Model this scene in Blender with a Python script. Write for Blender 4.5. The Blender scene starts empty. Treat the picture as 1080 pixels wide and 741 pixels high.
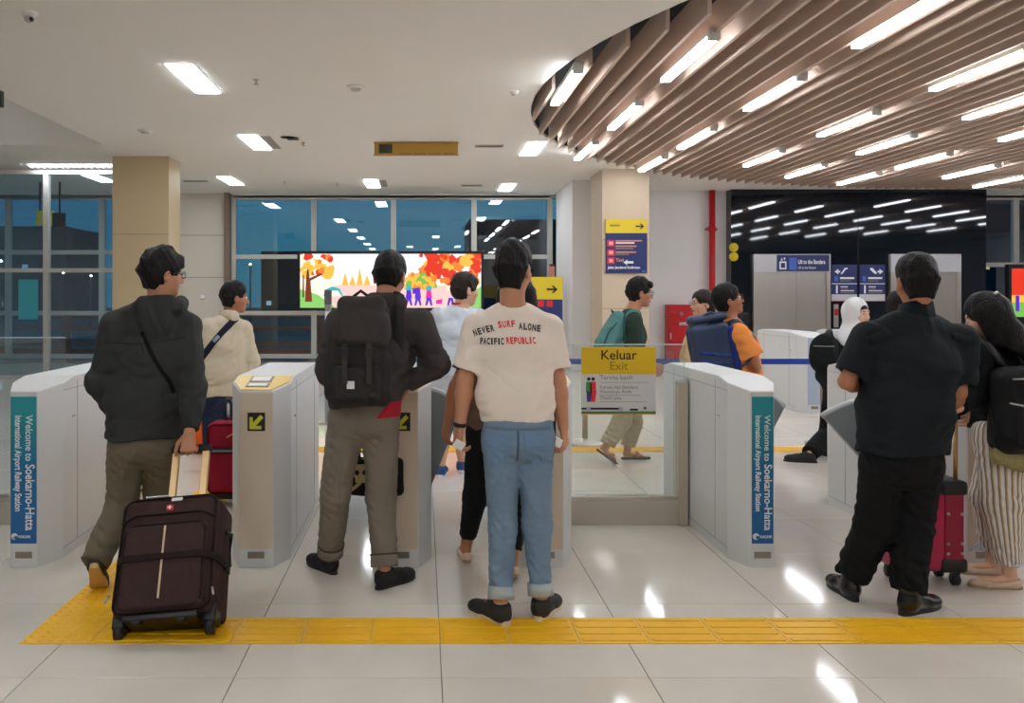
import bpy, bmesh, math, random
import numpy as np
from mathutils import Vector, Matrix
from mathutils.bvhtree import BVHTree

# ------------------------------------------------------------------ camera, sky, exposure
SC = bpy.context.scene
COL = SC.collection
F_PX, VPX, VPY, CAMZ = 910.0, 446.0, 313.0, 1.466      # focal length (px) and vanishing point of a 1080x741 frame

cam_data = bpy.data.cameras.new('camera')
cam = bpy.data.objects.new('camera', cam_data)
COL.objects.link(cam)
cam.location = (0, 0, CAMZ)
cam.rotation_euler = (math.pi / 2, 0, 0)
cam_data.sensor_fit = 'HORIZONTAL'
cam_data.sensor_width = 36
cam_data.lens = 36 * F_PX / 1080
cam_data.shift_x = (540 - VPX) / 1080
cam_data.shift_y = -(370.5 - VPY) / 1080
cam_data.clip_end = 300
SC.camera = cam

world = bpy.data.worlds.new('dusk'); SC.world = world
world.use_nodes = True
wn = world.node_tree
wn.nodes.clear()
wo = wn.nodes.new('ShaderNodeOutputWorld'); wb = wn.nodes.new('ShaderNodeBackground')
wtc = wn.nodes.new('ShaderNodeTexCoord'); wsx = wn.nodes.new('ShaderNodeSeparateXYZ'); wr = wn.nodes.new('ShaderNodeValToRGB')
wn.links.new(wtc.outputs['Generated'], wsx.inputs[0]); wn.links.new(wsx.outputs['Z'], wr.inputs[0])
wr.color_ramp.elements[0].position = 0.0; wr.color_ramp.elements[0].color = (0.018, 0.078, 0.110, 1)
wr.color_ramp.elements[1].position = 0.35; wr.color_ramp.elements[1].color = (0.016, 0.085, 0.150, 1)
wn.links.new(wr.outputs[0], wb.inputs[0]); wb.inputs[1].default_value = 1.0
wn.links.new(wb.outputs[0], wo.inputs[0])

SC.view_settings.view_transform = 'Standard'
SC.view_settings.look = 'None'
SC.view_settings.gamma = 1
SC.view_settings.use_curve_mapping = False
SC.view_settings.exposure = 1.10
SC.cycles.use_denoising = True
SC.cycles.max_bounces = 7
SC.cycles.diffuse_bounces = 4
SC.cycles.transparent_max_bounces = 16
SC.cycles.sample_clamp_indirect = 6

PANEL_POWER = 12.0       # emission of the recessed ceiling panels
TUBE_POWER = 12.0        # emission of the linear lamps between the slats

# ------------------------------------------------------------------ small helpers
def P(px, py, d):
    """photo pixel + distance in metres -> point in the hall"""
    return np.array([(px - VPX) * d / F_PX, d, CAMZ - (py - VPY) * d / F_PX])

def lin(c):
    out = []
    for v in c[:3]:
        v = v / 255.0
        out.append(v / 12.92 if v <= 0.04045 else ((v + 0.055) / 1.055) ** 2.4)
    return (*out, 1.0)

MATS = {}
def mat(name, rgb, rough=0.5, metal=0.0, spec=0.5, var=0.06, vscale=6.0, bump=0.0, bscale=60.0, emit=None, epow=0.0, coat=0.0, sheen=0.0, stretch=None, wrinkle=0.0):
    if name in MATS: return MATS[name]
    m = bpy.data.materials.new(name); m.use_nodes = True
    nt = m.node_tree; b = nt.nodes['Principled BSDF']
    tc = nt.nodes.new('ShaderNodeTexCoord')
    mp = nt.nodes.new('ShaderNodeMapping'); nt.links.new(tc.outputs['Object'], mp.inputs[0])
    if stretch: mp.inputs['Scale'].default_value = stretch
    nz = nt.nodes.new('ShaderNodeTexNoise'); nz.inputs['Scale'].default_value = vscale; nz.inputs['Detail'].default_value = 4
    nt.links.new(mp.outputs[0], nz.inputs['Vector'])
    mx = nt.nodes.new('ShaderNodeMix'); mx.data_type = 'RGBA'
    c = lin(rgb)
    mx.inputs[6].default_value = tuple(min(1, v * (1 - var)) for v in c[:3]) + (1,)
    mx.inputs[7].default_value = tuple(min(1, v * (1 + var)) for v in c[:3]) + (1,)
    nt.links.new(nz.outputs['Fac'], mx.inputs[0])
    nt.links.new(mx.outputs[2], b.inputs['Base Color'])
    b.inputs['Roughness'].default_value = rough
    b.inputs['Metallic'].default_value = metal
    b.inputs['Specular IOR Level'].default_value = spec
    if coat: b.inputs['Coat Weight'].default_value = coat
    if sheen: b.inputs['Sheen Weight'].default_value = sheen
    if bump:
        n2 = nt.nodes.new('ShaderNodeTexNoise'); n2.inputs['Scale'].default_value = bscale; n2.inputs['Detail'].default_value = 3
        nt.links.new(mp.outputs[0], n2.inputs['Vector'])
        bp = nt.nodes.new('ShaderNodeBump'); bp.inputs['Strength'].default_value = bump; bp.inputs['Distance'].default_value = 0.01
        nt.links.new(n2.outputs['Fac'], bp.inputs['Height']); nt.links.new(bp.outputs[0], b.inputs['Normal'])
    if wrinkle:
        n3 = nt.nodes.new('ShaderNodeTexNoise'); n3.inputs['Scale'].default_value = 3.6; n3.inputs['Detail'].default_value = 1.6; n3.inputs['Distortion'].default_value = 0.9; n3.inputs['Roughness'].default_value = 0.4
        mp3 = nt.nodes.new('ShaderNodeMapping'); mp3.inputs['Scale'].default_value = (1, 1, 0.62); mp3.inputs['Rotation'].default_value = (0, 0.5, 0); nt.links.new(tc.outputs['Object'], mp3.inputs[0]); nt.links.new(mp3.outputs[0], n3.inputs['Vector'])
        rg = nt.nodes.new('ShaderNodeMath'); rg.operation = 'PINGPONG'; rg.inputs[1].default_value = 0.15; nt.links.new(n3.outputs['Fac'], rg.inputs[0])
        b3 = nt.nodes.new('ShaderNodeBump'); b3.inputs['Strength'].default_value = wrinkle; b3.inputs['Distance'].default_value = 0.16
        nt.links.new(rg.outputs[0], b3.inputs['Height'])
        old = b.inputs['Normal'].links[0].from_node if b.inputs['Normal'].is_linked else None
        if old is not None: nt.links.new(b3.outputs[0], old.inputs['Normal'])
        else: nt.links.new(b3.outputs[0], b.inputs['Normal'])
    if emit is not None:
        b.inputs['Emission Color'].default_value = lin(emit)
        b.inputs['Emission Strength'].default_value = epow
    MATS[name] = m
    return m

def fabric(name, rgb, var=0.10, vscale=9.0, rough=0.85, bump=0.25, bscale=220.0, wrinkle=0.42, **k):
    return mat(name, rgb, rough=rough, spec=0.2, var=var, vscale=vscale, bump=bump, bscale=bscale, wrinkle=wrinkle, **k)

def link(name, me, material=None, parent=None, loc=None, smooth=False):
    o = bpy.data.objects.new(name, me); COL.objects.link(o)
    if material is not None and len(me.materials) == 0: me.materials.append(material)
    if parent is not None: o.parent = parent
    if loc is not None: o.location = loc
    if smooth: me.polygons.foreach_set('use_smooth', [True] * len(me.polygons))
    return o

def empty(name, loc, rz=0.0):
    o = bpy.data.objects.new(name, None); COL.objects.link(o)
    o.location = loc; o.rotation_euler = (0, 0, rz); o.empty_display_size = 0.1
    return o

def tag(o, label=None, cat=None, group=None, kind=None):
    if label: o['label'] = label
    if cat: o['category'] = cat
    if group: o['group'] = group
    if kind: o['kind'] = kind
    return o

def bm_mesh(bm, name='mesh', smooth=False):
    bmesh.ops.recalc_face_normals(bm, faces=bm.faces[:])
    me = bpy.data.meshes.new(name); bm.to_mesh(me); bm.free()
    if smooth: me.polygons.foreach_set('use_smooth', [True] * len(me.polygons))
    return me

def b_box(bm, lo, hi, bevel=0.0, M=None, seg=2):
    c = [(a + b) / 2 for a, b in zip(lo, hi)]; s = [abs(b - a) for a, b in zip(lo, hi)]
    r = bmesh.ops.create_cube(bm, size=1.0)
    vs = r['verts']
    for v in vs: v.co = Vector((v.co.x * s[0] + c[0], v.co.y * s[1] + c[1], v.co.z * s[2] + c[2]))
    if bevel:
        es = list({e for v in vs for e in v.link_edges})
        rb = bmesh.ops.bevel(bm, geom=es, offset=bevel, segments=seg, affect='EDGES', profile=0.5)
        vs = list({v for f in rb['faces'] for v in f.verts} | {v for v in vs if v.is_valid})
    if M is not None:
        for v in vs: v.co = M @ v.co
    return vs

def box(name, lo, hi, material, parent=None, bevel=0.0, loc=None, M=None):
    bm = bmesh.new(); b_box(bm, lo, hi, bevel, M)
    return link(name, bm_mesh(bm, name), material, parent, loc)

def b_tube(bm, pts, r, n=10, cap=True, rads=None):
    """round bar along a polyline"""
    pts = [Vector(p) for p in pts]; rings = []
    for i, p in enumerate(pts):
        if i == 0: t = pts[1] - p
        elif i == len(pts) - 1: t = p - pts[i - 1]
        else: t = (pts[i + 1] - p).normalized() + (p - pts[i - 1]).normalized()
        t.normalize()
        ref = Vector((0, 0, 1)) if abs(t.z) < 0.9 else Vector((1, 0, 0))
        u = t.cross(ref).normalized(); w = t.cross(u)
        rr = rads[i] if rads else r
        rings.append([bm.verts.new(p + (u * math.cos(a) + w * math.sin(a)) * rr) for a in [2 * math.pi * k / n for k in range(n)]])
    for a, b in zip(rings, rings[1:]):
        for k in range(n): bm.faces.new((a[k], a[(k + 1) % n], b[(k + 1) % n], b[k]))
    if cap:
        bm.faces.new(rings[0][::-1]); bm.faces.new(rings[-1])

def tube(name, pts, r, material, parent=None, n=10, loc=None, rads=None):
    bm = bmesh.new(); b_tube(bm, pts, r, n, rads=rads)
    return link(name, bm_mesh(bm, name, True), material, parent, loc)

def b_lathe(bm, prof, c=(0, 0, 0), n=20, M=None):
    rings = []
    for r, z in prof:
        ring = []
        for k in range(n):
            a = 2 * math.pi * k / n
            p = Vector((c[0] + r * math.cos(a), c[1] + r * math.sin(a), c[2] + z))
            ring.append(bm.verts.new(M @ p if M is not None else p))
        rings.append(ring)
    for a, b in zip(rings, rings[1:]):
        for k in range(n): bm.faces.new((a[k], a[(k + 1) % n], b[(k + 1) % n], b[k]))
    bm.faces.new(rings[0][::-1]); bm.faces.new(rings[-1])

def lathe(name, prof, material, parent=None, loc=None, n=20, M=None):
    bm = bmesh.new(); b_lathe(bm, prof, n=n, M=M)
    return link(name, bm_mesh(bm, name, True), material, parent, loc)

def prism(name, poly, y0, y1, material, parent=None, loc=None):
    """outline in (x, z) pushed from y0 to y1"""
    bm = bmesh.new()
    a = [bm.verts.new((x, y0, z)) for x, z in poly]; b = [bm.verts.new((x, y1, z)) for x, z in poly]
    bm.faces.new(a); bm.faces.new(b[::-1]); n = len(poly)
    for i in range(n): bm.faces.new((a[i], b[i], b[(i + 1) % n], a[(i + 1) % n]))
    return link(name, bm_mesh(bm, name), material, parent, loc)

TEXTC = {}
def text_mesh(s, size, align='LEFT', ext=0.0006, bold=0.0, spacing=1.0):
    key = (s, size, align, ext, bold, spacing)
    if key in TEXTC: return TEXTC[key].copy()
    cu = bpy.data.curves.new('lettering', 'FONT'); cu.body = s; cu.size = size; cu.align_x = align; cu.extrude = ext
    cu.offset = bold; cu.space_character = spacing; cu.resolution_u = 3
    o = bpy.data.objects.new('lettering_tmp', cu); COL.objects.link(o)
    dg = bpy.context.evaluated_depsgraph_get()
    me = bpy.data.meshes.new_from_object(o.evaluated_get(dg))
    bpy.data.objects.remove(o); bpy.data.curves.remove(cu)
    me.name = 'lettering'; TEXTC[key] = me
    return me.copy()

FACE = Matrix(((1, 0, 0, 0), (0, 0, -1, 0), (0, 1, 0, 0), (0, 0, 0, 1)))    # text plane -> wall that faces the camera (-Y)
DOWN = Matrix(((0, 1, 0, 0), (0, 0, -1, 0), (-1, 0, 0, 0), (0, 0, 0, 1)))   # same wall, reading downwards
def text(s, size, loc, material, parent=None, align='LEFT', M=FACE, bold=0.0, spacing=1.0, sx=1.0, name='lettering'):
    me = text_mesh(s, size, align, bold=bold, spacing=spacing)
    me.transform(M @ Matrix.Diagonal((sx, 1, 1, 1)))
    me.materials.clear()
    return link(name, me, material, parent, loc)

# ------------------------------------------------------------------ implicit surfaces (bodies, clothes, bags)
def axis_pts(a, b, h, fines):
    x = [a]
    while x[-1] < b:
        cur = x[-1]; st = h
        for fa, fb, fh in fines:
            if fa - 1e-9 <= cur < fb: st = min(st, fh)
            elif cur < fa < cur + st: st = max(fa - cur, min(fh, st))
        x.append(cur + st)
    return np.array(x, dtype=np.float64)

class Vol:
    def __init__(s, lo, hi, h, fine=()):
        s.ax = [axis_pts(lo[i], hi[i], h, [(b[0][i], b[1][i], b[2]) for b in fine]) for i in range(3)]
        s.f = np.full([len(a) for a in s.ax], 1.0, dtype=np.float32)
    def grid(s, i0=(0, 0, 0), i1=(None, None, None)):
        return (s.ax[0][i0[0]:i1[0]][:, None, None], s.ax[1][i0[1]:i1[1]][None, :, None], s.ax[2][i0[2]:i1[2]][None, None, :])
    def _win(s, lo, hi, m):
        i0 = [max(0, int(np.searchsorted(s.ax[i], lo[i] - m)) - 1) for i in range(3)]
        i1 = [min(len(s.ax[i]), int(np.searchsorted(s.ax[i], hi[i] + m)) + 1) for i in range(3)]
        return i0, i1
    def add(s, prim, k=0.02):
        fn, lo, hi = prim; i0, i1 = s._win(lo, hi, 0.075)
        if any(b <= a for a, b in zip(i0, i1)): return s
        d = fn(*s.grid(i0, i1)).astype(np.float32); v = s.f[i0[0]:i1[0], i0[1]:i1[1], i0[2]:i1[2]]
        if k > 0:
            h = np.maximum(k - np.abs(v - d), 0) / k
            v[...] = np.minimum(v, d) - h * h * k * 0.25
        else: v[...] = np.minimum(v, d)
        return s
    def cut(s, prim, k=0.008):
        fn, lo, hi = prim; i0, i1 = s._win(lo, hi, 0.075)
        if any(b <= a for a, b in zip(i0, i1)): return s
        d = -fn(*s.grid(i0, i1)).astype(np.float32); v = s.f[i0[0]:i1[0], i0[1]:i1[1], i0[2]:i1[2]]
        h = np.maximum(k - np.abs(v - d), 0) / k
        v[...] = np.maximum(v, d) + h * h * k * 0.25
        return s
    def plane(s, p, n):
        """keep the side n points away from"""
        X, Y, Z = s.grid(); n = np.array(n, float); n /= np.linalg.norm(n)
        s.f = np.maximum(s.f, ((X - p[0]) * n[0] + (Y - p[1]) * n[1] + (Z - p[2]) * n[2]).astype(np.float32))
        return s
    def fold(s, amp, fr, seed=0, lo=None, hi=None, aniso=(1, 1, 1)):
        rs = np.random.RandomState(seed); X, Y, Z = s.grid(); n = 0
        X = X * aniso[0]; Y = Y * aniso[1]; Z = Z * aniso[2]
        for i in range(4):
            a = rs.normal(size=3); a *= fr * (0.6 + 0.35 * i) / np.linalg.norm(a)
            b = rs.normal(size=3); b *= fr * 0.5 / np.linalg.norm(b)
            ph = rs.rand(2) * 6.28
            n = n + np.sin(X * a[0] + Y * a[1] + Z * a[2] + ph[0] + 1.6 * np.sin(X * b[0] + Y * b[1] + Z * b[2] + ph[1])) / (1 + 0.4 * i)
        s.f += (amp * n * 0.5).astype(np.float32)
        return s
    def crease(s, amp, fr, spots, seed=0, rad=0.14, aniso=(0.45, 0.45, 1.0)):
        """sharp cloth creases around the given points (knees, elbows, waist)"""
        rs = np.random.RandomState(seed); X, Y, Z = s.grid(); n = 0
        for i in range(3):
            a = rs.normal(size=3) * np.array(aniso); a *= fr * (0.8 + 0.4 * i) / np.linalg.norm(a)
            b = rs.normal(size=3); b *= fr * 0.55 / np.linalg.norm(b); ph = rs.rand(2) * 6.28
            q = np.sin(X * a[0] + Y * a[1] + Z * a[2] + ph[0] + 1.5 * np.sin(X * b[0] + Y * b[1] + Z * b[2] + ph[1]))
            n = n + (1 - 2 * np.abs(q)) / (1 + 0.5 * i)
        m = 0
        for c in spots:
            r = c[3] if len(c) > 3 else rad
            m = np.maximum(m, np.exp(-((X - c[0]) ** 2 + (Y - c[1]) ** 2 + (Z - c[2]) ** 2) / (r * r)))
        s.f += (amp * n * m).astype(np.float32)
        return s
    def mesh(s, name='surface'):
        f = s.f
        f[0] = f[-1] = 1; f[:, 0] = f[:, -1] = 1; f[:, :, 0] = f[:, :, -1] = 1
        sg = f < 0; nx, ny, nz = f.shape
        cnt = np.zeros((nx - 1, ny - 1, nz - 1), np.int8)
        for i in (0, 1):
            for j in (0, 1):
                for k in (0, 1): cnt += sg[i:nx - 1 + i, j:ny - 1 + j, k:nz - 1 + k]
        act = (cnt > 0) & (cnt < 8)
        I, J, K = np.nonzero(act); n = len(I)
        idx = np.full(act.shape, -1, np.int64); idx[I, J, K] = np.arange(n)
        acc = np.zeros((n, 3)); w = np.zeros(n)
        cs = [(i, j, k) for i in (0, 1) for j in (0, 1) for k in (0, 1)]
        for c0 in cs:
            for axd in range(3):
                if c0[axd]: continue
                c1 = list(c0); c1[axd] = 1
                f0 = f[I + c0[0], J + c0[1], K + c0[2]].astype(float); f1 = f[I + c1[0], J + c1[1], K + c1[2]].astype(float)
                cr = (f0 < 0) != (f1 < 0)
                t = np.where(cr, f0 / np.where(cr, f0 - f1, 1), 0)
                p0 = np.stack([s.ax[0][I + c0[0]], s.ax[1][J + c0[1]], s.ax[2][K + c0[2]]], 1)
                p1 = np.stack([s.ax[0][I + c1[0]], s.ax[1][J + c1[1]], s.ax[2][K + c1[2]]], 1)
                acc += np.where(cr[:, None], p0 + (p1 - p0) * t[:, None], 0); w += cr
        co = acc / w[:, None]
        quads = []
        def q(e, pos, a, b, c, d):
            ii = np.nonzero(e)
            if not len(ii[0]): return
            A = [idx[tuple(x + o for x, o in zip(ii, off))] for off in (a, b, c, d)]
            Q = np.stack(A, 1); flip = pos[ii]
            Q[flip] = Q[flip][:, ::-1]
            quads.append(Q)
        e = sg[:-1, 1:-1, 1:-1] != sg[1:, 1:-1, 1:-1]; q(e, ~sg[:-1, 1:-1, 1:-1], (0, 0, 0), (0, 1, 0), (0, 1, 1), (0, 0, 1))
        e = sg[1:-1, :-1, 1:-1] != sg[1:-1, 1:, 1:-1]; q(e, ~sg[1:-1, :-1, 1:-1], (0, 0, 0), (0, 0, 1), (1, 0, 1), (1, 0, 0))
        e = sg[1:-1, 1:-1, :-1] != sg[1:-1, 1:-1, 1:]; q(e, ~sg[1:-1, 1:-1, :-1], (0, 0, 0), (1, 0, 0), (1, 1, 0), (0, 1, 0))
        Q = np.concatenate(quads)
        me = bpy.data.meshes.new(name)
        me.vertices.add(n); me.vertices.foreach_set('co', co.ravel().astype(np.float32))
        me.loops.add(len(Q) * 4); me.loops.foreach_set('vertex_index', Q.ravel().astype(np.int32))
        me.polygons.add(len(Q)); me.polygons.foreach_set('loop_start', np.arange(0, len(Q) * 4, 4, dtype=np.int32))
        me.polygons.foreach_set('loop_total', np.full(len(Q), 4, np.int32))
        me.polygons.foreach_set('use_smooth', np.ones(len(Q), bool))
        me.update(calc_edges=True)
        return me

def V3(*a): return np.array(a, float)
def unit(v): v = np.array(v, float); return v / np.linalg.norm(v)

def cone(a, b, r1, r2=None, flat=False, flat0=False):
    a = np.array(a, float); b = np.array(b, float); r2 = r1 if r2 is None else r2
    ba = b - a; L2 = float(ba @ ba); L = math.sqrt(L2)
    def fn(X, Y, Z):
        x = X - a[0]; y = Y - a[1]; z = Z - a[2]
        tu = (x * ba[0] + y * ba[1] + z * ba[2]) / L2; t = np.clip(tu, 0, 1)
        d = np.sqrt((x - t * ba[0]) ** 2 + (y - t * ba[1]) ** 2 + (z - t * ba[2]) ** 2) - (r1 + (r2 - r1) * t)
        if flat: d = np.maximum(d, (tu - 1) * L)
        if flat0: d = np.maximum(d, -tu * L)
        return d
    m = max(r1, r2)
    return fn, np.minimum(a, b) - m, np.maximum(a, b) + m

def econe(a, b, side, r1, r2, cap=None, flat=False, flat0=False):
    """tapered bar with an oval section: r = (half width along side, half depth)"""
    a = np.array(a, float); b = np.array(b, float); ba = b - a; L2 = float(ba @ ba); L = math.sqrt(L2); u = ba / L
    s = np.array(side, float); s = s - u * (s @ u); s /= np.linalg.norm(s); n = np.cross(u, s)
    rc = cap or min(*r1, *r2)
    def fn(X, Y, Z):
        x = X - a[0]; y = Y - a[1]; z = Z - a[2]
        tu = (x * ba[0] + y * ba[1] + z * ba[2]) / L2; t = np.clip(tu, 0, 1)
        x = x - t * ba[0]; y = y - t * ba[1]; z = z - t * ba[2]
        rx = r1[0] + (r2[0] - r1[0]) * t; ry = r1[1] + (r2[1] - r1[1]) * t
        vs = (x * s[0] + y * s[1] + z * s[2]) / rx; vn = (x * n[0] + y * n[1] + z * n[2]) / ry; vu = (x * u[0] + y * u[1] + z * u[2]) / rc
        k0 = np.sqrt(vs * vs + vn * vn + vu * vu)
        k1 = np.sqrt((vs / rx) ** 2 + (vn / ry) ** 2 + (vu / rc) ** 2)
        d = k0 * (k0 - 1) / np.maximum(k1, 1e-4)
        if flat: d = np.maximum(d, (tu - 1) * L)
        if flat0: d = np.maximum(d, -tu * L)
        return d
    m = max(*r1, *r2)
    return fn, np.minimum(a, b) - m, np.maximum(a, b) + m

def ell(c, r, ax=None):
    c = np.array(c, float); r = np.array(r, float); A = np.eye(3) if ax is None else np.array(ax, float)   # rows = axes
    def fn(X, Y, Z):
        x = X - c[0]; y = Y - c[1]; z = Z - c[2]; k0 = 0; k1 = 0
        for i in range(3):
            v = (x * A[i, 0] + y * A[i, 1] + z * A[i, 2]) / r[i]
            k0 = k0 + v * v; k1 = k1 + (v / r[i]) ** 2
        k0 = np.sqrt(k0); k1 = np.sqrt(k1)
        return k0 * (k0 - 1) / np.maximum(k1, 1e-4)
    m = np.sqrt(((A * r[:, None]) ** 2).sum(0))
    return fn, c - m, c + m

def rbox(c, h, r, ax=None):
    c = np.array(c, float); h = np.array(h, float); A = np.eye(3) if ax is None else np.array(ax, float)
    def fn(X, Y, Z):
        x = X - c[0]; y = Y - c[1]; z = Z - c[2]; o = 0; m = None
        for i in range(3):
            v = np.abs(x * A[i, 0] + y * A[i, 1] + z * A[i, 2]) - (h[i] - r)
            o = o + np.maximum(v, 0) ** 2
            m = v if m is None else np.maximum(m, v)
        return np.sqrt(o) + np.minimum(m, 0) - r
    e = (np.abs(A) * h[:, None]).sum(0)
    return fn, c - e, c + e

def vol_obj(name, vol, material, parent, smooth=True):
    return link(name, vol.mesh(name), material, parent)

BV = {}
def bvh(o):
    if o.name not in BV:
        me = o.data
        co = np.empty(len(me.vertices) * 3, np.float32); me.vertices.foreach_get('co', co)
        BV[o.name] = BVHTree.FromPolygons(co.reshape(-1, 3).tolist(), [list(p.vertices) for p in me.polygons])
    return BV[o.name]

def drape_y(o, x, z, off, d=(0, 1, 0), start=-1.5):
    """where a ray along d meets the object, lifted by off towards the ray's start"""
    D = Vector(d).normalized()
    org = Vector((x, 0, z)) + D * start if abs(D.y) > 0.5 else Vector((0, x, z)) + D * start
    h = bvh(o).ray_cast(org, D)
    return None if h[0] is None else h[0] - D * off

def drape_strip(name, target, pts, width, material, parent, off=0.004, thick=0.004, n=40, d=(0, 1, 0)):
    """a ribbon laid on a surface along a polyline given in the view plane of d"""
    pts = [np.array(p, float) for p in pts]
    L = [0]
    for a, b in zip(pts, pts[1:]): L.append(L[-1] + np.linalg.norm(b - a))
    P2 = []
    for i in range(n + 1):
        s = L[-1] * i / n
        k = max(j for j in range(len(pts) - 1) if L[j] <= s + 1e-9)
        t = (s - L[k]) / (L[k + 1] - L[k]); p = pts[k] + (pts[k + 1] - pts[k]) * t
        tg = unit(pts[k + 1] - pts[k]); P2.append((p, np.array([-tg[1], tg[0]])))
    bm = bmesh.new(); rows = []; D = Vector(d).normalized()
    for p, nn in P2:
        row = []
        for w in (-0.5, 0, 0.5):
            q = p + nn * width * w
            h = drape_y(target, q[0], q[1], off, d)
            row.append(h)
        if any(r is None for r in row): continue
        rows.append((row, [r - D * thick for r in row]))
    if len(rows) < 2: bm.free(); return None
    vv = [([bm.verts.new(r) for r in a], [bm.verts.new(r) for r in b]) for a, b in rows]
    for (a0, b0), (a1, b1) in zip(vv, vv[1:]):
        for k in (0, 1):
            bm.faces.new((b0[k], b0[k + 1], b1[k + 1], b1[k]))
        bm.faces.new((a0[0], b0[0], b1[0], a1[0])); bm.faces.new((a0[2], a1[2], b1[2], b0[2]))
        for k in (0, 1): bm.faces.new((a0[k], a1[k], a1[k + 1], a0[k + 1]))
    for (a, b) in (vv[0], vv[-1]):
        for k in (0, 1): bm.faces.new((a[k], a[k + 1], b[k + 1], b[k]))
    return link(name, bm_mesh(bm, name, True), material, parent)

def drape_patch(name, target, poly, material, parent, off=0.002, thick=0.004, n=10, d=(0, 1, 0)):
    """a flat cut-out (outline in the view plane of d) laid on a surface: pockets, labels, prints"""
    bm = bmesh.new(); D = Vector(d).normalized()
    xs = [p[0] for p in poly]; zs = [p[1] for p in poly]
    f = bm.faces.new([bm.verts.new((p[0], 0, p[1])) for p in poly])
    for i in range(1, n):
        for (co, no) in ((Vector((min(xs) + (max(xs) - min(xs)) * i / n, 0, 0)), Vector((1, 0, 0))), (Vector((0, 0, min(zs) + (max(zs) - min(zs)) * i / n)), Vector((0, 0, 1)))):
            bmesh.ops.bisect_plane(bm, geom=bm.verts[:] + bm.edges[:] + bm.faces[:], plane_co=co, plane_no=no)
    bad = []
    for v in bm.verts:
        h = drape_y(target, v.co.x, v.co.z, off, d)
        if h is None: bad.append(v)
        else: v.co = h
    if bad: bmesh.ops.delete(bm, geom=bad, context='VERTS')
    if not bm.faces: bm.free(); return None
    ex = bmesh.ops.extrude_face_region(bm, geom=bm.faces[:])
    for v in [g for g in ex['geom'] if isinstance(g, bmesh.types.BMVert)]: v.co = v.co - D * thick
    return link(name, bm_mesh(bm, name, False), material, parent)

def strap_over(name, target, pts, width, material, parent, off=None, thick=0.007, lift=0.002):
    """a flat webbing strap laid over the top of a garment; pts in the garment's own x, y (dropped onto it from above)"""
    off = Vector(off if off is not None else (0, 0, 0)); bm = bmesh.new(); rows = []
    P2 = [np.array(p[:2], float) for p in pts]; dense = []
    for a, b in zip(P2, P2[1:]):
        for q in np.linspace(0, 1, 8)[:-1]: dense.append(a + (b - a) * q)
    dense.append(P2[-1])
    for i, p in enumerate(dense):
        t = unit(dense[min(i + 1, len(dense) - 1)] - dense[max(i - 1, 0)]); nn = np.array([-t[1], t[0]]); row = []
        for w in (-0.5, 0, 0.5):
            q = p + nn * width * w; h = bvh(target).ray_cast(Vector((q[0], q[1], 1.62)), Vector((0, 0, -1)))
            row.append(None if h[0] is None else h[0] + h[1] * lift)
        if any(r is None for r in row): continue
        rows.append(row)
    if len(rows) < 2: bm.free(); return None
    lo = [[bm.verts.new(r + off) for r in row] for row in rows]; hi = [[bm.verts.new(r + off + Vector((0, 0, thick))) for r in row] for row in rows]
    for i in range(len(rows) - 1):
        for k in (0, 1): bm.faces.new((hi[i][k], hi[i][k + 1], hi[i + 1][k + 1], hi[i + 1][k])); bm.faces.new((lo[i][k], lo[i + 1][k], lo[i + 1][k + 1], lo[i][k + 1]))
        bm.faces.new((lo[i][0], hi[i][0], hi[i + 1][0], lo[i + 1][0])); bm.faces.new((lo[i][2], lo[i + 1][2], hi[i + 1][2], hi[i][2]))
    for q in (0, -1):
        for k in (0, 1): bm.faces.new((lo[q][k], lo[q][k + 1], hi[q][k + 1], hi[q][k]))
    return link(name, bm_mesh(bm, name, True), material, parent)
# ------------------------------------------------------------------ materials of the hall
HZ = 3.796
M_ceil = mat('white_ceiling_paint', (245, 241, 234), rough=0.8, var=0.02, vscale=1.5)
M_wall = mat('white_wall_paint', (232, 230, 229), rough=0.7, var=0.02, vscale=1.2)
M_beige = mat('beige_wall_panel', (214, 204, 190), rough=0.6, var=0.03, vscale=1.5)
M_tan = mat('tan_column_cladding', (206, 184, 146), rough=0.45, var=0.04, vscale=1.2)
M_frame = mat('pale_window_aluminium', (196, 194, 188), rough=0.45, var=0.04, vscale=3)
M_black = mat('black_metal', (18, 18, 20), rough=0.45)
M_dark = mat('dark_void', (10, 18, 34), rough=0.8)
M_steel = mat('brushed_steel', (196, 190, 182), rough=0.28, metal=0.85, var=0.05, vscale=5, stretch=(1, 1, 0.06))
M_steel2 = mat('satin_steel_base', (190, 182, 170), rough=0.4, metal=0.25, var=0.04, vscale=4, stretch=(0.08, 1, 1))
M_white = mat('white_print', (236, 236, 236), rough=0.5, var=0.02)
M_navy = mat('navy_sign_panel', (34, 48, 104), rough=0.45, var=0.05)
M_yellow = mat('yellow_sign_panel', (228, 200, 40), rough=0.45, var=0.04)
M_ink = mat('black_print', (18, 18, 18), rough=0.6)
M_red = mat('red_enamel', (196, 14, 26), rough=0.35, var=0.06)
M_redprint = mat('red_print', (226, 40, 48), rough=0.6, var=0.04)
M_orangeprint = mat('orange_print', (226, 140, 96), rough=0.6, var=0.04)
M_greyprint = mat('grey_print', (120, 118, 118), rough=0.6, var=0.04)
M_panel_light = mat('lamp_diffuser', (255, 255, 255), rough=0.5, emit=(242, 249, 255), epow=PANEL_POWER)
M_tube_light = mat('linear_lamp_diffuser', (255, 255, 255), rough=0.5, emit=(242, 247, 255), epow=TUBE_POWER)
M_lampbody = mat('lamp_housing', (205, 200, 194), rough=0.5)
M_wood = mat('oak_slat', (214, 188, 170), rough=0.55, var=0.12, vscale=5, stretch=(1, 0.12, 1), bump=0.08, bscale=40)

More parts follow.
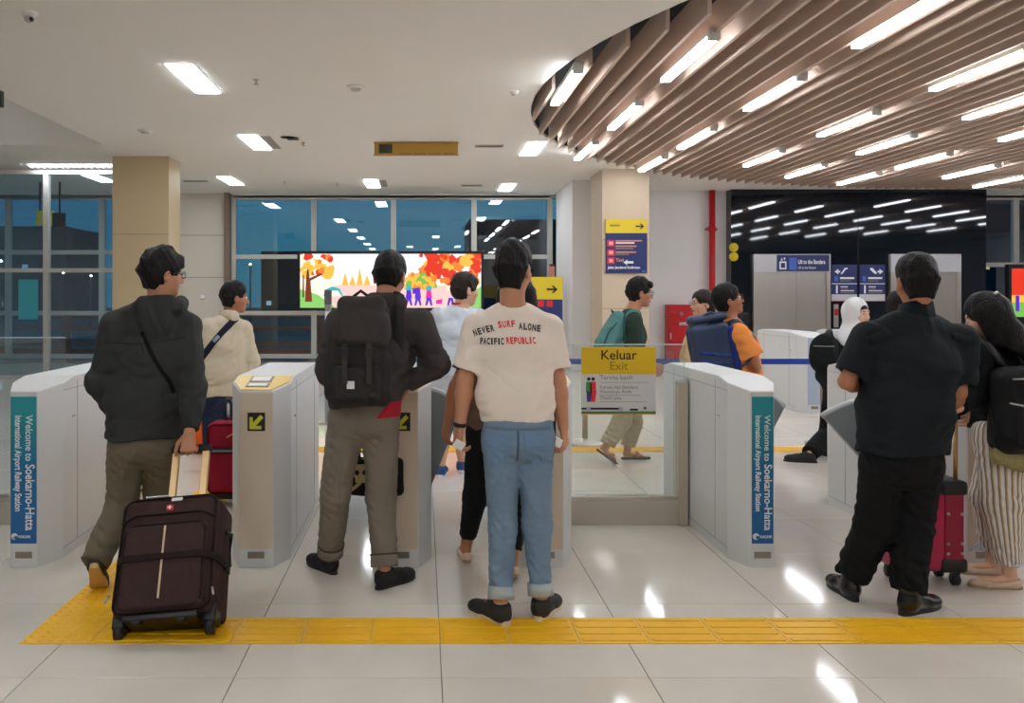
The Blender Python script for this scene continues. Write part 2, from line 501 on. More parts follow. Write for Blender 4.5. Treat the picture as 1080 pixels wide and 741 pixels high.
def glass_mat(name, tint, refl=1.0, haze=0.0, rough=0.0):
    m = bpy.data.materials.new(name); m.use_nodes = True; nt = m.node_tree; nt.nodes.clear()
    out = nt.nodes.new('ShaderNodeOutputMaterial'); tr = nt.nodes.new('ShaderNodeBsdfTransparent'); gl = nt.nodes.new('ShaderNodeBsdfGlossy')
    tr.inputs[0].default_value = tint; gl.inputs['Roughness'].default_value = rough; gl.inputs[0].default_value = (1, 1, 1, 1)
    fr = nt.nodes.new('ShaderNodeFresnel'); fr.inputs[0].default_value = 1.5
    mu = nt.nodes.new('ShaderNodeMath'); mu.operation = 'MULTIPLY'; mu.inputs[1].default_value = refl; mu.use_clamp = True
    nt.links.new(fr.outputs[0], mu.inputs[0])
    mx = nt.nodes.new('ShaderNodeMixShader'); nt.links.new(mu.outputs[0], mx.inputs[0])
    src = tr
    if haze:
        df = nt.nodes.new('ShaderNodeBsdfDiffuse'); df.inputs[0].default_value = (0.75, 0.78, 0.78, 1)
        m2 = nt.nodes.new('ShaderNodeMixShader'); m2.inputs[0].default_value = haze
        nt.links.new(tr.outputs[0], m2.inputs[1]); nt.links.new(df.outputs[0], m2.inputs[2]); src = m2
    nt.links.new(src.outputs[0], mx.inputs[1]); nt.links.new(gl.outputs[0], mx.inputs[2]); nt.links.new(mx.outputs[0], out.inputs[0])
    return m
M_glass = glass_mat('clear_barrier_glass', (0.93, 0.96, 0.95, 1), 0.8, 0.05)
M_window = glass_mat('window_glass', (0.80, 0.90, 0.95, 1), 1.6)

# ------------------------------------------------------------------ floor: porcelain tiles laid 0.8 m apart
mf = bpy.data.materials.new('polished_floor_tile'); mf.use_nodes = True
nt = mf.node_tree; b = nt.nodes['Principled BSDF']
oi = nt.nodes.new('ShaderNodeObjectInfo'); tc = nt.nodes.new('ShaderNodeTexCoord'); nz = nt.nodes.new('ShaderNodeTexNoise')
nz.inputs['Scale'].default_value = 2.5; nz.inputs['Detail'].default_value = 5; nt.links.new(tc.outputs['Object'], nz.inputs['Vector'])
ad = nt.nodes.new('ShaderNodeMath'); ad.operation = 'MULTIPLY_ADD'; ad.inputs[1].default_value = 0.35; nt.links.new(oi.outputs['Random'], ad.inputs[0]); nt.links.new(nz.outputs['Fac'], ad.inputs[2])
cr = nt.nodes.new('ShaderNodeValToRGB'); cr.color_ramp.elements[0].color = lin((208, 199, 187)); cr.color_ramp.elements[1].color = lin((224, 215, 203))
cr.color_ramp.elements[0].position = 0.25; cr.color_ramp.elements[1].position = 1.0
nt.links.new(ad.outputs[0], cr.inputs[0]); nt.links.new(cr.outputs[0], b.inputs['Base Color'])
b.inputs['Roughness'].default_value = 0.075; b.inputs['Specular IOR Level'].default_value = 0.36
M_tile = mf
M_grout = mat('floor_grout', (112, 106, 100), rough=0.9)
TILE = 0.8; TX0 = 0.0736; TY0 = 3.327; Y_END = TY0 + 9 * TILE
floor = box('floor', (-12.5, -8.2, -0.12), (22.5, Y_END, -0.003), M_grout)
tag(floor, kind='structure')
mfar = M_tile.copy(); mfar.name = 'polished_floor_tile_far'
nt = mfar.node_tree; b = nt.nodes['Principled BSDF']
tc = [n for n in nt.nodes if n.type == 'TEX_COORD'][0]
bk = nt.nodes.new('ShaderNodeTexBrick'); bk.offset = 0; bk.inputs['Scale'].default_value = 1; bk.inputs['Mortar Size'].default_value = 0.003
bk.inputs['Brick Width'].default_value = TILE; bk.inputs['Row Height'].default_value = TILE
bk.inputs['Mortar'].default_value = lin((112, 106, 100)); bk.inputs['Color2'].default_value = lin((215, 206, 194)); bk.inputs['Color1'].default_value = lin((218, 209, 197))
mp = nt.nodes.new('ShaderNodeMapping'); mp.inputs['Location'].default_value = (-TX0 % TILE, -Y_END % TILE, 0)
nt.links.new(tc.outputs['Object'], mp.inputs[0]); nt.links.new(mp.outputs[0], bk.inputs['Vector']); nt.links.new(bk.outputs['Color'], b.inputs['Base Color'])
box('tiled_floor_beyond', (-12.5, Y_END, -0.05), (22.5, 21.0, 0), mfar, floor)
bm = bmesh.new(); b_box(bm, (0, 0, -0.02), (TILE - 0.0035, TILE - 0.0035, 0), 0)
es = [e for e in bm.edges if all(v.co.z > -0.001 for v in e.verts)]
bmesh.ops.bevel(bm, geom=es, offset=0.0012, segments=1, affect='EDGES')
tile_me = bm_mesh(bm, 'floor_tile'); tile_me.materials.append(M_tile)
for r in range(-14, 9):
    y = TY0 + r * TILE
    if y < -8.1: continue
    for c in range(-15, 27):
        x = TX0 + c * TILE
        far = y + TILE; 
        if y < 1.6 - TILE or x + TILE < -0.56 * max(far, 2.6) - 0.2 or x > 0.76 * max(far, 2.6) + 0.2: continue
        link('floor_tile', tile_me, None, floor, (x, y, 0))
# unseen rest of the room's floor around the built tiles: one tiled slab behind the camera and at the sides, just below the tiles
box('tiled_floor_behind', (-12.5, -8.2, -0.05), (22.5, 0.9, 0.0), mfar, floor)

# ------------------------------------------------------------------ yellow tactile paving
M_tact = mat('yellow_tactile_tile', (250, 186, 14), rough=0.42, var=0.10, vscale=5)
TS = 0.297
def tact_mesh(kind):
    bm = bmesh.new(); b_box(bm, (0, 0, 0), (TS - 0.003, TS - 0.003, 0.003), 0.001, seg=1)
    if kind == 'bars':
        for i in range(4):
            y = TS * (i + 0.5) / 4
            b_box(bm, (0.012, y - 0.014, 0.002), (TS - 0.015, y + 0.014, 0.0065), 0.003, seg=1)
    else:
        for i in range(6):
            for j in range(6):
                c = (TS * (i + 0.5) / 6, TS * (j + 0.5) / 6, 0.002)
                b_lathe(bm, [(0.013, 0), (0.008, 0.0045)], c, 7)
    me = bm_mesh(bm, 'tactile_tile'); me.materials.append(M_tact); return me
T_bar, T_dot = tact_mesh('bars'), tact_mesh('dots')
strip = tag(empty('tactile_strip', (-1.41, 3.645, 0.0005)), 'yellow ridged tactile guide strip running across the floor in the foreground', 'tactile paving')
for i in range(20):
    link('tactile_tile', T_bar, None, strip, (i * TS, 0, 0))
path = tag(empty('tactile_path', (-1.41 - TS, 3.645, 0.0005)), 'yellow dotted tactile path turning back towards the left gate lane', 'tactile paving')
for i in range(14):
    link('tactile_tile', T_dot, None, path, (0, i * TS, 0))
strip2 = tag(empty('tactile_strip', (-1.41, 8.15, 0.0005)), 'far yellow tactile strip across the floor behind the gates', 'tactile paving')
for i in range(34):
    link('tactile_tile', T_bar, None, strip2, (i * TS, 0, 0))

# ------------------------------------------------------------------ ceiling with an oval opening full of timber slats
EC = (11.0, 10.0); EA, EB = 9.7, 8.2
bm = bmesh.new()
outer = [(-4.9, -8.2), (22.5, -8.2), (22.5, 20.6), (-12.5, 20.6), (-12.5, 13.2), (-4.9, 13.2)]
NE = 96
hole = [(EC[0] + EA * math.cos(2 * math.pi * k / NE), EC[1] + EB * math.sin(2 * math.pi * k / NE)) for k in range(NE)]
ov = [bm.verts.new((x, y, HZ)) for x, y in outer]; hv = [bm.verts.new((x, y, HZ)) for x, y in hole]
es = [bm.edges.new((ov[i], ov[(i + 1) % len(ov)])) for i in range(len(ov))] + [bm.edges.new((hv[i], hv[(i + 1) % NE])) for i in range(NE)]
bmesh.ops.triangle_fill(bm, use_beauty=True, use_dissolve=False, edges=es)
for f in bm.faces: 
    if f.normal.z > 0: f.normal_flip()
# raised coffer on the left: its two sides and its lid
def quad(bm, *p): return bm.faces.new([bm.verts.new(q) for q in p])
quad(bm, (-4.9, -8.2, HZ), (-4.9, 13.2, HZ), (-4.9, 13.2, 4.9), (-4.9, -8.2, 4.9))
quad(bm, (-12.5, 13.2, HZ), (-4.9, 13.2, HZ), (-4.9, 13.2, 4.9), (-12.5, 13.2, 4.9))
quad(bm, (-12.5, -8.2, 4.9), (-4.9, -8.2, 4.9), (-4.9, 13.2, 4.9), (-12.5, 13.2, 4.9))
me = bpy.data.meshes.new('ceiling'); bm.to_mesh(me); bm.free()
ceiling = tag(link('ceiling', me, M_ceil), kind='structure')
bm = bmesh.new()
for i in range(NE):
    a, c = hole[i], hole[(i + 1) % NE]
    quad(bm, (*a, HZ), (*c, HZ), (*c, HZ + 0.04), (*a, HZ + 0.04))
link('opening_rim', bm_mesh(bm), M_ceil, ceiling)
bm = bmesh.new()
quad(bm, (0.5, 1.0, 4.45), (22.4, 1.0, 4.45), (22.4, 19.0, 4.45), (0.5, 19.0, 4.45))
for a, c in (((0.5, 1.0), (0.5, 19.0)), ((22.4, 1.0), (22.4, 19.0)), ((0.5, 1.0), (22.4, 1.0)), ((0.5, 19.0), (22.4, 19.0))):
    quad(bm, (*a, HZ + .04), (*c, HZ + .04), (*c, 4.45), (*a, 4.45))
link('ceiling_void', bm_mesh(bm), M_dark, ceiling)
bm = bmesh.new(); b_box(bm, (-0.017, 0, 0), (0.017, 1, 0.26), 0)
slat_me = bm_mesh(bm, 'slat'); slat_me.materials.append(M_wood)
SLAT_X = [1.42 + 0.218 * i for i in range(88)]
for x in SLAT_X:
    t = 1 - ((x - EC[0]) / (EA - 0.04)) ** 2
    if t <= 0.001: continue
    hl = (EB - 0.06) * math.sqrt(t)
    back = min(0.42, hl * 0.6)
    o = link('slat', slat_me, None, ceiling, (x, EC[1] - hl + back, HZ - 0.07)); o.scale = (1, 2 * hl - back + 0.03, 1)

# linear lamps hung between the slats
bm = bmesh.new(); b_box(bm, (-0.045, 0.0, 0.0), (0.045, 1.45, 0.035), 0)
LT_diff = bm_mesh(bm, 'diffuser'); LT_diff.materials.append(M_tube_light)
bm = bmesh.new(); b_box(bm, (-0.049, -0.005, 0.035), (0.049, 1.455, 0.085), 0.004, seg=1)
LT_body = bm_mesh(bm, 'housing'); LT_body.materials.append(M_lampbody)
bm = bmesh.new(); b_box(bm, (-0.05, -0.07, -0.01), (0.05, -0.006, 0.09), 0.003, seg=1); 
LT_brk = bm_mesh(bm, 'bracket'); LT_brk.materials.append(M_lampbody)
tubes = []
cols = {1.53: [10.0], 2.50: [6.35, 8.9, 11.46, 14.0], 3.87: [5.05, 7.7, 10.3, 12.97, 15.3], 5.5: [4.0, 6.65, 9.3, 11.95, 14.7], 6.8: [5.5, 8.15, 10.8, 13.45, 16.1],
        8.25: [4.3, 7.0, 9.65, 12.3, 15.0, 17.1], 9.8: [5.5, 8.2, 10.85, 13.5, 16.2], 11.2: [4.2, 6.9, 9.5, 12.2, 14.9, 17.5], 12.7: [5.5, 8.2, 10.9, 13.5, 16.2],
        14.2: [6.9, 9.5, 12.2, 14.9], 15.7: [8.2, 10.9, 13.5], 17.2: [9.5, 12.2]}  # rows outside the view are added to carry the lighting and reflections on
names_row = ['nearest', 'second', 'third', 'fourth', 'fifth', 'sixth']
ordc = ['first', 'second', 'third', 'fourth', 'fifth', 'sixth', 'seventh', 'eighth', 'ninth', 'tenth', 'eleventh', 'twelfth']
for ci, (cx, ends) in enumerate(cols.items()):
    for ri, ye in enumerate(ends):
        t = empty('linear_lamp', (cx, ye - 1.45, HZ - 0.115))
        tag(t, 'white linear lamp between timber slats, %s of the %s row from the opening\'s left end' % (names_row[ri], ordc[ci]), 'lamp', 'linear lamps between the ceiling slats')
        link('diffuser', LT_diff, None, t); link('housing', LT_body, None, t); link('bracket', LT_brk, None, t)

# recessed ceiling panels
bm = bmesh.new(); b_box(bm, (-0.135, 0, -0.016), (0.135, 1.2, 0.0), 0); PN_d = bm_mesh(bm, 'diffuser'); PN_d.materials.append(M_panel_light)
bm = bmesh.new()
for lo, hi in (((-0.15, -0.015), (-0.135, 1.215)), ((0.135, -0.015), (0.15, 1.215)), ((-0.135, -0.015), (0.135, 0)), ((-0.135, 1.2), (0.135, 1.215))):
    b_box(bm, (lo[0], lo[1], -0.006), (hi[0], hi[1], 0.0), 0)
PN_f = bm_mesh(bm, 'frame'); PN_f.materials.append(M_ceil)
bm = bmesh.new(); b_box(bm, (0.16, 0.1, -0.006), (0.30, 1.15, 0.0), 0); PN_v = bm_mesh(bm, 'air_slot'); PN_v.materials.append(mat('air_slot_grey', (150, 142, 134), rough=0.7))
ORD = ['first', 'second', 'third', 'fourth', 'fifth', 'sixth', 'seventh', 'eighth', 'ninth', 'tenth', 'eleventh', 'twelfth', 'thirteenth', 'fourteenth']
def ceil_panel(x, y, label, slot=False):
    t = tag(empty('ceiling_panel_light', (x, y, HZ)), label, 'ceiling light', 'recessed ceiling light panels')
    link('diffuser', PN_d, None, t); link('frame', PN_f, None, t)
    if slot: link('air_slot', PN_v, None, t)
ceil_panel(-2.44, 8.62, 'large bright ceiling panel light at upper left, nearest one in view')
ceil_panel(-2.52, 12.4, 'ceiling panel light beyond the nearest one, with grey air slot beside it', True)
ceil_panel(-3.85, 16.7, 'ceiling panel light above the beige wall panel near the windows')
ceil_panel(-6.35, 16.2, 'ceiling panel light behind the tan column at far left')
ceil_panel(-1.04, 17.1, 'small distant ceiling panel light above the window left of the picture middle', True)
ceil_panel(1.72, 12.95, 'ceiling panel light just left of the slatted opening')
ceil_panel(1.78, 17.7, 'distant ceiling panel light above the window next to the column')
for i, (x, y) in enumerate(((-2.44, 4.7), (-2.44, 0.8), (-2.44, -3.1), (-0.6, -1.2), (0.6, -3.1), (3.6, -3.1), (6.6, -3.1), (9.6, -3.1), (1.6, -1.2), (13, -3.1), (-2.44, -6.5), (3.6, -6.5), (0.5, 5.25), (7.6, -6.5))):  # unseen panels added to brighten the foreground and the people's backs
    ceil_panel(x, y, 'added fill panel light overhead, out of the picture, %s of those near the viewer' % ORD[i], False)
for i, (x, y) in enumerate(((-8, 1.0), (-8, 5.5), (-8, 10.0))):
    t = tag(empty('ceiling_panel_light', (x, y, 4.9)), 'panel light high in the raised ceiling coffer, %s from the viewer' % ORD[i], 'ceiling light', 'coffer light panels')
    link('diffuser', PN_d, None, t); link('frame', PN_f, None, t)
# louvred strip lamp at far left
t = tag(empty('louvre_lamp', (-6.95, 15.2, HZ)), 'long thin louvred strip lamp on the ceiling at far left', 'ceiling light')
box('diffuser', (0, 0, -0.02), (1.45, 0.10, 0.0), M_panel_light, t)
for i in range(14): box('louvre', (i * 0.105 + 0.03, -0.01, -0.05), (i * 0.105 + 0.04, 0.11, -0.02), M_white, t)
# air diffusers, detectors, sprinklers, camera
M_slot = mat('slot_grey', (122, 115, 108), rough=0.8)
def slot(x, y, w, label):
    t = tag(empty('air_diffuser', (x, y, HZ)), label, 'air vent', 'ceiling air slots')
    box('frame', (-w / 2, -0.09, -0.012), (w / 2, 0.09, 0), mat('vent_frame', (196, 189, 180), rough=0.7), t)
    for k in range(2): box('slot', (-w / 2 + 0.02, -0.06 + k * 0.07, -0.016), (w / 2 - 0.02, -0.02 + k * 0.07, -0.012), M_slot, t)
slot(1.02, 13.3, 0.44, 'grey slot air vent on the ceiling right of the hanging sign')
slot(1.02, 18.0, 0.44, 'grey slot air vent on the ceiling close to the windows')
slot(-4.55, 17.3, 0.5, 'grey slot air vent on the ceiling beside the tan column')
def detector(px, py, label, r=0.06, black=False):
    d = F_PX * (HZ - CAMZ) / (VPY - py); p = P(px, py, d)
    t = tag(empty('smoke_detector', (p[0], p[1], HZ)), label, 'detector', 'ceiling detectors and sprinklers')
    lathe('base', [(r, 0), (r, -0.015), (r * 0.8, -0.03)], M_ceil if not black else M_black, t)
    lathe('sensor', [(r * 0.6, -0.03), (r * 0.45, -0.05), (0.002, -0.055)], M_lampbody if not black else M_black, t)
detector(375, 91, 'round white smoke detector in the middle of the plain ceiling', 0.10)
detector(153, 137, 'round white smoke detector above the tan column', 0.10)
detector(622, 196, 'small white detector on the ceiling beside the far column', 0.05)
detector(889, 183, 'small white detector on the slats above the lifts', 0.08)
detector(1040, 185, 'small white detector on the slats at far right', 0.08)
detector(542, 96, 'small round grey detector beside the slatted opening', 0.05)
t = tag(empty('ceiling_hole', (*P(303, 145, 12.6)[:2], HZ)), 'dark open access hole in the ceiling with a loose plate', 'access hole')
lathe('hole', [(0.10, 0), (0.10, -0.006)], mat('hole_dark', (60, 50, 44), rough=0.9), t); box('plate', (0.0, -0.08, -0.03), (0.16, 0.08, -0.02), M_black, t)  # flat brown disc below the ceiling; the hole's shade is in its colour
def sprinkler(px, py, label):
    d = F_PX * (HZ - CAMZ) / (VPY - py); p = P(px, py, d)
    t = tag(empty('sprinkler', (p[0], p[1], HZ)), label, 'sprinkler', 'ceiling detectors and sprinklers')
    lathe('flange', [(0.035, 0), (0.03, -0.008)], M_steel, t); tube('stem', [(0, 0, -0.005), (0, 0, -0.05)], 0.010, M_steel, t); lathe('deflector', [(0.03, -0.05), (0.03, -0.054)], M_steel, t)
sprinkler(270, 84, 'small steel sprinkler head right of the nearest panel light'); sprinkler(320, 150, 'small steel sprinkler head right of the ceiling hole')
sprinkler(300, 191, 'small steel sprinkler head near the left window'); sprinkler(356, 193, 'small steel sprinkler head near the second window')
d = F_PX * (HZ - CAMZ) / (VPY - 13); p = P(31, 13, d)
t = tag(empty('security_camera', (p[0], p[1], HZ)), 'white dome security camera on the ceiling at upper left', 'camera')
lathe('mount', [(0.065, 0), (0.06, -0.02), (0.045, -0.04)], M_ceil, t); lathe('dome', [(0.045, -0.04), (0.035, -0.07), (0.012, -0.085), (0.002, -0.087)], M_lampbody, t)
tube('lens', [(0.02, -0.02, -0.055), (0.04, -0.045, -0.075)], 0.016, M_black, t)

# hanging direction sign seen from its back
t = tag(empty('hanging_sign', P(439, 164, 13.0)), 'long ochre hanging sign on two short rods below the ceiling', 'sign')
M_ochre = mat('ochre_sign_back', (190, 148, 62), rough=0.5, var=0.05)
box('panel', (-0.63, -0.03, 0.01), (0.63, 0.03, 0.185), M_ochre, t, 0.004)
box('dark_plate', (-0.56, -0.036, 0.03), (-0.36, -0.03, 0.165), mat('dark_green_plate', (62, 66, 50), rough=0.6), t)
for z in (0.0, 0.185): box('edge_strip', (-0.64, -0.036, z), (0.64, 0.036, z + 0.012), M_ochre, t)
for k in range(4): box('dark_slit', (-0.25 + 0.22 * k, -0.034, 0.018), (-0.07 + 0.22 * k, -0.03, 0.026), M_ink, t)  # thin black strips along the panel's lower edge
zt = HZ - P(439, 164, 13.0)[2]
for x in (-0.48, 0.46): tube('rod', [(x, 0, 0.19), (x, 0, zt)], 0.012, M_black, t)
t = tag(empty('exit_sign', P(-6, 113, 9.2)), 'dark hanging exit box cut off by the left picture edge', 'sign')
box('case', (-0.22, -0.03, 0), (0.09, 0.03, 0.17), mat('dark_green_case', (30, 52, 40), rough=0.5), t, 0.004); tube('rod', [(0, 0, 0.17), (0, 0, 4.9 - P(-6, 113, 9.2)[2])], 0.01, M_black, t)

# ------------------------------------------------------------------ walls, columns
def struct(name, lo, hi, m, parent=None, bevel=0.0): return tag(box(name, lo, hi, m, parent, bevel), kind='structure')
struct('wall_left', (-12.7, -8.4, -0.1), (-12.5, 20.8, 5.0), M_wall)
struct('wall_right', (22.5, -8.4, -0.1), (22.7, 20.8, 4.6), M_wall)
struct('wall_behind', (-12.5, -8.4, -0.1), (22.5, -8.2, 5.0), M_beige)
YW = 19.6
wb_ = struct('wall_back', (2.98, 19.0, 0), (6.8, 19.3, HZ), M_wall)
struct('wall_return', (2.98, 17.2, 0), (3.42, 19.0, HZ), M_wall)
wp = struct('wall_panel', (-5.7, 19.45, 0), (-4.45, 19.75, HZ), M_beige)
for z in (0.95, 1.9, 2.85): box('joint', (-5.7, 19.444, z), (-4.45, 19.45, z + 0.012), M_greyprint, wp)
box('reveal', (-4.45, 19.3, 0), (-4.34, 19.75, HZ), mat('brown_reveal', (120, 100, 86), rough=0.6), wp)
struct('wall_header', (-12.5, YW, 3.72), (22.5, YW + 0.2, HZ), M_wall)
colL = struct('column_left', (-5.15, 14.3, 0), (-4.21, 14.98, HZ), M_tan, bevel=0.01)
colR = struct('column_right', (3.26, 15.7, 0), (4.12, 16.8, HZ), mat('beige_column_cladding', (206, 186, 160), rough=0.5, var=0.03, vscale=1.2), bevel=0.01)
for c, (x0, x1, y) in ((colL, (-5.15, -4.21, 14.3)), (colR, (3.26, 4.12, 15.7))):
    for z in (1.25, 2.5): box('panel_joint', (x0, y - 0.002, z), (x1, y + 0.01, z + 0.008), M_greyprint, c)
struct('trim_1', (2.62, 17.9, 0), (2.74, 18.05, 2.1), mat('pink_door_frame', (206, 150, 132), rough=0.5))
struct('trim_2', (2.64, 17.88, 2.1), (2.72, 18.05, 2.15), mat('dark_red_cap', (120, 50, 46), rough=0.5))

# ------------------------------------------------------------------ windows
def window(name, x0, x1, y, zlo, zhi, xs, zs, fw=0.06):
    w = tag(empty(name, ((x0 + x1) / 2, y, zlo)), kind='structure'); ox, oz = (x0 + x1) / 2, zlo
    xs_all = [x0] + xs + [x1]; zs_all = [zlo] + zs + [zhi]
    for x in xs_all: box('mullion', (x - fw - ox, -0.06, 0), (x + fw - ox, 0.06, zhi - zlo), M_frame, w)
    for z in zs_all: box('transom', (x0 - ox, -0.05, z - fw * 0.8 - oz), (x1 - ox, 0.05, z + fw * 0.8 - oz), M_frame, w)
    for a, c in zip(xs_all, xs_all[1:]):
        for e, g in zip(zs_all, zs_all[1:]):
            box('pane', (a + fw - ox, -0.006, e + fw * 0.8 - oz), (c - fw - ox, 0.006, g - fw * 0.8 - oz), M_window, w)
    return w
def X(px, d): return (px - VPX) * d / F_PX
window('window_1', X(246, YW), X(580, YW), YW + 0.05, 0.12, 3.72, [X(331, YW), X(415, YW), X(500, YW)], [1.1, 2.38])
window('window_2', -12.4, X(170, YW), YW + 0.05, 0.12, 3.72, [X(8, YW) , X(107, YW)], [1.1, 2.48])
window('window_3', 12.3, 20, YW + 0.05, 0.12, 3.72, [X(1072, YW), 15.5, 17.5], [1.1, 2.20])
window('window_4', -12.4, -5.15, 15.5, 0.02, 3.70, [X(49.5, 15.5), -9.6], [P(0, 285, 15.5)[2]], 0.045)
cy = tag(box('notice_sheet', (0, 0, 0), (X(38, 15.3) - X(17, 15.3), 0.004, 0.72), mat('cyan_sheet', (70, 178, 196), rough=0.5, var=0.05)), 'plain cyan sheet stuck on the glass partition at left', 'notice')
cy.location = (X(17, 15.4), 15.4885, P(17, 337, 15.4)[2])
t = tag(empty('hanging_sign', P(50, 238, 17.5)), 'small yellow and black hanging sign behind the glass partition', 'sign')
box('panel', (-0.22, -0.03, 0), (0.12, 0.03, 0.30), M_yellow, t); box('arrow_plate', (-0.05, -0.036, 0.06), (0.02, -0.03, 0.24), M_ink, t)
box('case', (0.12, -0.04, -0.02), (0.36, 0.04, 0.26), M_black, t)
tube('rod', [(-0.15, 0, 0.3), (-0.15, 0, HZ - P(50, 238, 17.5)[2])], 0.02, M_black, t); tube('rod', [(0.25, 0, 0.26), (0.25, 0, HZ - P(50, 238, 17.5)[2])], 0.02, M_black, t)

# outside: dark apron, added orange fence, dark buildings with lit windows
M_out = mat('night_asphalt', (30, 34, 38), rough=0.7)
struct('ground', (-60, 20.0, -0.4), (80, 140, -0.3), M_out)
M_bld = mat('night_building', (26, 40, 54), rough=0.9)
M_win = mat('lit_window', (255, 220, 170), emit=(255, 214, 160), epow=0.35)
M_win2 = mat('lit_window_cool', (220, 240, 255), emit=(190, 230, 255), epow=0.2)
rnd = random.Random(5)
def building(x, y, w, h, label):
    t = tag(empty('building', (x, y, -0.3)), label, 'building', 'dark buildings outside the windows')
    box('facade', (-w / 2, 0, 0), (w / 2, 8, h), M_bld, t)
    for i in range(int(w / 2)):
        for j in range(int(h / 3)):
            if rnd.random() < 0.3: box('window', (-w / 2 + 0.5 + i * 2, -0.05, 1 + j * 3), (-w / 2 + 0.95 + i * 2, 0, 1.4 + j * 3), M_win if rnd.random() < .6 else M_win2, t)
building(-42, 70, 26, 7.5, 'low dark building far outside the left windows')
building(-8, 80, 14, 6.0, 'dark block far outside the middle windows')
building(14, 75, 20, 8.5, 'dark block far outside behind the column')
building(60, 70, 30, 10, 'dark block far outside the right window')
M_orail = mat('orange_reflection_rail', (196, 74, 40), rough=0.6, emit=(196, 74, 40), epow=0.0)
def reflection_rail(x0, x1, y, label):  # added rails stand for the reddish reflections low in the panes
    t = tag(empty('reflection_rail', (x0, y, -0.3)), label, 'reflection_rail')
    n = int((x1 - x0) / 2.2)
    for i in range(n + 1): box('post', (i * 2.2, 0, 0), (i * 2.2 + 0.18, 0.15, 1.35), M_orail, t)
    for z in (0.5, 0.9, 1.25): box('rail', (0, 0.03, z), (x1 - x0, 0.10, z + 0.09), M_orail, t)
    box('kick_board', (0, 0.04, 0.05), (x1 - x0, 0.08, 0.42), M_orail, t)
reflection_rail(-16, -1, 22.5, 'added orange railing for the reddish reflections in the left windows')
for i, (x, y, h) in enumerate(((-22, 45, 3.6), (-16, 48, 3.4), (-12, 60, 4), (-20, 52, 3.0), (-25, 60, 3.4), (-5, 50, 3.2), (3, 60, 3.5))):  # invented glowing heads, put in as points of light beyond the panes
    t = tag(empty('added_light_point', (x, y, -0.3)), 'added distant light point on a post outside the windows, %s listed from the left group' % ORD[i], 'lamp post', 'added light points outside')
    tube('pole', [(0, 0, 0), (0, 0, h)], 0.05, M_black, t, 6); lathe('lamp_head', [(0.02, h - 0.03), (0.08, h + 0.03), (0.02, h + 0.10)], mat('light_point_glow', (255, 250, 230), emit=(255, 246, 226), epow=12), t, n=8)

# ------------------------------------------------------------------ lit advertising screen in front of the windows
SY = 18.4; sx0, sx1 = X(316, SY), X(508, SY); sz0, sz1 = P(0, 325, SY)[2], P(0, 267, SY)[2]
t = tag(empty('advertising_screen', ((sx0 + sx1) / 2, SY, 0)), 'wide lit advertising screen with an autumn park picture before the windows', 'screen')
ox = (sx0 + sx1) / 2
def E(name, rgb, p=1.0): return mat('screen_' + name, (10, 10, 10), rough=0.4, emit=rgb, epow=p * 0.52, var=0)
box('casing', (sx0 - ox - 0.05, 0.0, sz0 - 0.05), (sx1 - ox + 0.05, 0.12, sz1 + 0.05), M_black, t, 0.01)
for x in (-1.2, 1.2): box('support', (x - 0.05, 0.03, 0.0), (x + 0.05, 0.10, sz0), M_frame, t)
for x in (-1.2, 1.2): box('foot', (x - 0.15, -0.2, 0.0), (x + 0.15, 0.3, 0.03), M_frame, t)
W_, H_ = sx1 - sx0, sz1 - sz0
class Pic:
    def __init__(s): s.bm = bmesh.new(); s.mats = []; s.n = 0
    def poly(s, pts, m):
        if m not in s.mats: s.mats.append(m)
        s.n += 1; y = -0.004 - s.n * 0.00006
        f = s.bm.faces.new([s.bm.verts.new((sx0 - ox + min(.997, max(.003, u)) * W_, y, sz0 + min(.99, max(.01, v)) * H_)) for u, v in pts]); f.material_index = s.mats.index(m)
        f.normal_update()
        if f.normal.y > 0: f.normal_flip()
    def disc(s, u, v, r, m, n=9, asp=None, jag=0.0):
        asp = asp or H_ / W_
        s.poly([(u + r * asp * math.cos(6.283 * k / n) * (1 + jag * rnd.uniform(-1, 1)), v + r * math.sin(6.283 * k / n) * (1 + jag * rnd.uniform(-1, 1))) for k in range(n)], m)
pc = Pic()
cream, sky_, gold, orange, red, pink = E('cream', (255, 236, 214), 1.15), E('sky', (232, 244, 250), 1.1), E('gold', (244, 190, 70)), E('orange', (244, 132, 44)), E('red', (226, 52, 26)), E('pink', (246, 205, 200))
brown, green, teal, purple, magenta, grass = E('brown', (120, 52, 24)), E('green', (120, 186, 80)), E('teal', (60, 180, 190)), E('purple', (92, 40, 200)), E('magenta', (226, 40, 170)), E('grass', (140, 206, 110))
pc.poly([(0, 0), (1, 0), (1, 1), (0, 1)], cream)
pc.poly([(0.0, 0.5), (1, 0.5), (1, 1), (0, 1)], sky_)
pc.poly([(0.1, 0.0), (0.9, 0.0), (0.8, 0.42), (0.2, 0.42)], pink)
pc.poly([(0, 0), (0.2, 0), (0.1, 0.25), (0, 0.35)], grass); pc.poly([(1, 0), (0.93, 0), (0.95, 0.3), (1, 0.4)], grass)
pc.poly([(0.13, 0.22), (0.24, 0.22), (0.22, 0.36), (0.18, 0.40), (0.14, 0.34)], teal); pc.poly([(0.15, 0.22), (0.23, 0.22), (0.21, 0.32), (0.16, 0.32)], cream)
for u, h in ((0.25, .66), (0.29, .6), (0.33, .74), (0.37, .62), (0.6, .68), (0.55, .6)):
    pc.poly([(u - 0.018, 0.42), (u + 0.018, 0.42), (u, h)], gold)
for k in range(46): pc.disc(rnd.uniform(0.0, 0.17), rnd.uniform(0.6, 0.98), rnd.uniform(0.04, 0.11), rnd.choice([orange, gold, red, gold, orange, cream]), 7, jag=0.3)
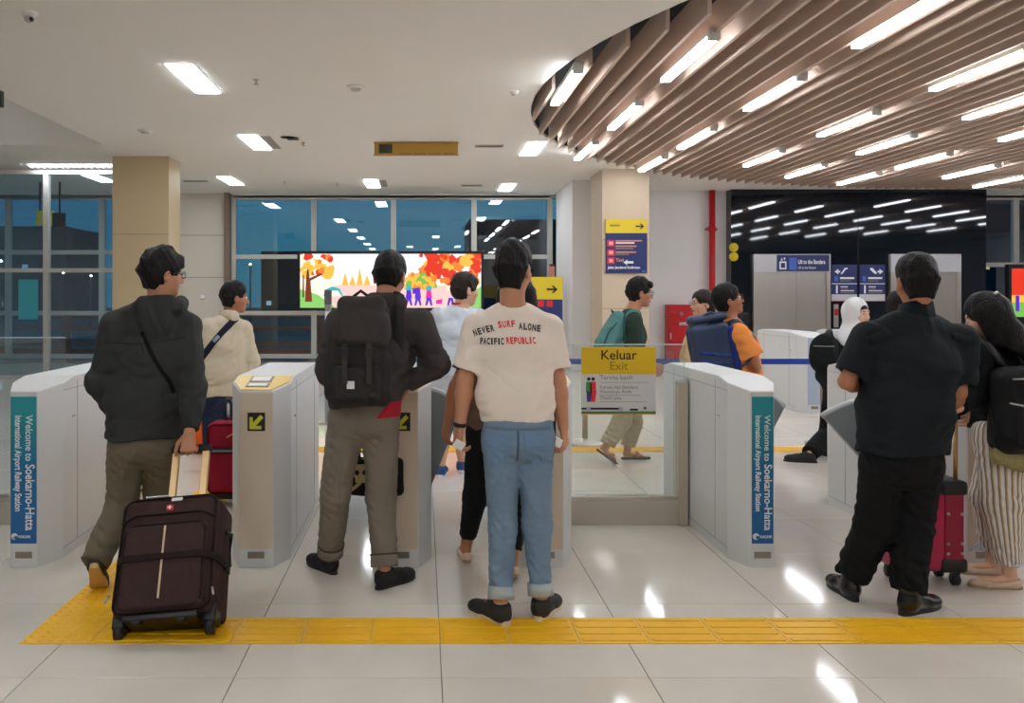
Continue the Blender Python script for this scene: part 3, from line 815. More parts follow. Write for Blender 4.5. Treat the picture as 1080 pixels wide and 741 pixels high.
for k in range(90): pc.disc(rnd.uniform(0.66, 0.99), rnd.uniform(0.45, 0.98), rnd.uniform(0.04, 0.11), rnd.choice([orange, red, red, gold, orange, red]), 7, jag=0.3)
for k in range(30): pc.disc(rnd.uniform(0.58, 0.75), rnd.uniform(0.38, 0.6), rnd.uniform(0.03, 0.08), rnd.choice([gold, gold, green, orange]), 7, jag=0.3)
pc.poly([(0.03, 0.12), (0.07, 0.12), (0.06, 0.5), (0.13, 0.62), (0.12, 0.64), (0.055, 0.55), (0.05, 0.7), (0.04, 0.7), (0.035, 0.5)], brown)
pc.poly([(0.015, 0.2), (0.025, 0.2), (0.025, 0.6), (0.018, 0.6)], brown)
for u, m1, m2 in ((0.60, teal, purple), (0.65, orange, purple), (0.71, teal, magenta), (0.83, cream, pink)):
    pc.disc(u, 0.36, 0.06, m1, 8); pc.poly([(u - 0.018, 0.18), (u + 0.018, 0.18), (u + 0.012, 0.33), (u - 0.012, 0.33)], m2)
    pc.poly([(u - 0.02, 0.05), (u - 0.01, 0.05), (u + 0.004, 0.19), (u - 0.012, 0.19)], purple); pc.poly([(u + 0.02, 0.05), (u + 0.01, 0.05), (u - 0.004, 0.19), (u + 0.012, 0.19)], purple)
pc.poly([(0.62, .26), (0.66, .28), (0.66, .38), (0.62, .36)], purple)
pc.poly([(0.75, .08), (0.78, .08), (0.785, .17), (0.75, .15)], magenta)
me = bpy.data.meshes.new('screen_picture'); pc.bm.to_mesh(me); pc.bm.free()
for m in pc.mats: me.materials.append(m)
link('screen_picture', me, None, t)
# second screen at the right edge, by the far right window
t = tag(empty('advertising_screen', (X(1068, 18.6), 18.6, 0)), 'tall narrow lit advertising screen at the right picture edge', 'screen')
box('casing', (-0.08, 0, 0.0), (0.95, 0.14, P(0, 281, 18.6)[2] + 0.05), M_black, t, 0.01)
z0, z1 = P(0, 334, 18.6)[2], P(0, 283, 18.6)[2]
box('picture_top', (-0.02, -0.006, z0 + (z1 - z0) * 0.45), (0.88, -0.002, z1), red, t); box('picture_middle', (-0.02, -0.006, z0 + (z1 - z0) * 0.3), (0.88, -0.002, z0 + (z1 - z0) * 0.45), gold, t); box('picture_bottom', (-0.02, -0.006, z0), (0.88, -0.002, z0 + (z1 - z0) * 0.3), green, t)
for k in range(4): box('figure', (0.06 + .2 * k, -0.009, z0 + 0.12), (0.14 + .2 * k, -0.006, z0 + 0.46), [purple, cream, magenta, orange][k], t)

# ------------------------------------------------------------------ glossy black lift wall with two lift portals
LY = 18.7
M_gloss = mat('gloss_black_glass_panel', (10, 20, 30), rough=0.035, spec=0.6, var=0.03)
lw = struct('wall_lift', (X(771, LY), LY, 0), (X(1040, LY), LY + 0.6, HZ), M_gloss)
lx0 = X(771, LY)
for px in (905,): box('panel_joint', (X(px, LY) - 0.006, LY - 0.002, 0), (X(px, LY) + 0.006, LY + 0.002, HZ), M_ink, lw)
box('head_panel', (X(771, LY), LY - 0.012, 3.55), (X(1040, LY), LY, HZ), M_gloss, lw)
zt = P(0, 268, LY)[2]; zh = P(0, 287, LY)[2]
def lift(px0, px1, label, sign):
    x0, x1 = X(px0, LY), X(px1, LY); w = x1 - x0
    t = tag(empty('lift_portal', (x0, LY, 0)), label, 'lift', 'steel lift portals in the black wall')
    M_head = mat('pale_steel_head', (196, 196, 200), rough=0.45, metal=0.3)
    box('head', (0, -0.10, zh), (w, -0.003, zt), M_head, t, 0.006)
    for a, c in ((0.0, 0.30), (w - 0.08, w)): box('jamb', (a, -0.10, 0), (c, -0.003, zh), M_steel, t, 0.004)
    for k in range(2):
        a = 0.30 + (w - 0.38) * k / 2; box('door_leaf', (a + 0.003, -0.05, 0.01), (a + (w - 0.38) / 2 - 0.003, -0.02, zh), M_steel, t, 0.003)
    if sign:
        s = tag(empty('lift_sign', (x0 + 0.50, LY - 0.10, zh)), 'navy lift sign with white pictograms above the left lift', 'sign')
        sw = w - 0.54; sh = zt - zh
        box('panel', (0, -0.012, 0.02), (sw, 0, sh - 0.02), M_navy, s)
        box('pictogram_cabin', (0.05, -0.016, 0.06), (0.20, -0.012, 0.23), M_white, s); box('pictogram_lift', (0.08, -0.018, 0.09), (0.17, -0.016, 0.20), M_navy, s)
        prism('pictogram_arrows', [(0.08, 0.25), (0.12, 0.25), (0.10, 0.31)], -0.016, -0.012, M_white, s); prism('pictogram_arrows', [(0.14, 0.31), (0.18, 0.31), (0.16, 0.25)], -0.016, -0.012, M_white, s)
        box('badge', (0.26, -0.015, 0.05), (0.42, -0.012, sh - 0.08), mat('blue_badge', (70, 100, 200), rough=0.5), s)
        text('Lift to the Bandara', 0.125, (0.45, -0.013, 0.18), M_white, s, sx=0.62, bold=0.003); text('Lift to the Airport', 0.085, (0.45, -0.013, 0.07), M_white, s, sx=0.62)
    return t
lift(793, 874, 'brushed steel lift door under the navy lift sign', True)
lift(937, 1011, 'brushed steel lift door behind the man in black', False)
def directory(px0, px1, flip, label):
    x0, x1 = X(px0, LY), X(px1, LY); w = x1 - x0; z0, z1 = P(0, 317, LY)[2], P(0, 279, LY)[2]
    s = tag(empty('directory_sign', (x0, LY - 0.003, z0)), label, 'sign')
    h = z1 - z0
    box('panel', (0, -0.03, 0.14), (w, 0, h), M_navy, s); box('foot_panel', (0, -0.03, 0), (w, 0, 0.14), mat('pale_grey_print', (198, 198, 204)), s); box('red_line', (0, -0.032, -0.012), (w, 0, 0.0), M_redprint, s)
    box('divider', (0, -0.033, 0.36), (w, -0.03, 0.375), M_white, s)
    ax = 0.06 if not flip else w - 0.30
    if not flip: prism('arrow', [(ax, .63), (ax + .08, .69), (ax + .08, .65), (ax + .12, .65), (ax + .12, .61), (ax + .08, .61), (ax + .08, .57)], -0.034, -0.03, M_white, s); prism('escalator_mark', [(ax + .13, .58), (ax + .17, .58), (ax + .24, .68), (ax + .28, .68), (ax + .28, .71), (ax + .22, .71)], -0.034, -0.03, M_white, s)
    else: prism('arrow', [(ax + .26, .63), (ax + .18, .69), (ax + .18, .65), (ax + .14, .65), (ax + .14, .61), (ax + .18, .61), (ax + .18, .57)], -0.034, -0.03, M_white, s); prism('escalator_mark', [(ax - .02, .71), (ax + .03, .71), (ax + .12, .61), (ax + .12, .58), (ax + .08, .58), (ax - .02, .67)], -0.034, -0.03, M_white, s)
    box('badge', (0.06, -0.034, 0.42), (0.13, -0.03, 0.53), mat('blue_badge', (70, 100, 200)), s)
    box('text_line', (0.18, -0.034, 0.47), (w - 0.06, -0.03, 0.51), M_white, s); box('text_line', (0.18, -0.034, 0.42), (w - 0.14, -0.03, 0.44), M_greyprint, s)
    text('1', 0.24, (0.05, -0.031, 0.165), M_white, s, bold=0.006)
    for k in range(4): box('text_line', (0.19, -0.034, 0.165 + k * 0.042), (w - (0.06 if k < 2 else 0.2), -0.03, 0.185 + k * 0.042), M_white if k % 2 else M_greyprint, s)
directory(876.5, 903, False, 'navy directory sign with number 1 and left arrow between the lifts')
directory(906, 932.5, True, 'navy directory sign with number 1 and right arrow between the lifts')
t = tag(empty('call_panel', (X(879, LY), LY - 0.003, P(0, 345, LY)[2])), 'small red and steel fire call panel beside the left lift', 'panel')
box('plate', (0, -0.02, 0), (0.10, 0, 0.5), M_steel, t); box('red_button', (0.01, -0.04, 0.26), (0.09, -0.02, 0.40), M_red, t, 0.01)
t = tag(empty('wall_sign', (X(770.5, LY), LY - 0.02, P(0, 275, LY)[2])), 'two small round yellow warning discs at the black wall edge', 'sign')
for z in (0.09, 0.29): lathe('disc', [(0.10, 0), (0.10, 0.012)], M_yellow, t, M=Matrix.Translation((0.06, 0, z)) @ Matrix.Rotation(math.pi / 2, 4, 'X'), n=16)

# red fire pipe and hydrant cabinet on the white wall
WYB = 19.0
pxx = X(750.5, WYB - 0.1)
t = tag(empty('fire_pipe', (pxx, WYB - 0.14, 0)), 'vertical red fire pipe on the white wall', 'pipe')
tube('pipe', [(0, 0, 0), (0, 0, HZ)], 0.065, M_red, t, 14)
for z in (0.6, 2.95): 
    lathe('coupling', [(0.085, z - 0.05), (0.085, z + 0.05)], M_red, t); box('clamp', (-0.12, 0.0, z - 0.02), (0.12, 0.135, z + 0.02), M_red, t)
t = tag(empty('hydrant_cabinet', (X(701, WYB), WYB - 0.25, 0.0)), 'red fire hydrant cabinet with white lettering on the white wall', 'hydrant cabinet')
w = X(739, WYB) - X(701, WYB); zt = P(0, 321, WYB)[2]
box('cabinet', (0, 0, 0.02), (w, 0.25, zt), M_red, t, 0.008)
box('upper_door', (0.02, -0.015, zt - 0.42), (w - 0.02, 0, zt - 0.02), M_red, t, 0.005); box('lower_door', (0.02, -0.015, 0.06), (w - 0.02, 0, zt - 0.45), M_red, t, 0.005)
text('HYDRANT', 0.085, (w * 0.56, -0.017, zt - 0.445), M_white, t, 'CENTER', bold=0.003)
lathe('alarm_bell', [(0.05, 0), (0.045, 0.03), (0.01, 0.04)], mat('alarm_grey', (190, 120, 130)), t, M=Matrix.Translation((0.28, -0.015, zt - 0.2)) @ Matrix.Rotation(math.pi / 2, 4, 'X'))
lathe('alarm_lamp', [(0.03, 0), (0.025, 0.03), (0.005, 0.035)], M_redprint, t, M=Matrix.Translation((0.12, -0.015, zt - 0.2)) @ Matrix.Rotation(math.pi / 2, 4, 'X'))
box('window_pane', (0.40, -0.02, 0.5), (w - 0.08, -0.015, zt - 0.55), mat('pale_pane', (180, 190, 180), rough=0.2), t)
box('latch', (0.04, -0.03, 0.55), (0.07, -0.015, 0.68), M_steel, t)
t = tag(empty('wall_sensor', (X(213, 19.4), 19.44, P(0, 313, 19.4)[2])), 'small white round wall sensor on the beige panel', 'sensor')  # a round sensor case without a dial
lathe('case', [(0.06, 0), (0.055, 0.03), (0.01, 0.035)], M_white, t, M=Matrix.Rotation(math.pi / 2, 4, 'X'))

# sign on the right column
def info_sign(t, w, h, full=True):
    box('panel', (0, -0.03, 0), (w, 0, h * 0.74), M_navy, t); box('header', (0, -0.032, h * 0.74), (w, 0, h), M_yellow, t)
    a = w * 0.72; z = h * 0.865
    prism('arrow', [(a, z - .012), (a + .11, z - .012), (a + .075, z - .05), (a + .10, z - .05), (a + .155, z), (a + .10, z + .05), (a + .075, z + .05), (a + .11, z + .012), (a, z + .012)], -0.036, -0.032, M_ink, t)
    box('header_line', (w * 0.1, -0.034, z + 0.0), (w * 0.34, -0.032, z + 0.03), mat('ochre_print', (150, 136, 40)), t)
    if not full: 
        for k in range(3): box('icon', (0.05 + .12 * k, -0.034, h * .60), (0.14 + .12 * k, -0.03, h * .70), M_redprint, t)
        return
    for k, z in enumerate((0.49, 0.32, 0.17)):
        box('icon', (0.03, -0.034, h * z), (0.16, -0.03, h * z + 0.12), M_redprint, t); box('icon_mark', (0.06, -0.036, h * z + 0.03), (0.13, -0.034, h * z + 0.09), mat('pink_print', (240, 170, 180)), t)
    for z, x1, m in ((0.585, .66, M_orangeprint), (0.545, .52, M_white), (0.485, .56, M_orangeprint), (0.44, .5, M_greyprint), (0.375, .55, M_orangeprint), (0.335, .42, M_greyprint)):
        box('text_line', (0.18, -0.034, h * z), (x1, -0.03, h * z + 0.025), m, t)
    text('Taxi', 0.085, (0.18, -0.031, h * 0.215), M_orangeprint, t, bold=0.002)
    prism('arrow_white', [(0.32, h * .20), (0.39, h * .25), (0.39, h * .22), (0.50, h * .22), (0.50, h * .18), (0.39, h * .18), (0.39, h * .15)], -0.034, -0.03, M_white, t)
    text('Jalan Jenderal Sudirman', 0.062, (0.04, -0.031, h * 0.085), M_white, t, bold=0.002)
    box('badge', (w - .09, -0.034, 0.02), (w - .03, -0.03, 0.05), mat('blue_badge', (70, 100, 200)), t)
t = tag(empty('column_sign', (X(638.5, 15.7), 15.697, P(0, 288, 15.7)[2])), 'yellow and navy direction sign with red icons on the beige column', 'sign')
info_sign(t, X(682, 15.7) - X(638.5, 15.7), 57 * 15.7 / F_PX)
d = 14.0
t = tag(empty('standing_sign', (X(541, d), d, 0)), 'yellow and navy standing sign with right arrow behind the man in the printed tee', 'sign')
zs = P(0, 351, d)[2]; tt = empty('sign_face', (0, 0, zs)); tt.parent = t
w, h = X(593, d) - X(541, d), P(0, 292, d)[2] - zs
box('panel', (0, -0.03, zs), (w, 0, zs + h * 0.60), M_navy, t); box('header', (0, -0.032, zs + h * 0.60), (w, 0, zs + h), M_yellow, t)
a, z = w * .68, zs + h * .78
prism('arrow', [(a, z - .015), (a + .12, z - .015), (a + .08, z - .06), (a + .11, z - .06), (a + .175, z), (a + .11, z + .06), (a + .08, z + .06), (a + .12, z + .015), (a, z + .015)], -0.036, -0.032, M_ink, t)
for k in range(2): box('icon', (w * .5 + .14 * k, -0.034, zs + h * .47), (w * .5 + .1 + .14 * k, -0.03, zs + h * .58), M_redprint, t)
for x in (0.05, w - 0.05): tube('post', [(x, 0.03, 0), (x, 0.03, zs + h)], 0.022, M_steel, t)
box('base', (0, -0.2, 0), (w, 0.25, 0.025), M_steel, t)
bpy.data.objects.remove(tt)
# slim grey post near the screen
t = tag(empty('card_post', (*P(346, 400, 10.0)[:2], 0)), 'slim grey post with a small white reader behind the man with the backpack', 'post')
box('column', (-0.035, -0.03, 0), (0.035, 0.03, 1.53), mat('post_grey', (150, 150, 152), rough=0.5), t, 0.006); box('reader', (-0.03, -0.04, 1.1), (0.03, -0.03, 1.3), M_white, t); box('cap', (-0.04, -0.035, 1.38), (0.04, 0.035, 1.545), mat('post_grey_dark', (96, 92, 96), rough=0.5), t); box('base', (-0.12, -0.12, 0), (0.12, 0.12, 0.02), M_steel, t)
# ------------------------------------------------------------------ ticket gates
M_gate = mat('pale_grey_gate_paint', (216, 215, 214), rough=0.38, spec=0.45, var=0.03, vscale=2)
M_gatetop = mat('gate_top_paint', (216, 218, 220), rough=0.32, var=0.02)
M_gfront = mat('warm_satin_gate_front', (216, 198, 178), rough=0.4, var=0.03, vscale=2)
M_flap = mat('grey_gate_flap', (140, 148, 152), rough=0.45, var=0.05)
M_reader = mat('yellow_reader_panel', (240, 204, 116), rough=0.4, var=0.04)
M_seam = mat('seam_grey', (150, 150, 150), rough=0.6)
M_plate = mat('maker_plate', (150, 140, 128), rough=0.35, metal=0.6)
mb = bpy.data.materials.new('blue_banner_print'); mb.use_nodes = True
nt = mb.node_tree; b = nt.nodes['Principled BSDF']; tc = nt.nodes.new('ShaderNodeTexCoord'); sp = nt.nodes.new('ShaderNodeSeparateXYZ'); cr = nt.nodes.new('ShaderNodeValToRGB')
nz = nt.nodes.new('ShaderNodeTexNoise'); nz.inputs['Scale'].default_value = 4; nt.links.new(tc.outputs['Generated'], nz.inputs['Vector'])
ma = nt.nodes.new('ShaderNodeMath'); ma.operation = 'MULTIPLY_ADD'; ma.inputs[1].default_value = 0.25
nt.links.new(tc.outputs['Generated'], sp.inputs[0]); nt.links.new(nz.outputs['Fac'], ma.inputs[0]); nt.links.new(sp.outputs['Z'], ma.inputs[2]); nt.links.new(ma.outputs[0], cr.inputs[0])
cr.color_ramp.elements[0].position = 0.15; cr.color_ramp.elements[0].color = lin((28, 96, 160)); cr.color_ramp.elements[1].position = 1.1; cr.color_ramp.elements[1].color = lin((40, 150, 160))
e = cr.color_ramp.elements.new(0.65); e.color = lin((22, 112, 158))
nt.links.new(cr.outputs[0], b.inputs['Base Color']); b.inputs['Roughness'].default_value = 0.4
M_banner = mb

ZF, ZT, GL = 0.955, 1.012, 1.62
def gate_body_mesh(w0, w1, bv, L, crest):
    """cabinet with chamfered ends and sloping noses; y = 0 is the end that faces the camera"""
    prof = [(0, w0), (bv, w1), (crest, w1), (L - crest, w1), (L - bv, w1), (L, w0)]
    def z(y):
        e = min(y, L - y); return ZF + (ZT - ZF) * min(1, e / crest)
    bm = bmesh.new()
    R = [bm.verts.new((w, y, 0)) for y, w in prof]; Lf = [bm.verts.new((-w, y, 0)) for y, w in prof]
    Rt = [bm.verts.new((w, y, z(y))) for y, w in prof]; Lt = [bm.verts.new((-w, y, z(y))) for y, w in prof]
    n = len(prof)
    for i in range(n - 1):
        bm.faces.new((R[i], R[i + 1], Rt[i + 1], Rt[i])); bm.faces.new((Lf[i + 1], Lf[i], Lt[i], Lt[i + 1]))
        bm.faces.new((Lt[i], Rt[i], Rt[i + 1], Lt[i + 1]))
    bm.faces.new((R[0], Rt[0], Lt[0], Lf[0])); bm.faces.new((R[-1], Lf[-1], Lt[-1], Rt[-1])); bm.faces.new(R[::-1] + Lf)
    bmesh.ops.recalc_face_normals(bm, faces=bm.faces[:])
    es = [e for e in bm.edges if e.calc_length() > 0.02 and len(e.link_faces) == 2 and e.calc_face_angle(0) > 0.3 and max(v.co.z for v in e.verts) > 0.5]
    bmesh.ops.bevel(bm, geom=es, offset=0.008, segments=2, affect='EDGES', profile=0.6)
    return bm_mesh(bm, 'body')
GB = {}
def gate(x, y0, kind, label, w0=0.0925, w1=0.165, flaps=(), L=GL, arrow=True):
    bv, crest = 0.17, 0.32
    t = tag(empty('ticket_gate', (x, y0, 0)), label, 'ticket gate', 'ticket gates in a row')
    key = (w0, w1, L)
    if key not in GB: GB[key] = gate_body_mesh(w0, w1, bv, L, crest); GB[key].materials.append(M_gate)
    link('body', GB[key], None, t)
    for s in (-1, 1):
        box('side_seam', (s * w1 - 0.0012, crest + 0.05, 0.06), (s * w1 + 0.0012, crest + 0.055, 0.98), M_seam, t)
        box('side_seam', (s * w1 - 0.0012, L - crest - 0.1, 0.06), (s * w1 + 0.0012, L - crest - 0.095, 0.98), M_seam, t)
        box('side_seam', (s * w1 - 0.0012, bv, 0.94), (s * w1 + 0.0012, L - bv, 0.943), M_seam, t)
        box('side_seam', (s * w1 - 0.0012, bv, 0.055), (s * w1 + 0.0012, L - bv, 0.058), M_seam, t)
        for k in range(2): lathe('screw', [(0.006, 0), (0.004, 0.003)], M_seam, t, M=Matrix.Translation((s * w1, 0.30 + 0.03 * k, 0.78)) @ Matrix.Rotation(s * math.pi / 2, 4, 'Y'), n=8)
    box('plate', (-0.045, -0.004, 0.05), (0.045, 0.0, 0.085), M_plate, t)
    if kind == 'banner':
        z0, z1 = 0.13, 0.925
        bn = box('banner', (-w0 + 0.004, -0.003, z0), (w0 - 0.004, 0.0, z1), M_banner, t)
        kx = w0 / 0.0745
        text('Welcome to', 0.055 * kx, (0.012 * kx, -0.0035, z1 - 0.10), M_white, bn, M=DOWN, sx=0.88 / kx, bold=0.0006)
        text('Soekarno-Hatta', 0.070 * kx, (0.012 * kx, -0.0035, z1 - 0.365), M_white, bn, M=DOWN, sx=0.80 / kx, bold=0.001)
        text('International Airport Railway Station', 0.050 * kx, (-0.045 * kx, -0.0035, z1 - 0.10), M_white, bn, M=DOWN, sx=0.70 / kx, bold=0.001)
        ex = -w0 + 0.026
        lathe('emblem', [(0.018, 0), (0.018, 0.002)], M_white, bn, M=Matrix.Translation((ex, -0.003, z0 + 0.038)) @ Matrix.Rotation(math.pi / 2, 4, 'X'), n=18)
        lathe('emblem_notch', [(0.010, 0), (0.010, 0.0024)], M_banner, bn, M=Matrix.Translation((ex + 0.008, -0.003, z0 + 0.033)) @ Matrix.Rotation(math.pi / 2, 4, 'X'), n=14)
        text('RAILINK', 0.021, (ex + 0.022, -0.0035, z0 + 0.030), M_white, bn, bold=0.0004, sx=0.85)
    elif kind == 'plain':
        box('front_panel', (-w0 + 0.003, -0.003, 0.10), (w0 - 0.003, 0.0, 0.945), mat('blue_grey_front', (168, 182, 200), rough=0.35), t)
    else:
        box('front_panel', (-w0 + 0.003, -0.003, 0.10), (w0 - 0.003, 0.0, 0.945), M_gfront, t)
        # sloping reader panel on the nose
        sl = math.atan2(ZT - ZF, crest); RM = Matrix.Translation((0, 0, ZF)) @ Matrix.Rotation(sl, 4, 'X')
        bm = bmesh.new(); pts = [(-w0 + .008, .012), (w0 - .008, .012), (w1 - .014, bv), (w1 - .014, .30), (-w1 + .014, .30), (-w1 + .014, bv)]
        a = [bm.verts.new(RM @ Vector((px, py, 0.001))) for px, py in pts]; c = [bm.verts.new(RM @ Vector((px, py, 0.006))) for px, py in pts]
        bm.faces.new(c)
        for i in range(6): bm.faces.new((a[i], a[(i + 1) % 6], c[(i + 1) % 6], c[i]))
        rp = link('reader_panel', bm_mesh(bm), M_reader, t)
        for (y_, h_) in ((0.06, 0.07), (0.16, 0.11)):
            box('display_frame', (-0.07, y_, 0.006), (0.055, y_ + h_, 0.010), M_seam, rp, M=RM); box('display', (-0.058, y_ + 0.012, 0.010), (0.043, y_ + h_ - 0.012, 0.012), M_white, rp, M=RM)
    if arrow:
        s = box('arrow_plate', (-0.045, -0.006, 0.74), (0.05, -0.003, 0.84), M_ink, t)
        g = mat('yellow_green_print', (206, 208, 40), rough=0.5)
        prism('arrow', [(-0.034, 0.75), (0.03, 0.75), (0.03, 0.768), (-0.001, 0.768), (0.041, 0.812), (0.025, 0.828), (-0.016, 0.785), (-0.016, 0.815), (-0.034, 0.815)], -0.008, -0.006, g, s)
    for (side, yf, reach, zt) in flaps:
        # fan-shaped barrier wing that swings out of the cabinet's side
        hx, hz = side * (w1 - 0.02), 0.30; pts = []
        R = 0.62
        a0, a1 = math.radians(52), math.radians(92)
        k = reach / (R * math.cos(a0))
        arc = [(hx + side * R * math.cos(a) * k, hz + R * math.sin(a) * zt) for a in np.linspace(a0, a1, 10)]
        poly = [(hx, hz - 0.02)] + arc
        fl = prism('flap', poly, yf - 0.02, yf + 0.02, M_flap, t)
        rim = [(hx + side * R * 1.0 * math.cos(a) * k, yf, hz + R * math.sin(a) * zt) for a in np.linspace(a0, a1, 10)]
        tube('flap_edge', rim, 0.022, mat('flap_rim', (184, 188, 192), rough=0.4), fl, 8)
    return t
GY = 4.68
gate(-2.165, GY, 'banner', 'ticket gate with blue welcome banner at the left picture edge', 0.0745, 0.1425, arrow=False)
gate(-0.905, GY, 'reader', 'ticket gate with yellow reader panel left of the man with the grey backpack', flaps=((-1, 0.85, 0.16, 1.0),))
gate(-0.118, GY, 'reader', 'ticket gate right behind the man with the grey backpack', flaps=((1, 0.50, 0.20, 0.98),))
gate(0.67, GY, 'reader', 'ticket gate hidden behind the man in the printed tee', flaps=((-1, 0.85, 0.14, 1.0),))
gate(1.842, GY, 'banner', 'ticket gate with blue welcome banner beside the exit panel', 0.0625, 0.1305, arrow=False, flaps=((1, 0.62, 0.26, 1.0),))
gate(3.045, GY, 'reader', 'ticket gate behind the man in black with two grey fan flaps', flaps=((-1, 0.72, 0.40, 0.86), (-1, 0.52, 0.20, 0.97)))
gate(4.25, GY, 'reader', 'ticket gate at the right picture edge behind the woman', flaps=())
# second row of gates further back
gate(4.95, 10.9, 'plain', 'far ticket gate with small arrow plate behind the blue belt', flaps=(), arrow=True)
gate(5.80, 10.9, 'plain', 'second far ticket gate in front of the left lift', flaps=(), arrow=False)
gate(6.65, 10.9, 'plain', 'third far ticket gate behind the woman in the white headscarf', flaps=(), arrow=False)
gate(7.50, 10.9, 'plain', 'fourth far ticket gate beside the second lift', flaps=(), arrow=False)
gate(9.3, 10.9, 'plain', 'far ticket gate seen beside the woman with striped trousers', flaps=(), arrow=False)

# ------------------------------------------------------------------ glass barriers on steel plinths
def barrier(x0, x1, y, ztop, label, post=None):
    t = tag(empty('glass_barrier', ((x0 + x1) / 2, y, 0)), label, 'glass barrier'); w = (x1 - x0) / 2
    box('plinth', (-w, -0.05, 0), (w, 0.05, 0.155), M_steel2, t, 0.004); box('clamp_rail', (-w, -0.03, 0.155), (w, 0.03, 0.178), M_steel, t, 0.003)
    box('glass_pane', (-w + 0.01, -0.006, 0.17), (w - 0.01, 0.006, ztop), M_glass, t)
    box('glass_edge', (-w + 0.01, -0.006, ztop), (w - 0.01, 0.006, ztop + 0.006), mat('polished_glass_edge', (214, 226, 222), rough=0.2), t)
    if post is not None: box('end_post', (post - 0.028, -0.07, 0), (post + 0.028, 0.03, 0.92), mat('champagne_post', (196, 184, 164), rough=0.4, metal=0.3), t, 0.004)
    return t
bx0, bx1, by = 0.84, 1.708, 5.6
barrier(bx0, bx1, by, 1.155, 'fixed glass panel on a steel plinth that carries the exit notice', post=(bx1 - bx0) / 2 - 0.035)
barrier(-6.0, -2.31, by, 1.20, 'fixed glass panel on a steel plinth left of the left gate')
# exit notice on the glass
d = by - 0.012
nx0, nx1, nz0, nz1 = X(613, d), X(691.5, d), P(0, 437, d)[2], P(0, 366, d)[2]
w, h = nx1 - nx0, nz1 - nz0
t = tag(empty('exit_notice', (nx0, d, nz0)), 'yellow and white Keluar Exit notice stuck on the glass panel', 'notice')
box('sheet', (0, -0.004, 0), (w, 0, h), mat('notice_paper', (214, 210, 208), rough=0.6, var=0.02), t)
box('header', (0, -0.006, h * 0.60), (w, -0.004, h), mat('exit_yellow', (228, 186, 10), rough=0.5, var=0.03), t)
text('Keluar', 0.088, (w * 0.50, -0.0065, h * 0.82), M_ink, t, 'CENTER', bold=0.0006); text('Exit', 0.078, (w * 0.50, -0.0065, h * 0.665), mat('olive_print', (150, 122, 10)), t, 'CENTER')
for s, sz, z in (('Terima kasih', .042, .52), ('Kereta Api Bandara', .031, .385), ('Khususnya Anda', .031, .32), ('Thank you', .033, .225)):
    text(s, sz, (w * .245, -0.0045, h * z), M_greyprint, t)
for z, x1 in ((.475, .9), (.285, .8), (.19, .86)): box('rule', (w * .245, -0.0055, h * z), (w * x1, -0.004, h * z + .0025), M_greyprint, t)
def figure(x, cloth, legs, skirt):
    hgt = h * 0.34; z = h * 0.19
    lathe('figure_head', [(0.012, 0), (0.012, 0.002)], M_ink, t, M=Matrix.Translation((x, -0.004, z + hgt)) @ Matrix.Rotation(math.pi / 2, 4, 'X'), n=12)
    prism('figure_body', [(x - .02, z + hgt * .45), (x + .02, z + hgt * .45), (x + .017, z + hgt * .88), (x - .017, z + hgt * .88)], -0.006, -0.004, cloth, t)
    prism('figure_legs', [(x - .012, z), (x + .012, z), (x + (.022 if skirt else .016), z + hgt * .46), (x - (.022 if skirt else .016), z + hgt * .46)], -0.006, -0.004, legs, t)
figure(w * .10, mat('green_print', (50, 140, 60)), mat('blue_print', (40, 60, 130)), False); figure(w * .158, M_redprint, M_redprint, True)
box('train_strip', (0, -0.0055, h * .075), (w * .5, -0.004, h * .105), M_ink, t); box('train_strip', (w * .65, -0.0055, h * .06), (w * .76, -0.004, h * .09), M_ink, t); box('train_strip', (w * .84, -0.0055, h * .08), (w * .87, -0.004, h * .115), M_ink, t)
for k in range(2): box('train_nose', (w * (.07 + .43 * k), -0.0065, h * .055), (w * (.12 + .43 * k), -0.0055, h * .115), mat('lilac_print', (176, 170, 200)), t)
box('grass_strip', (0, -0.0055, h * .03), (w, -0.004, h * .05), mat('green_print', (50, 140, 60)), t); box('track_strip', (0, -0.0055, h * .012), (w, -0.004, h * .032), M_greyprint, t); box('orange_strip', (0, -0.0055, 0), (w, -0.004, h * .012), mat('orange_strip_print', (230, 160, 90)), t)

# ------------------------------------------------------------------ belt barrier posts and blue belts
M_belt = mat('blue_belt', (24, 70, 176), rough=0.6, var=0.05)
def stanchion(px, d, label):
    t = tag(empty('belt_post', (X(px, d), d, 0)), label, 'belt post', 'belt posts')
    lathe('base', [(0.17, 0), (0.17, 0.012), (0.14, 0.03), (0.05, 0.05), (0.03, 0.06)], M_steel, t, n=24)
    tube('pole', [(0, 0, 0.05), (0, 0, 0.86)], 0.028, mat('post_tan_steel', (176, 160, 136), rough=0.35, metal=0.6), t, 14)
    lathe('head', [(0.036, 0.74), (0.036, 0.90), (0.02, 0.92)], M_black, t)
    return t
stanchion(617, 8.6, 'steel belt post standing behind the exit notice'); stanchion(548, 8.6, 'belt post hidden behind the man in the printed tee'); stanchion(868, 8.6, 'belt post behind the ticket gate at right')
def belt(px0, px1, d, label):
    o = box('belt', (X(px0, d) + 0.036, -0.002, 0.795), (X(px1, d) - 0.036, 0.002, 0.85), M_belt); o.location = (0, d, 0)
    tag(o, label, 'belt', 'blue belts between the posts')
belt(548, 617, 8.6, 'short blue belt stretched left of the exit notice'); belt(617, 868, 8.6, 'long blue belt stretched behind the orange tee and the gates')
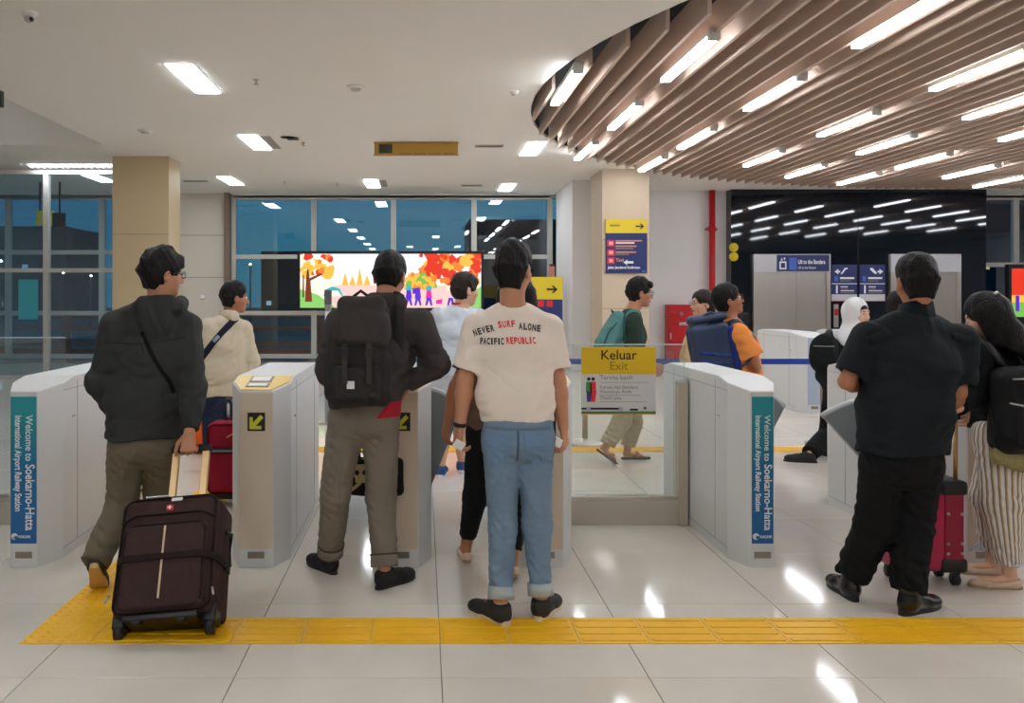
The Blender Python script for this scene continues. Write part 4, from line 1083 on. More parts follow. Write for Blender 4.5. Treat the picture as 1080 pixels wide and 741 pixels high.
# ------------------------------------------------------------------ people
M_skin = mat('skin_warm', (198, 140, 108), rough=0.55, spec=0.35, var=0.06, vscale=12)
M_skin2 = mat('skin_brown', (180, 120, 88), rough=0.55, spec=0.35, var=0.06, vscale=12)
M_skin3 = mat('skin_light', (222, 172, 144), rough=0.55, spec=0.35, var=0.06, vscale=12)
M_hair = mat('black_hair', (22, 18, 18), rough=0.5, spec=0.22, var=0.5, vscale=40, bump=0.6, bscale=120, stretch=(1, 1, 0.35))
M_hair2 = mat('dark_brown_hair', (40, 28, 26), rough=0.5, spec=0.25, var=0.5, vscale=40, bump=0.6, bscale=120, stretch=(1, 1, 0.35))
M_lips = mat('lip_skin', (170, 92, 84), rough=0.5, var=0.05)
M_lens = mat('spectacle_black', (20, 20, 22), rough=0.3)
me_ = bpy.data.materials.new('eye_white_and_iris'); me_.use_nodes = True
nt = me_.node_tree; b = nt.nodes['Principled BSDF']; tc = nt.nodes.new('ShaderNodeTexCoord'); sp = nt.nodes.new('ShaderNodeSeparateXYZ'); cr = nt.nodes.new('ShaderNodeValToRGB'); cr.color_ramp.interpolation = 'CONSTANT'
mm = nt.nodes.new('ShaderNodeMath'); mm.operation = 'MULTIPLY'; mm.inputs[1].default_value = 80.0
nt.links.new(tc.outputs['Object'], sp.inputs[0]); nt.links.new(sp.outputs['Y'], mm.inputs[0]); nt.links.new(mm.outputs[0], cr.inputs[0]); nt.links.new(cr.outputs[0], b.inputs['Base Color'])
cr.color_ramp.elements[0].color = (0.75, 0.72, 0.70, 1); cr.color_ramp.elements[1].position = 0.80; cr.color_ramp.elements[1].color = (0.02, 0.012, 0.01, 1)
b.inputs['Roughness'].default_value = 0.15
M_eye = me_
bm = bmesh.new(); bmesh.ops.create_uvsphere(bm, u_segments=10, v_segments=8, radius=0.0122); EYE = bm_mesh(bm, 'eye', True); EYE.materials.append(M_eye)

class Person:
    def __init__(s, label, base, J, skin=M_skin, face=(0, 1, 0), look=0.0, hs=1.0, hands=None, bulk=1.0, h=0.013, hh=0.006, hf=0.0042, feet=None, legk=0.80, faced=False, group=None, tilt=0.0):
        s.root = tag(empty('person', (base[0], base[1], 0)), label, 'person', group)
        s.o = np.array([base[0], base[1], 0.0]); s.bulk = bulk
        s.J = {k: (P(*v) if not isinstance(v, np.ndarray) else v) - s.o for k, v in J.items()}
        J = s.J; s.feet = {}
        for k, ft in (feet or {}).items():
            heel, yaw, pitch = np.array(ft[0], float) - s.o, math.radians(ft[1]), math.radians(ft[2] if len(ft) > 2 else 0)
            L_ = ft[3] if len(ft) > 3 else 0.275
            M_ = Matrix.Translation((heel[0], heel[1], 0)) @ Matrix.Rotation(-yaw, 4, 'Z') @ Matrix.Translation((0, L_ * 0.8, 0)) @ Matrix.Rotation(-pitch, 4, 'X') @ Matrix.Translation((0, -L_ * 0.8, 0))
            s.feet[k] = (M_, L_); J['an' + k] = np.array(M_ @ Vector((0, 0.058, 0.085))); J['toe' + k] = J['an' + k] + np.array(M_.to_3x3() @ Vector((0, 1, -0.18))); s.__dict__['dn' + k] = np.array(M_.to_3x3() @ Vector((0, 0, -1)))
        s.sx = unit(J['shR'] - J['shL']); s.sx = unit(s.sx)
        hx = unit(J['hipR'] - J['hipL']) if 'hipR' in J else s.sx
        s.hx = hx
        if 'hipL' not in J: J['hipL'] = J['pelvis'] - hx * 0.085 - V3(0, 0, 0.03); J['hipR'] = J['pelvis'] + hx * 0.085 - V3(0, 0, 0.03)
        s.waist = (J['pelvis'] * 0.55 + J['chest'] * 0.45)
        F = unit(face); U = unit(V3(0, 0, 1) - F * F[2] * 0.999); R = np.cross(F, U)
        if tilt: U = unit(U + R * tilt); R = np.cross(F, U)
        s.A = np.stack([R, F, U]); s.hc = J['head']; s.hs = hs; s.skin = skin; s.hh = hh
        pts = np.array([J[q] for q in J if not q.startswith('toe')])
        hands = hands or {}
        fine = [(s.hc - 0.15 * hs, s.hc + 0.15 * hs, hh)]
        HP = {}
        for k in ('L', 'R'):
            w, e = J['wr' + k], J['el' + k]
            d0 = unit(w - e); hd = hands.get(k, {})
            d = unit(hd.get('d', d0)); n = np.array(hd.get('n', (0.8 if k == 'L' else -0.8, 0.5, 0)), float); n = unit(n - d * (n @ d))
            th = np.cross(d, n); want = np.array(hd.get('t', (0, 1, 0.2)), float)
            if th @ want < 0: th = -th
            HP[k] = s._hand(w, d, n, th, hd.get('curl', 22), hd.get('s', 1.0), hd.get('spread', 0.05))
            q = np.concatenate([np.array([p[0], p[1]]) for p in HP[k][1]])
            if hd.get('fine', True): fine.append((q.min(0) - 0.014, q.max(0) + 0.014, hf))
        lo = pts.min(0) - 0.22; hi = pts.max(0) + 0.22; lo[2] = -0.02
        s.lo, s.hi = lo, hi
        v = Vol(lo, hi, h, fine); b_ = bulk
        v.add(econe(J['pelvis'] - V3(0, 0, 0.03), s.waist, hx, (0.155 * b_, 0.105 * b_), (0.135 * b_, 0.095 * b_)), 0)
        v.add(econe(s.waist, J['chest'], s.sx, (0.135 * b_, 0.095 * b_), (0.155 * b_, 0.108 * b_)), 0.05)
        v.add(econe(J['chest'], J['neck'] - V3(0, 0, 0.06), s.sx, (0.155 * b_, 0.108 * b_), (0.10, 0.07)), 0.05)
        for k in ('L', 'R'):
            v.add(cone(J['neck'] - V3(0, 0, 0.05), J['sh' + k], 0.05, 0.05), 0.04)
            v.add(cone(J['sh' + k], J['el' + k], 0.045 * b_, 0.037), 0.02)
            v.add(cone(J['el' + k], J['el' + k] * 0.7 + J['wr' + k] * 0.3, 0.037, 0.039), 0.02); v.add(cone(J['el' + k] * 0.7 + J['wr' + k] * 0.3, J['wr' + k], 0.039, 0.025), 0.02)
            lk = legk; v.add(cone(J['hip' + k], J['kn' + k], 0.080 * lk, 0.054 * lk), 0.03)
            v.add(cone(J['kn' + k], J['kn' + k] * 0.65 + J['an' + k] * 0.35, 0.052 * lk, 0.053 * lk), 0.02); v.add(cone(J['kn' + k] * 0.65 + J['an' + k] * 0.35, J['an' + k], 0.053 * lk, 0.033), 0.02)
            td = unit(s.J.get('toe' + k, V3(0, 1, 0) - 0) - (J['an' + k] if 'toe' + k in J else 0))
            dn = s.__dict__.get('dn' + k, V3(0, 0, -1)); tip = J['an' + k] + td * 0.13 + dn * 0.028
            v.add(econe(J['an' + k] - td * 0.026 + dn * 0.04, tip, np.cross(td, dn), (0.024, 0.022), (0.032, 0.014)), 0.02)
            first, segs = HP[k]
            for (a, c, r1, r2, sd) in first: v.add(econe(a, c, sd, r1, r2), 0.012)
            for (a, c, r1, r2) in segs: v.add(cone(a, c, r1, r2), 0.004)
        s._head(v)
        v.add(cone(J['neck'] - V3(0, 0, 0.03), s.hp(0, -0.018, -0.05), 0.062 * (0.5 + b_ / 2), 0.053), 0.03)
        s.body = vol_obj('body', v, skin, s.root)
        if faced: s.face_parts()
    def hp(s, r, f, u): return s.hc + (s.A.T @ (V3(r, f, u) * s.hs))
    def _hand(s, w, d, n, t, curl, sc, spread):
        first = [(w, w + d * 0.085 * sc, (0.027 * sc, 0.018 * sc), (0.041 * sc, 0.0135 * sc), t)]; segs = []
        for i, (L, r) in enumerate(((0.072, 0.0085), (0.080, 0.0088), (0.074, 0.0083), (0.058, 0.0075))):
            p = w + d * (0.088 - 0.004 * (i == 3) - 0.003 * (i == 0)) * sc + t * (0.031 - 0.0212 * i) * sc
            side = (1.5 - i) * spread; a = 0
            for j, q in enumerate((0.45, 0.30, 0.25)):
                a += math.radians(curl * (1.0 + 0.12 * i))
                dd = unit(d * math.cos(a) + n * math.sin(a) + t * side)
                e = p + dd * L * q * sc; segs.append((p, e, r * sc * (1.06 - 0.08 * j), r * sc * (1.0 - 0.1 * j))); p = e
        p = w + d * 0.022 * sc + t * 0.028 * sc
        for L, mix, r in ((0.045, (0.75, 0.62, 0.25), 0.0125), (0.034, (0.85, 0.35, 0.40), 0.0105), (0.026, (0.9, 0.1, 0.5), 0.0092)):
            dd = unit(d * mix[0] + t * mix[1] + n * mix[2]); e = p + dd * L * sc; segs.append((p, e, r * sc, r * 0.9 * sc)); p = e
        return first, segs
    def _head(s, v):
        A, k = s.A, s.hs
        def el(c, r, kk): v.add(ell(s.hp(*c), np.array(r) * k, A), kk)
        el((0, -0.012, 0.030), (0.074, 0.094, 0.084), 0)
        el((0, 0.030, -0.045), (0.057, 0.060, 0.066), 0.04)
        el((0, 0.070, -0.094), (0.022, 0.020, 0.017), 0.03)
        for sd in (-1, 1):
            el((sd * 0.038, 0.058, -0.028), (0.026, 0.026, 0.028), 0.02)
            v.cut(ell(s.hp(sd * 0.032, 0.103, 0.004), np.array((0.017, 0.014, 0.010)) * k, A), 0.012)
            el((sd * 0.077, -0.006, -0.012), (0.0095, 0.019, 0.033), 0.006)
            v.cut(ell(s.hp(sd * 0.088, 0.000, -0.010), np.array((0.006, 0.010, 0.018)) * k, A), 0.005)
        v.add(cone(s.hp(-0.036, 0.080, 0.024), s.hp(0.036, 0.080, 0.024), 0.011 * k), 0.02)
        v.add(cone(s.hp(0, 0.088, 0.008), s.hp(0, 0.108, -0.030), 0.007 * k, 0.012 * k), 0.014)
        for sd in (-1, 1): v.add(cone(s.hp(sd * 0.010, 0.098, -0.034), s.hp(sd * 0.006, 0.102, -0.034), 0.008 * k), 0.008)
        v.add(ell(s.hp(0, 0.088, -0.058), np.array((0.022, 0.011, 0.006)) * k, A), 0.008); v.add(ell(s.hp(0, 0.086, -0.069), np.array((0.020, 0.010, 0.007)) * k, A), 0.008)
    def face_parts(s):
        for sd in (-1, 1):
            e = link('eye', EYE, None, s.root); c = s.hp(sd * 0.031, 0.0815, 0.004)
            M = Matrix([list(s.A[0]) + [0], list(s.A[1]) + [0], list(s.A[2]) + [0], [0, 0, 0, 1]]).transposed(); e.matrix_local = Matrix.Translation(c) @ M @ Matrix.Diagonal((s.hs,) * 3 + (1,))
            tube('eyebrow', [s.hp(sd * 0.014, 0.093, 0.022), s.hp(sd * 0.031, 0.090, 0.028), s.hp(sd * 0.048, 0.078, 0.023)], 0.0038, M_hair, s.root, 6)
        bm = bmesh.new(); b_tube(bm, [s.hp(-0.021, 0.091, -0.063), s.hp(-0.008, 0.0985, -0.060), s.hp(0, 0.0985, -0.061), s.hp(0.008, 0.0985, -0.060), s.hp(0.021, 0.091, -0.063)], 0.004, 6)
        b_tube(bm, [s.hp(-0.018, 0.090, -0.066), s.hp(0, 0.0970, -0.071), s.hp(0.018, 0.090, -0.066)], 0.005, 6)
        link('lips', bm_mesh(bm, 'lips', True), M_lips, s.root)
    def glasses(s, dark=False, rim=0.0022):
        bm = bmesh.new()
        for sd in (-1, 1):
            ring = [s.hp(sd * 0.033 + 0.023 * math.cos(a), 0.104, 0.002 + 0.018 * math.sin(a)) for a in np.linspace(0, 6.283, 15)]
            b_tube(bm, ring, rim, 6); b_tube(bm, [s.hp(sd * 0.056, 0.102, 0.006), s.hp(sd * 0.078, 0.085, 0.006), s.hp(sd * 0.084, 0.0, 0.004), s.hp(sd * 0.082, -0.02, -0.01)], rim, 6)
        b_tube(bm, [s.hp(-0.011, 0.106, 0.006), s.hp(0.011, 0.106, 0.006)], rim, 6)
        return link('glasses', bm_mesh(bm, 'glasses', True), M_lens, s.root)
    def hair(s, m=M_hair, top=0.018, side=0.008, nape=-0.075, front=0.045, spike=0.004, seed=1, extra=None, h=None, fringe=0.0, name='hair'):
        A, k = s.A, s.hs
        v = Vol(s.hc - 0.22 * k, s.hc + 0.20 * k, h or s.hh * 0.9)
        v.add(ell(s.hp(0, -0.012, 0.034), np.array((0.074 + side, 0.094 + side * 1.15, 0.083 + top)) * k, A), 0)
        v.add(ell(s.hp(0, 0.005, 0.062), np.array((0.068 + side * 0.8, 0.088, 0.058 + top)) * k, A), 0.03)
        v.add(econe(s.hp(0, -0.035, 0.0), s.hp(0, -0.040, nape + 0.012), A[0], (0.070 * k + side * 0.6, 0.062 * k + side), (0.050 * k, 0.043 * k), 0.012), 0.03)
        if fringe: v.add(econe(s.hp(-0.045, 0.070, 0.075), s.hp(0.045, 0.075, 0.075), A[2], (0.028, 0.022), (0.028, 0.022)), 0.03)
        if spike: v.fold(spike, 130, seed, aniso=(1, 1, 0.6)); v.fold(spike * 0.6, 55, seed + 9)
        v.plane(s.hp(0, 0, nape), -(A[2] + A[1] * 0.25))
        v.cut(ell(s.hp(0, 0.115, -0.035), np.array((0.078, 0.075, 0.100 + 0.0)) * k, A), 0.012)
        for sd in (-1, 1):
            v.cut(ell(s.hp(sd * 0.088, 0.002, -0.020), np.array((0.030, 0.026, 0.036)) * k, A), 0.010)
            v.cut(ell(s.hp(sd * 0.080, 0.045, -0.055), np.array((0.040, 0.060, 0.050)) * k, A), 0.012)
        if extra: extra(v, s)
        return vol_obj(name, v, m, s.root)
    # ---------------------------------------------------------------- clothes
    def top(s, name, m, hem, rh, rw, rc, ru=None, sleeve='long', sr=(0.075, 0.062, 0.055, 0.042), cut=0.6, folds=0.004, fr=38, h=0.010, seed=3, extra=None, neck=0.066, drop=0.045, hemc=None, shr=0.06, post=None, kk=0.03):
        J = s.J; pts = np.array([J[k] for k in J if not k.startswith('toe')]); lo = pts.min(0) - 0.24; hi = pts.max(0) + 0.1; lo[2] = max(hem - 0.12 - 0, 0) if sleeve == 'short' else min(hem, J['wrL'][2], J['wrR'][2]) - 0.12
        v = Vol(lo, hi, h)
        hc = V3(*(hemc if hemc is not None else (J['pelvis'][:2])), hem - 0.02)
        ru = ru or (rc[0] * 0.72, rc[1] * 0.72)
        v.add(econe(hc, s.waist, s.hx, rh, rw), 0); v.add(econe(s.waist, J['chest'], s.sx, rw, rc), 0.05)
        v.add(econe(J['chest'], J['neck'] - V3(0, 0, drop + 0.035), s.sx, rc, ru), 0.05)
        for k in 'LR': v.add(cone(J['neck'] - V3(0, 0, drop), J['sh' + k] + V3(0, 0, 0.0), shr, shr), 0.05)
        X_, Y_, Z_ = v.grid(); v.f = np.maximum(v.f, (hem - Z_).astype(np.float32))
        for k in 'LR':
            a, e, w = J['sh' + k], J['el' + k], J['wr' + k]
            if sleeve == 'short':
                v.add(cone(a, a + (e - a) * cut, sr[0], sr[1], flat=True), kk)
            elif sleeve == 'long':
                v.add(cone(a, e, sr[0], sr[1]), kk); w2 = e + (w - e) * 0.97; v.add(cone(e, w2, sr[2], sr[3], flat=True), 0.03)
        if extra: extra(v, s)
        if folds:
            v.fold(folds, fr, seed, aniso=(1, 1, 0.8))
            sp = [(*(J['el' + k]), 0.13) for k in 'LR'] + [(*(s.waist + s.hx * q + V3(0, 0, z)), 0.15) for q in (-0.15, 0, 0.15) for z in (-0.08, 0.1)] + [(*(J['sh' + k] * 0.75 + J['chest'] * 0.25 - V3(0, 0, 0.06)), 0.12) for k in 'LR']
            v.crease(folds * 0.6, fr * 1.7, sp, seed + 5, aniso=(0.6, 0.6, 1.0))
        v.cut(cone(J['neck'] - V3(0, 0, 0.015), s.hp(0, -0.018, -0.03), neck, neck), 0.01)
        if post: post(v, s)
        if sleeve == 'short':
            for k in 'LR':
                a, e = J['sh' + k], J['el' + k]; c = a + (e - a) * cut
                v.cut(cone(c + unit(e - a) * 0.02, c + unit(e - a) * 0.1, sr[1] - 0.014), 0.004)
        return vol_obj(name, v, m, s.root)
    def pants(s, name, m, waist, rw, rhip, thigh, knee, hem, hemz, folds=0.004, fr=42, h=0.010, seed=7, drop=0.0, extra=None):
        J = s.J; pts = np.array([J[k] for k in ('pelvis', 'hipL', 'hipR', 'knL', 'knR', 'anL', 'anR')]); lo = pts.min(0) - 0.2; hi = pts.max(0) + 0.22; lo[2] = max(-0.01, min(hemz if not isinstance(hemz, tuple) else min(hemz), 9) - 0.05)
        v = Vol(lo, hi, h)
        v.add(econe(J['pelvis'] - V3(0, 0, 0.05), V3(*J['pelvis'][:2], waist + 0.04), s.hx, rhip, rw), 0)
        hz = hemz if isinstance(hemz, tuple) else (hemz, hemz)
        for i, k in enumerate('LR'):
            a, c, e = J['hip' + k] - V3(0, 0, drop), J['kn' + k], J['an' + k]
            v.add(cone(a, c, thigh, knee), 0.025)
            u = unit(e - c); L = np.linalg.norm(e - c); t = min(1.1, max(0.2, (c[2] - hz[i]) / max(c[2] - e[2], 1e-3)))
            v.add(cone(c, c + u * L * t, knee, hem, flat=True), 0.02)
        if extra: extra(v, s)
        if folds:
            v.fold(folds * 0.6, fr * 0.7, seed, aniso=(0.9, 0.9, 1.2))
            sp = [(*J['kn' + k], 0.13) for k in 'LR'] + [(*(J['an' + k] + V3(0, 0, 0.10)), 0.14) for k in 'LR'] + [(*(J['hip' + k] - V3(0, 0, 0.09)), 0.13) for k in 'LR']
            v.crease(folds * 0.55, fr * 1.9, sp, seed + 5)
        Z_ = v.grid()[2]; v.f = np.maximum(v.f, (Z_ - waist).astype(np.float32))
        return vol_obj(name, v, m, s.root)

def sole_mesh(L, w, t, flare=0.0, pitch=0):
    n = 28; bm = bmesh.new(); ring = []
    for k in range(n):
        a = 2 * math.pi * k / n; y = L / 2 - L / 2 * math.cos(a); u = y / L
        wd = w * (0.78 + 0.26 * math.sin(math.pi * min(1, max(0, (u - 0.35) / 0.75))) - 0.10 * math.exp(-((u - 0.42) / 0.16) ** 2))
        ring.append((wd * math.sin(a) * (abs(math.sin(a)) ** -0.35 if abs(math.sin(a)) > 1e-3 else 0), y))
    for z0, z1, k in ((0, t, 1.0),):
        A = [bm.verts.new((x * (1 + flare), y, z0)) for x, y in ring]; B = [bm.verts.new((x, y, z1)) for x, y in ring]
        bm.faces.new(A[::-1]); bm.faces.new(B)
        for i in range(n): bm.faces.new((A[i], A[(i + 1) % n], B[(i + 1) % n], B[i]))
    return bm_mesh(bm, 'sole')

SHOES = {}
def shoe(person, k_, kind, m_up, m_sole, label=None):
    """shoe on foot k_ of a person"""
    L = person.feet[k_][1]
    key = (kind, m_up.name, L)
    if key not in SHOES:
        k = L / 0.275
        v = Vol((-0.07 * k, -0.02, -0.005), (0.07 * k, L + 0.02, 0.26), 0.0055)
        st = 0.026 if kind in ('sneaker', 'boot') else 0.016
        if kind == 'flat':
            v.add(ell((0, 0.045 * k, 0.035), (0.033 * k, 0.045 * k, 0.035)), 0); v.add(econe((0, 0.05 * k, 0.022), (0, 0.19 * k, 0.018), (1, 0, 0), (0.032, 0.022), (0.040, 0.020)), 0.02); v.add(ell((0, 0.215 * k, 0.022), (0.038 * k, 0.058 * k, 0.022)), 0.02)
            v.cut(econe((0, 0.04 * k, 0.055), (0, 0.16 * k, 0.045), (1, 0, 0), (0.026, 0.022), (0.027, 0.022)), 0.006)
        else:
            v.add(ell((0, 0.052 * k, 0.045), (0.036 * k, 0.050 * k, 0.05)), 0); v.add(econe((0, 0.06 * k, 0.045), (0, 0.165 * k, 0.036), (1, 0, 0), (0.036, 0.042), (0.043, 0.034)), 0.02)
            v.add(ell((0, 0.212 * k, 0.030), (0.045 * k, 0.061 * k, 0.034)), 0.03)
            top = {'sneaker': 0.088, 'slip': 0.080, 'boot': 0.165}[kind]
            v.add(econe((0, 0.062 * k, 0.05), (0, 0.055 * k, top), (1, 0, 0), (0.038, 0.05), (0.039, 0.046), 0.02, flat=True), 0.03)
            v.add(econe((0, 0.10 * k, 0.07), (0, 0.165 * k, 0.055), (1, 0, 0), (0.026, 0.016), (0.026, 0.014)), 0.02)
        Z_ = v.grid()[2]; v.f = np.maximum(v.f, (st * 0.55 - Z_).astype(np.float32))
        me = v.mesh('shoe'); me.materials.append(m_up)
        sm = sole_mesh(L + 0.006, 0.043 * k, st); sm.transform(Matrix.Translation((0, -0.003, 0))); sm.materials.append(m_sole)
        SHOES[key] = (me, sm)
    me, sm = SHOES[key]
    o = link('shoe', me, None, person.root); so = link('sole', sm, None, o)
    o.matrix_local = person.feet[k_][0]
    if label: o['label'] = label
    if kind in ('sneaker', 'boot'):
        bm = bmesh.new()
        for i in range(4): b_tube(bm, [(-0.02, 0.115 + i * 0.016, 0.098 - i * 0.010), (0, 0.118 + i * 0.016, 0.104 - i * 0.011), (0.02, 0.115 + i * 0.016, 0.098 - i * 0.010)], 0.0028, 5)
        lc = link('laces', bm_mesh(bm, 'laces', True), m_sole if kind == 'sneaker' else M_black, o)
    return o

def Fl(px, py): d = F_PX * CAMZ / (py - VPY); return P(px, py, d)      # floor point under a pixel
def R_(deg): return math.radians(deg)

def collar_ring(person, r0, r1, z0, z1, material, parent, thick=0.006, lean=(0, 0)):
    """stand-up collar around a neck"""
    n = person.J['neck']; bm = bmesh.new(); N = 24; rings = []
    for (r, z, t) in ((r0, z0, 0), (r1, z1, 0), (r1, z1, thick), (r0, z0, thick)):
        k = (z - z0) / (z1 - z0)
        rings.append([bm.verts.new((n[0] + lean[0] * k + (r - t) * math.cos(a), n[1] + lean[1] * k + (r - t) * 0.95 * math.sin(a), n[2] + z + 0.018 * k * math.sin(-a))) for a in [2 * math.pi * i / N for i in range(N)]])
    for q in range(4):
        a, b = rings[q], rings[(q + 1) % 4]
        for i in range(N): bm.faces.new((a[i], a[(i + 1) % N], b[(i + 1) % N], b[i]))
    return link('collar', bm_mesh(bm, 'collar', True), material, parent)
# ================================================================== man in the printed tee (middle)
M_tee = fabric('cream_tee_cotton', (242, 226, 212), var=0.03)
M_jean = fabric('washed_blue_denim', (118, 140, 162), var=0.28, vscale=5)
M_jeancuff = fabric('pale_denim_cuff', (176, 184, 186), var=0.08)
M_blackshoe = mat('black_canvas', (34, 36, 38), rough=0.7, var=0.1)
M_cream = mat('cream_rubber', (214, 196, 168), rough=0.6)
d = 3.98
W = Person('man in a cream tee with red and black lettering and blue jeans, seen from behind', (X(543, d), d), dict(
    head=(541.5, 284, 3.97), neck=(541, 325, 3.99), chest=(543, 368, 3.97), pelvis=(546, 452, 3.96), shL=(504, 346, 3.98), shR=(580, 346, 3.98),
    elL=(491, 400, 3.98), wrL=(485, 448, 4.00), elR=(588, 400, 3.98), wrR=(594, 449, 3.99), hipL=(528, 462, 3.96), hipR=(565, 462, 3.96),
    knL=(530, 556, 3.98), knR=(566, 553, 3.99)),
    feet=dict(L=(Fl(537, 661), -36), R=(Fl(566, 656), 28)), skin=M_skin, face=(0.5, 0.85, -0.05), hands=dict(L=dict(n=(0.9, 0.4, 0), t=(0.2, 1, 0), curl=34), R=dict(n=(-0.9, 0.4, 0), t=(-0.2, 1, 0), curl=34)))
W.hair(top=0.018, side=0.005, nape=-0.104, spike=0.004)
hemz = P(0, 443, 3.97)[2]
def tee_folds(v, s):
    for i in range(5):
        a = P(505 + i * 3, 380 + 14 * i, 3.87) - s.o; b_ = P(525 + 9 * i, 352 + 22 * i, 3.86) - s.o
tee = W.top('t_shirt', M_tee, hemz, (0.168, 0.118), (0.174, 0.122), (0.182, 0.120), (0.135, 0.085), 'short', (0.066, 0.074), cut=0.80, folds=0.0065, fr=20, h=0.0075, neck=0.060, drop=0.022, shr=0.050)
jeans = W.pants('jeans', M_jean, hemz + 0.02, (0.158, 0.108), (0.160, 0.118), 0.086, 0.066, 0.050, (0.13, 0.135), folds=0.0065, fr=34, h=0.0075)
for k, (x, z) in (('L', (529, 632)), ('R', (570, 628))):
    a = W.J['an' + k]; c = W.J['kn' + k]; u = unit(a - c); c0 = a - u * 0.085
    tube('jean_cuff', [a - u * 0.075, a - u * 0.020], 0.0595, M_jeancuff, jeans, 18)
for x0, x1 in ((-0.150, -0.022), (0.020, 0.148)):
    xm = (x0 + x1) / 2; zt_, zb_ = hemz - 0.035, hemz - 0.20
    drape_patch('back_pocket', jeans, [(x0 + .01, zt_), (x1 - .01, zt_ + (-0.006 if x0 < 0 else 0.0)), (x1 - .018, zb_ + .02), (xm, zb_), (x0 + .018, zb_ + .02)], fabric('pocket_denim', (112, 138, 168), var=0.15), jeans, 0.001, 0.005, 8)
drape_strip('waistband', jeans, [(-0.15, hemz - 0.008), (0.15, hemz - 0.008)], 0.035, M_jean, jeans, 0.001, 0.003)
drape_strip('back_seam', jeans, [(0.0, hemz - 0.03), (0.0, hemz - 0.17)], 0.010, fabric('dark_denim_seam', (80, 102, 132)), jeans, 0.0, 0.002)
# lettering on the back
def shirt_text(word, m, centre_px, base_py, size, span_px, arc=0.0, cpx=544.0, up=0.0):
    """letters set one by one along a gentle arc and pressed onto the cloth"""
    dd = 3.86; mpp = dd / F_PX; n = len(word); bm = bmesh.new()
    for i, ch in enumerate(word):
        px = centre_px + span_px * ((i + 0.5) / n - 0.5); off = (px - cpx)
        py = base_py + arc * off * off; ang = -math.atan(2 * arc * off) + up
        me = text_mesh(ch, size, 'CENTER', 0.0, bold=0.0014)
        wd = max(v.co.x for v in me.vertices) - min(v.co.x for v in me.vertices); gs = min(1.0, span_px / n * mpp * 0.82 / max(wd, 0.004))
        c = P(px, py, dd) - W.o; t = bmesh.new(); t.from_mesh(me)
        bmesh.ops.subdivide_edges(t, edges=[e for e in t.edges if e.calc_length() > 0.012], cuts=1)
        base_n = len(bm.verts); mp_ = {}
        for v in t.verts:
            x, z = v.co.x * gs, v.co.y
            q = (c[0] + x * math.cos(ang) - z * math.sin(ang), c[2] + x * math.sin(ang) + z * math.cos(ang))
            h = drape_y(tee, q[0], q[1], 0.0035)
            mp_[v.index] = bm.verts.new(h if h is not None else (q[0], c[1], q[1]))
        for f in t.faces:
            try: bm.faces.new([mp_[v.index] for v in f.verts])
            except ValueError: pass
        t.free()
    link('lettering', bm_mesh(bm, 'lettering'), m, tee)
shirt_text('NEVER', M_ink, 511.5, 347, 0.040, 22, 0.0042); shirt_text('SURF', M_redprint, 535, 344.5, 0.040, 18, 0.0042); shirt_text('ALONE', M_ink, 559, 347, 0.040, 24, 0.0042)
shirt_text('PACIFIC', M_ink, 519, 363, 0.040, 25, 0.0); shirt_text('REPUBLIC', M_redprint, 549.5, 362, 0.040, 32, 0.0, up=0.06)
wr = W.J['wrL']; u = unit(W.J['wrL'] - W.J['elL'])
tube('wristband', [wr - u * 0.012, wr + u * 0.006], 0.0315, M_black, W.root, 16)
for px, py, nm in ((484, 469, 'folded white ticket held in the left hand of the man in the printed tee'), (588, 466, 'folded white ticket held in the right hand of the man in the printed tee')):
    o = box('ticket', (-0.028, -0.004, -0.020), (0.028, 0.004, 0.020), M_white, None, 0.002); o.location = P(px, py, 3.955); o.rotation_euler = (0.3, 0.5, 0.5); tag(o, nm, 'ticket')
o = box('phone', (-0.006, -0.03, -0.05), (0.006, 0.03, 0.05), M_black, None, 0.003); o.location = P(583.5, 452, 3.97); o.rotation_euler = (0, 0, 0.1); tag(o, 'black phone sticking out of the right jeans pocket', 'phone')
for k in 'LR': shoe(W, k, 'sneaker', M_blackshoe, M_cream)

# ================================================================== man in the dark jacket pulling the brown suitcase
M_jack = fabric('charcoal_nylon_jacket', (54, 55, 54), var=0.15, rough=0.7)
M_jack2 = fabric('navy_nylon_panel', (40, 42, 58), var=0.12, rough=0.65)
M_khaki = fabric('olive_khaki_twill', (112, 102, 84), var=0.12)
d = 4.45
A = Person('man in a charcoal hooded jacket and khaki trousers pulling the brown suitcase', (X(160, d), d), dict(
    head=(171, 289, 4.45), neck=(168, 331, 4.45), chest=(160, 378, 4.45), pelvis=(152, 458, 4.46), shL=(124, 345, 4.42), shR=(196, 345, 4.48),
    elL=(106, 402, 4.43), wrL=(118, 432, 4.60), elR=(203, 410, 4.42), wrR=(200, 456, 4.30), hipL=(134, 466, 4.44), hipR=(170, 466, 4.48),
    knL=(129, 530, 4.50), knR=(168, 535, 4.66)),
    feet=dict(L=(V3((114 - VPX) * 4.35 / F_PX, 4.12, 0), -10, 44), R=(V3((165 - VPX) * 4.8 / F_PX, 4.70, 0), 8)), skin=M_skin, face=(0.72, 0.62, -0.06), hands=dict(L=dict(curl=30, fine=False), R=dict(d=(0.0, -0.35, -1), n=(0, 1, 0), t=(-1, 0.0, 0), curl=62)))
A.hair(top=0.026, side=0.015, nape=-0.098, spike=0.006, fringe=1)
A.glasses()
hz = P(0, 461, 4.45)[2]
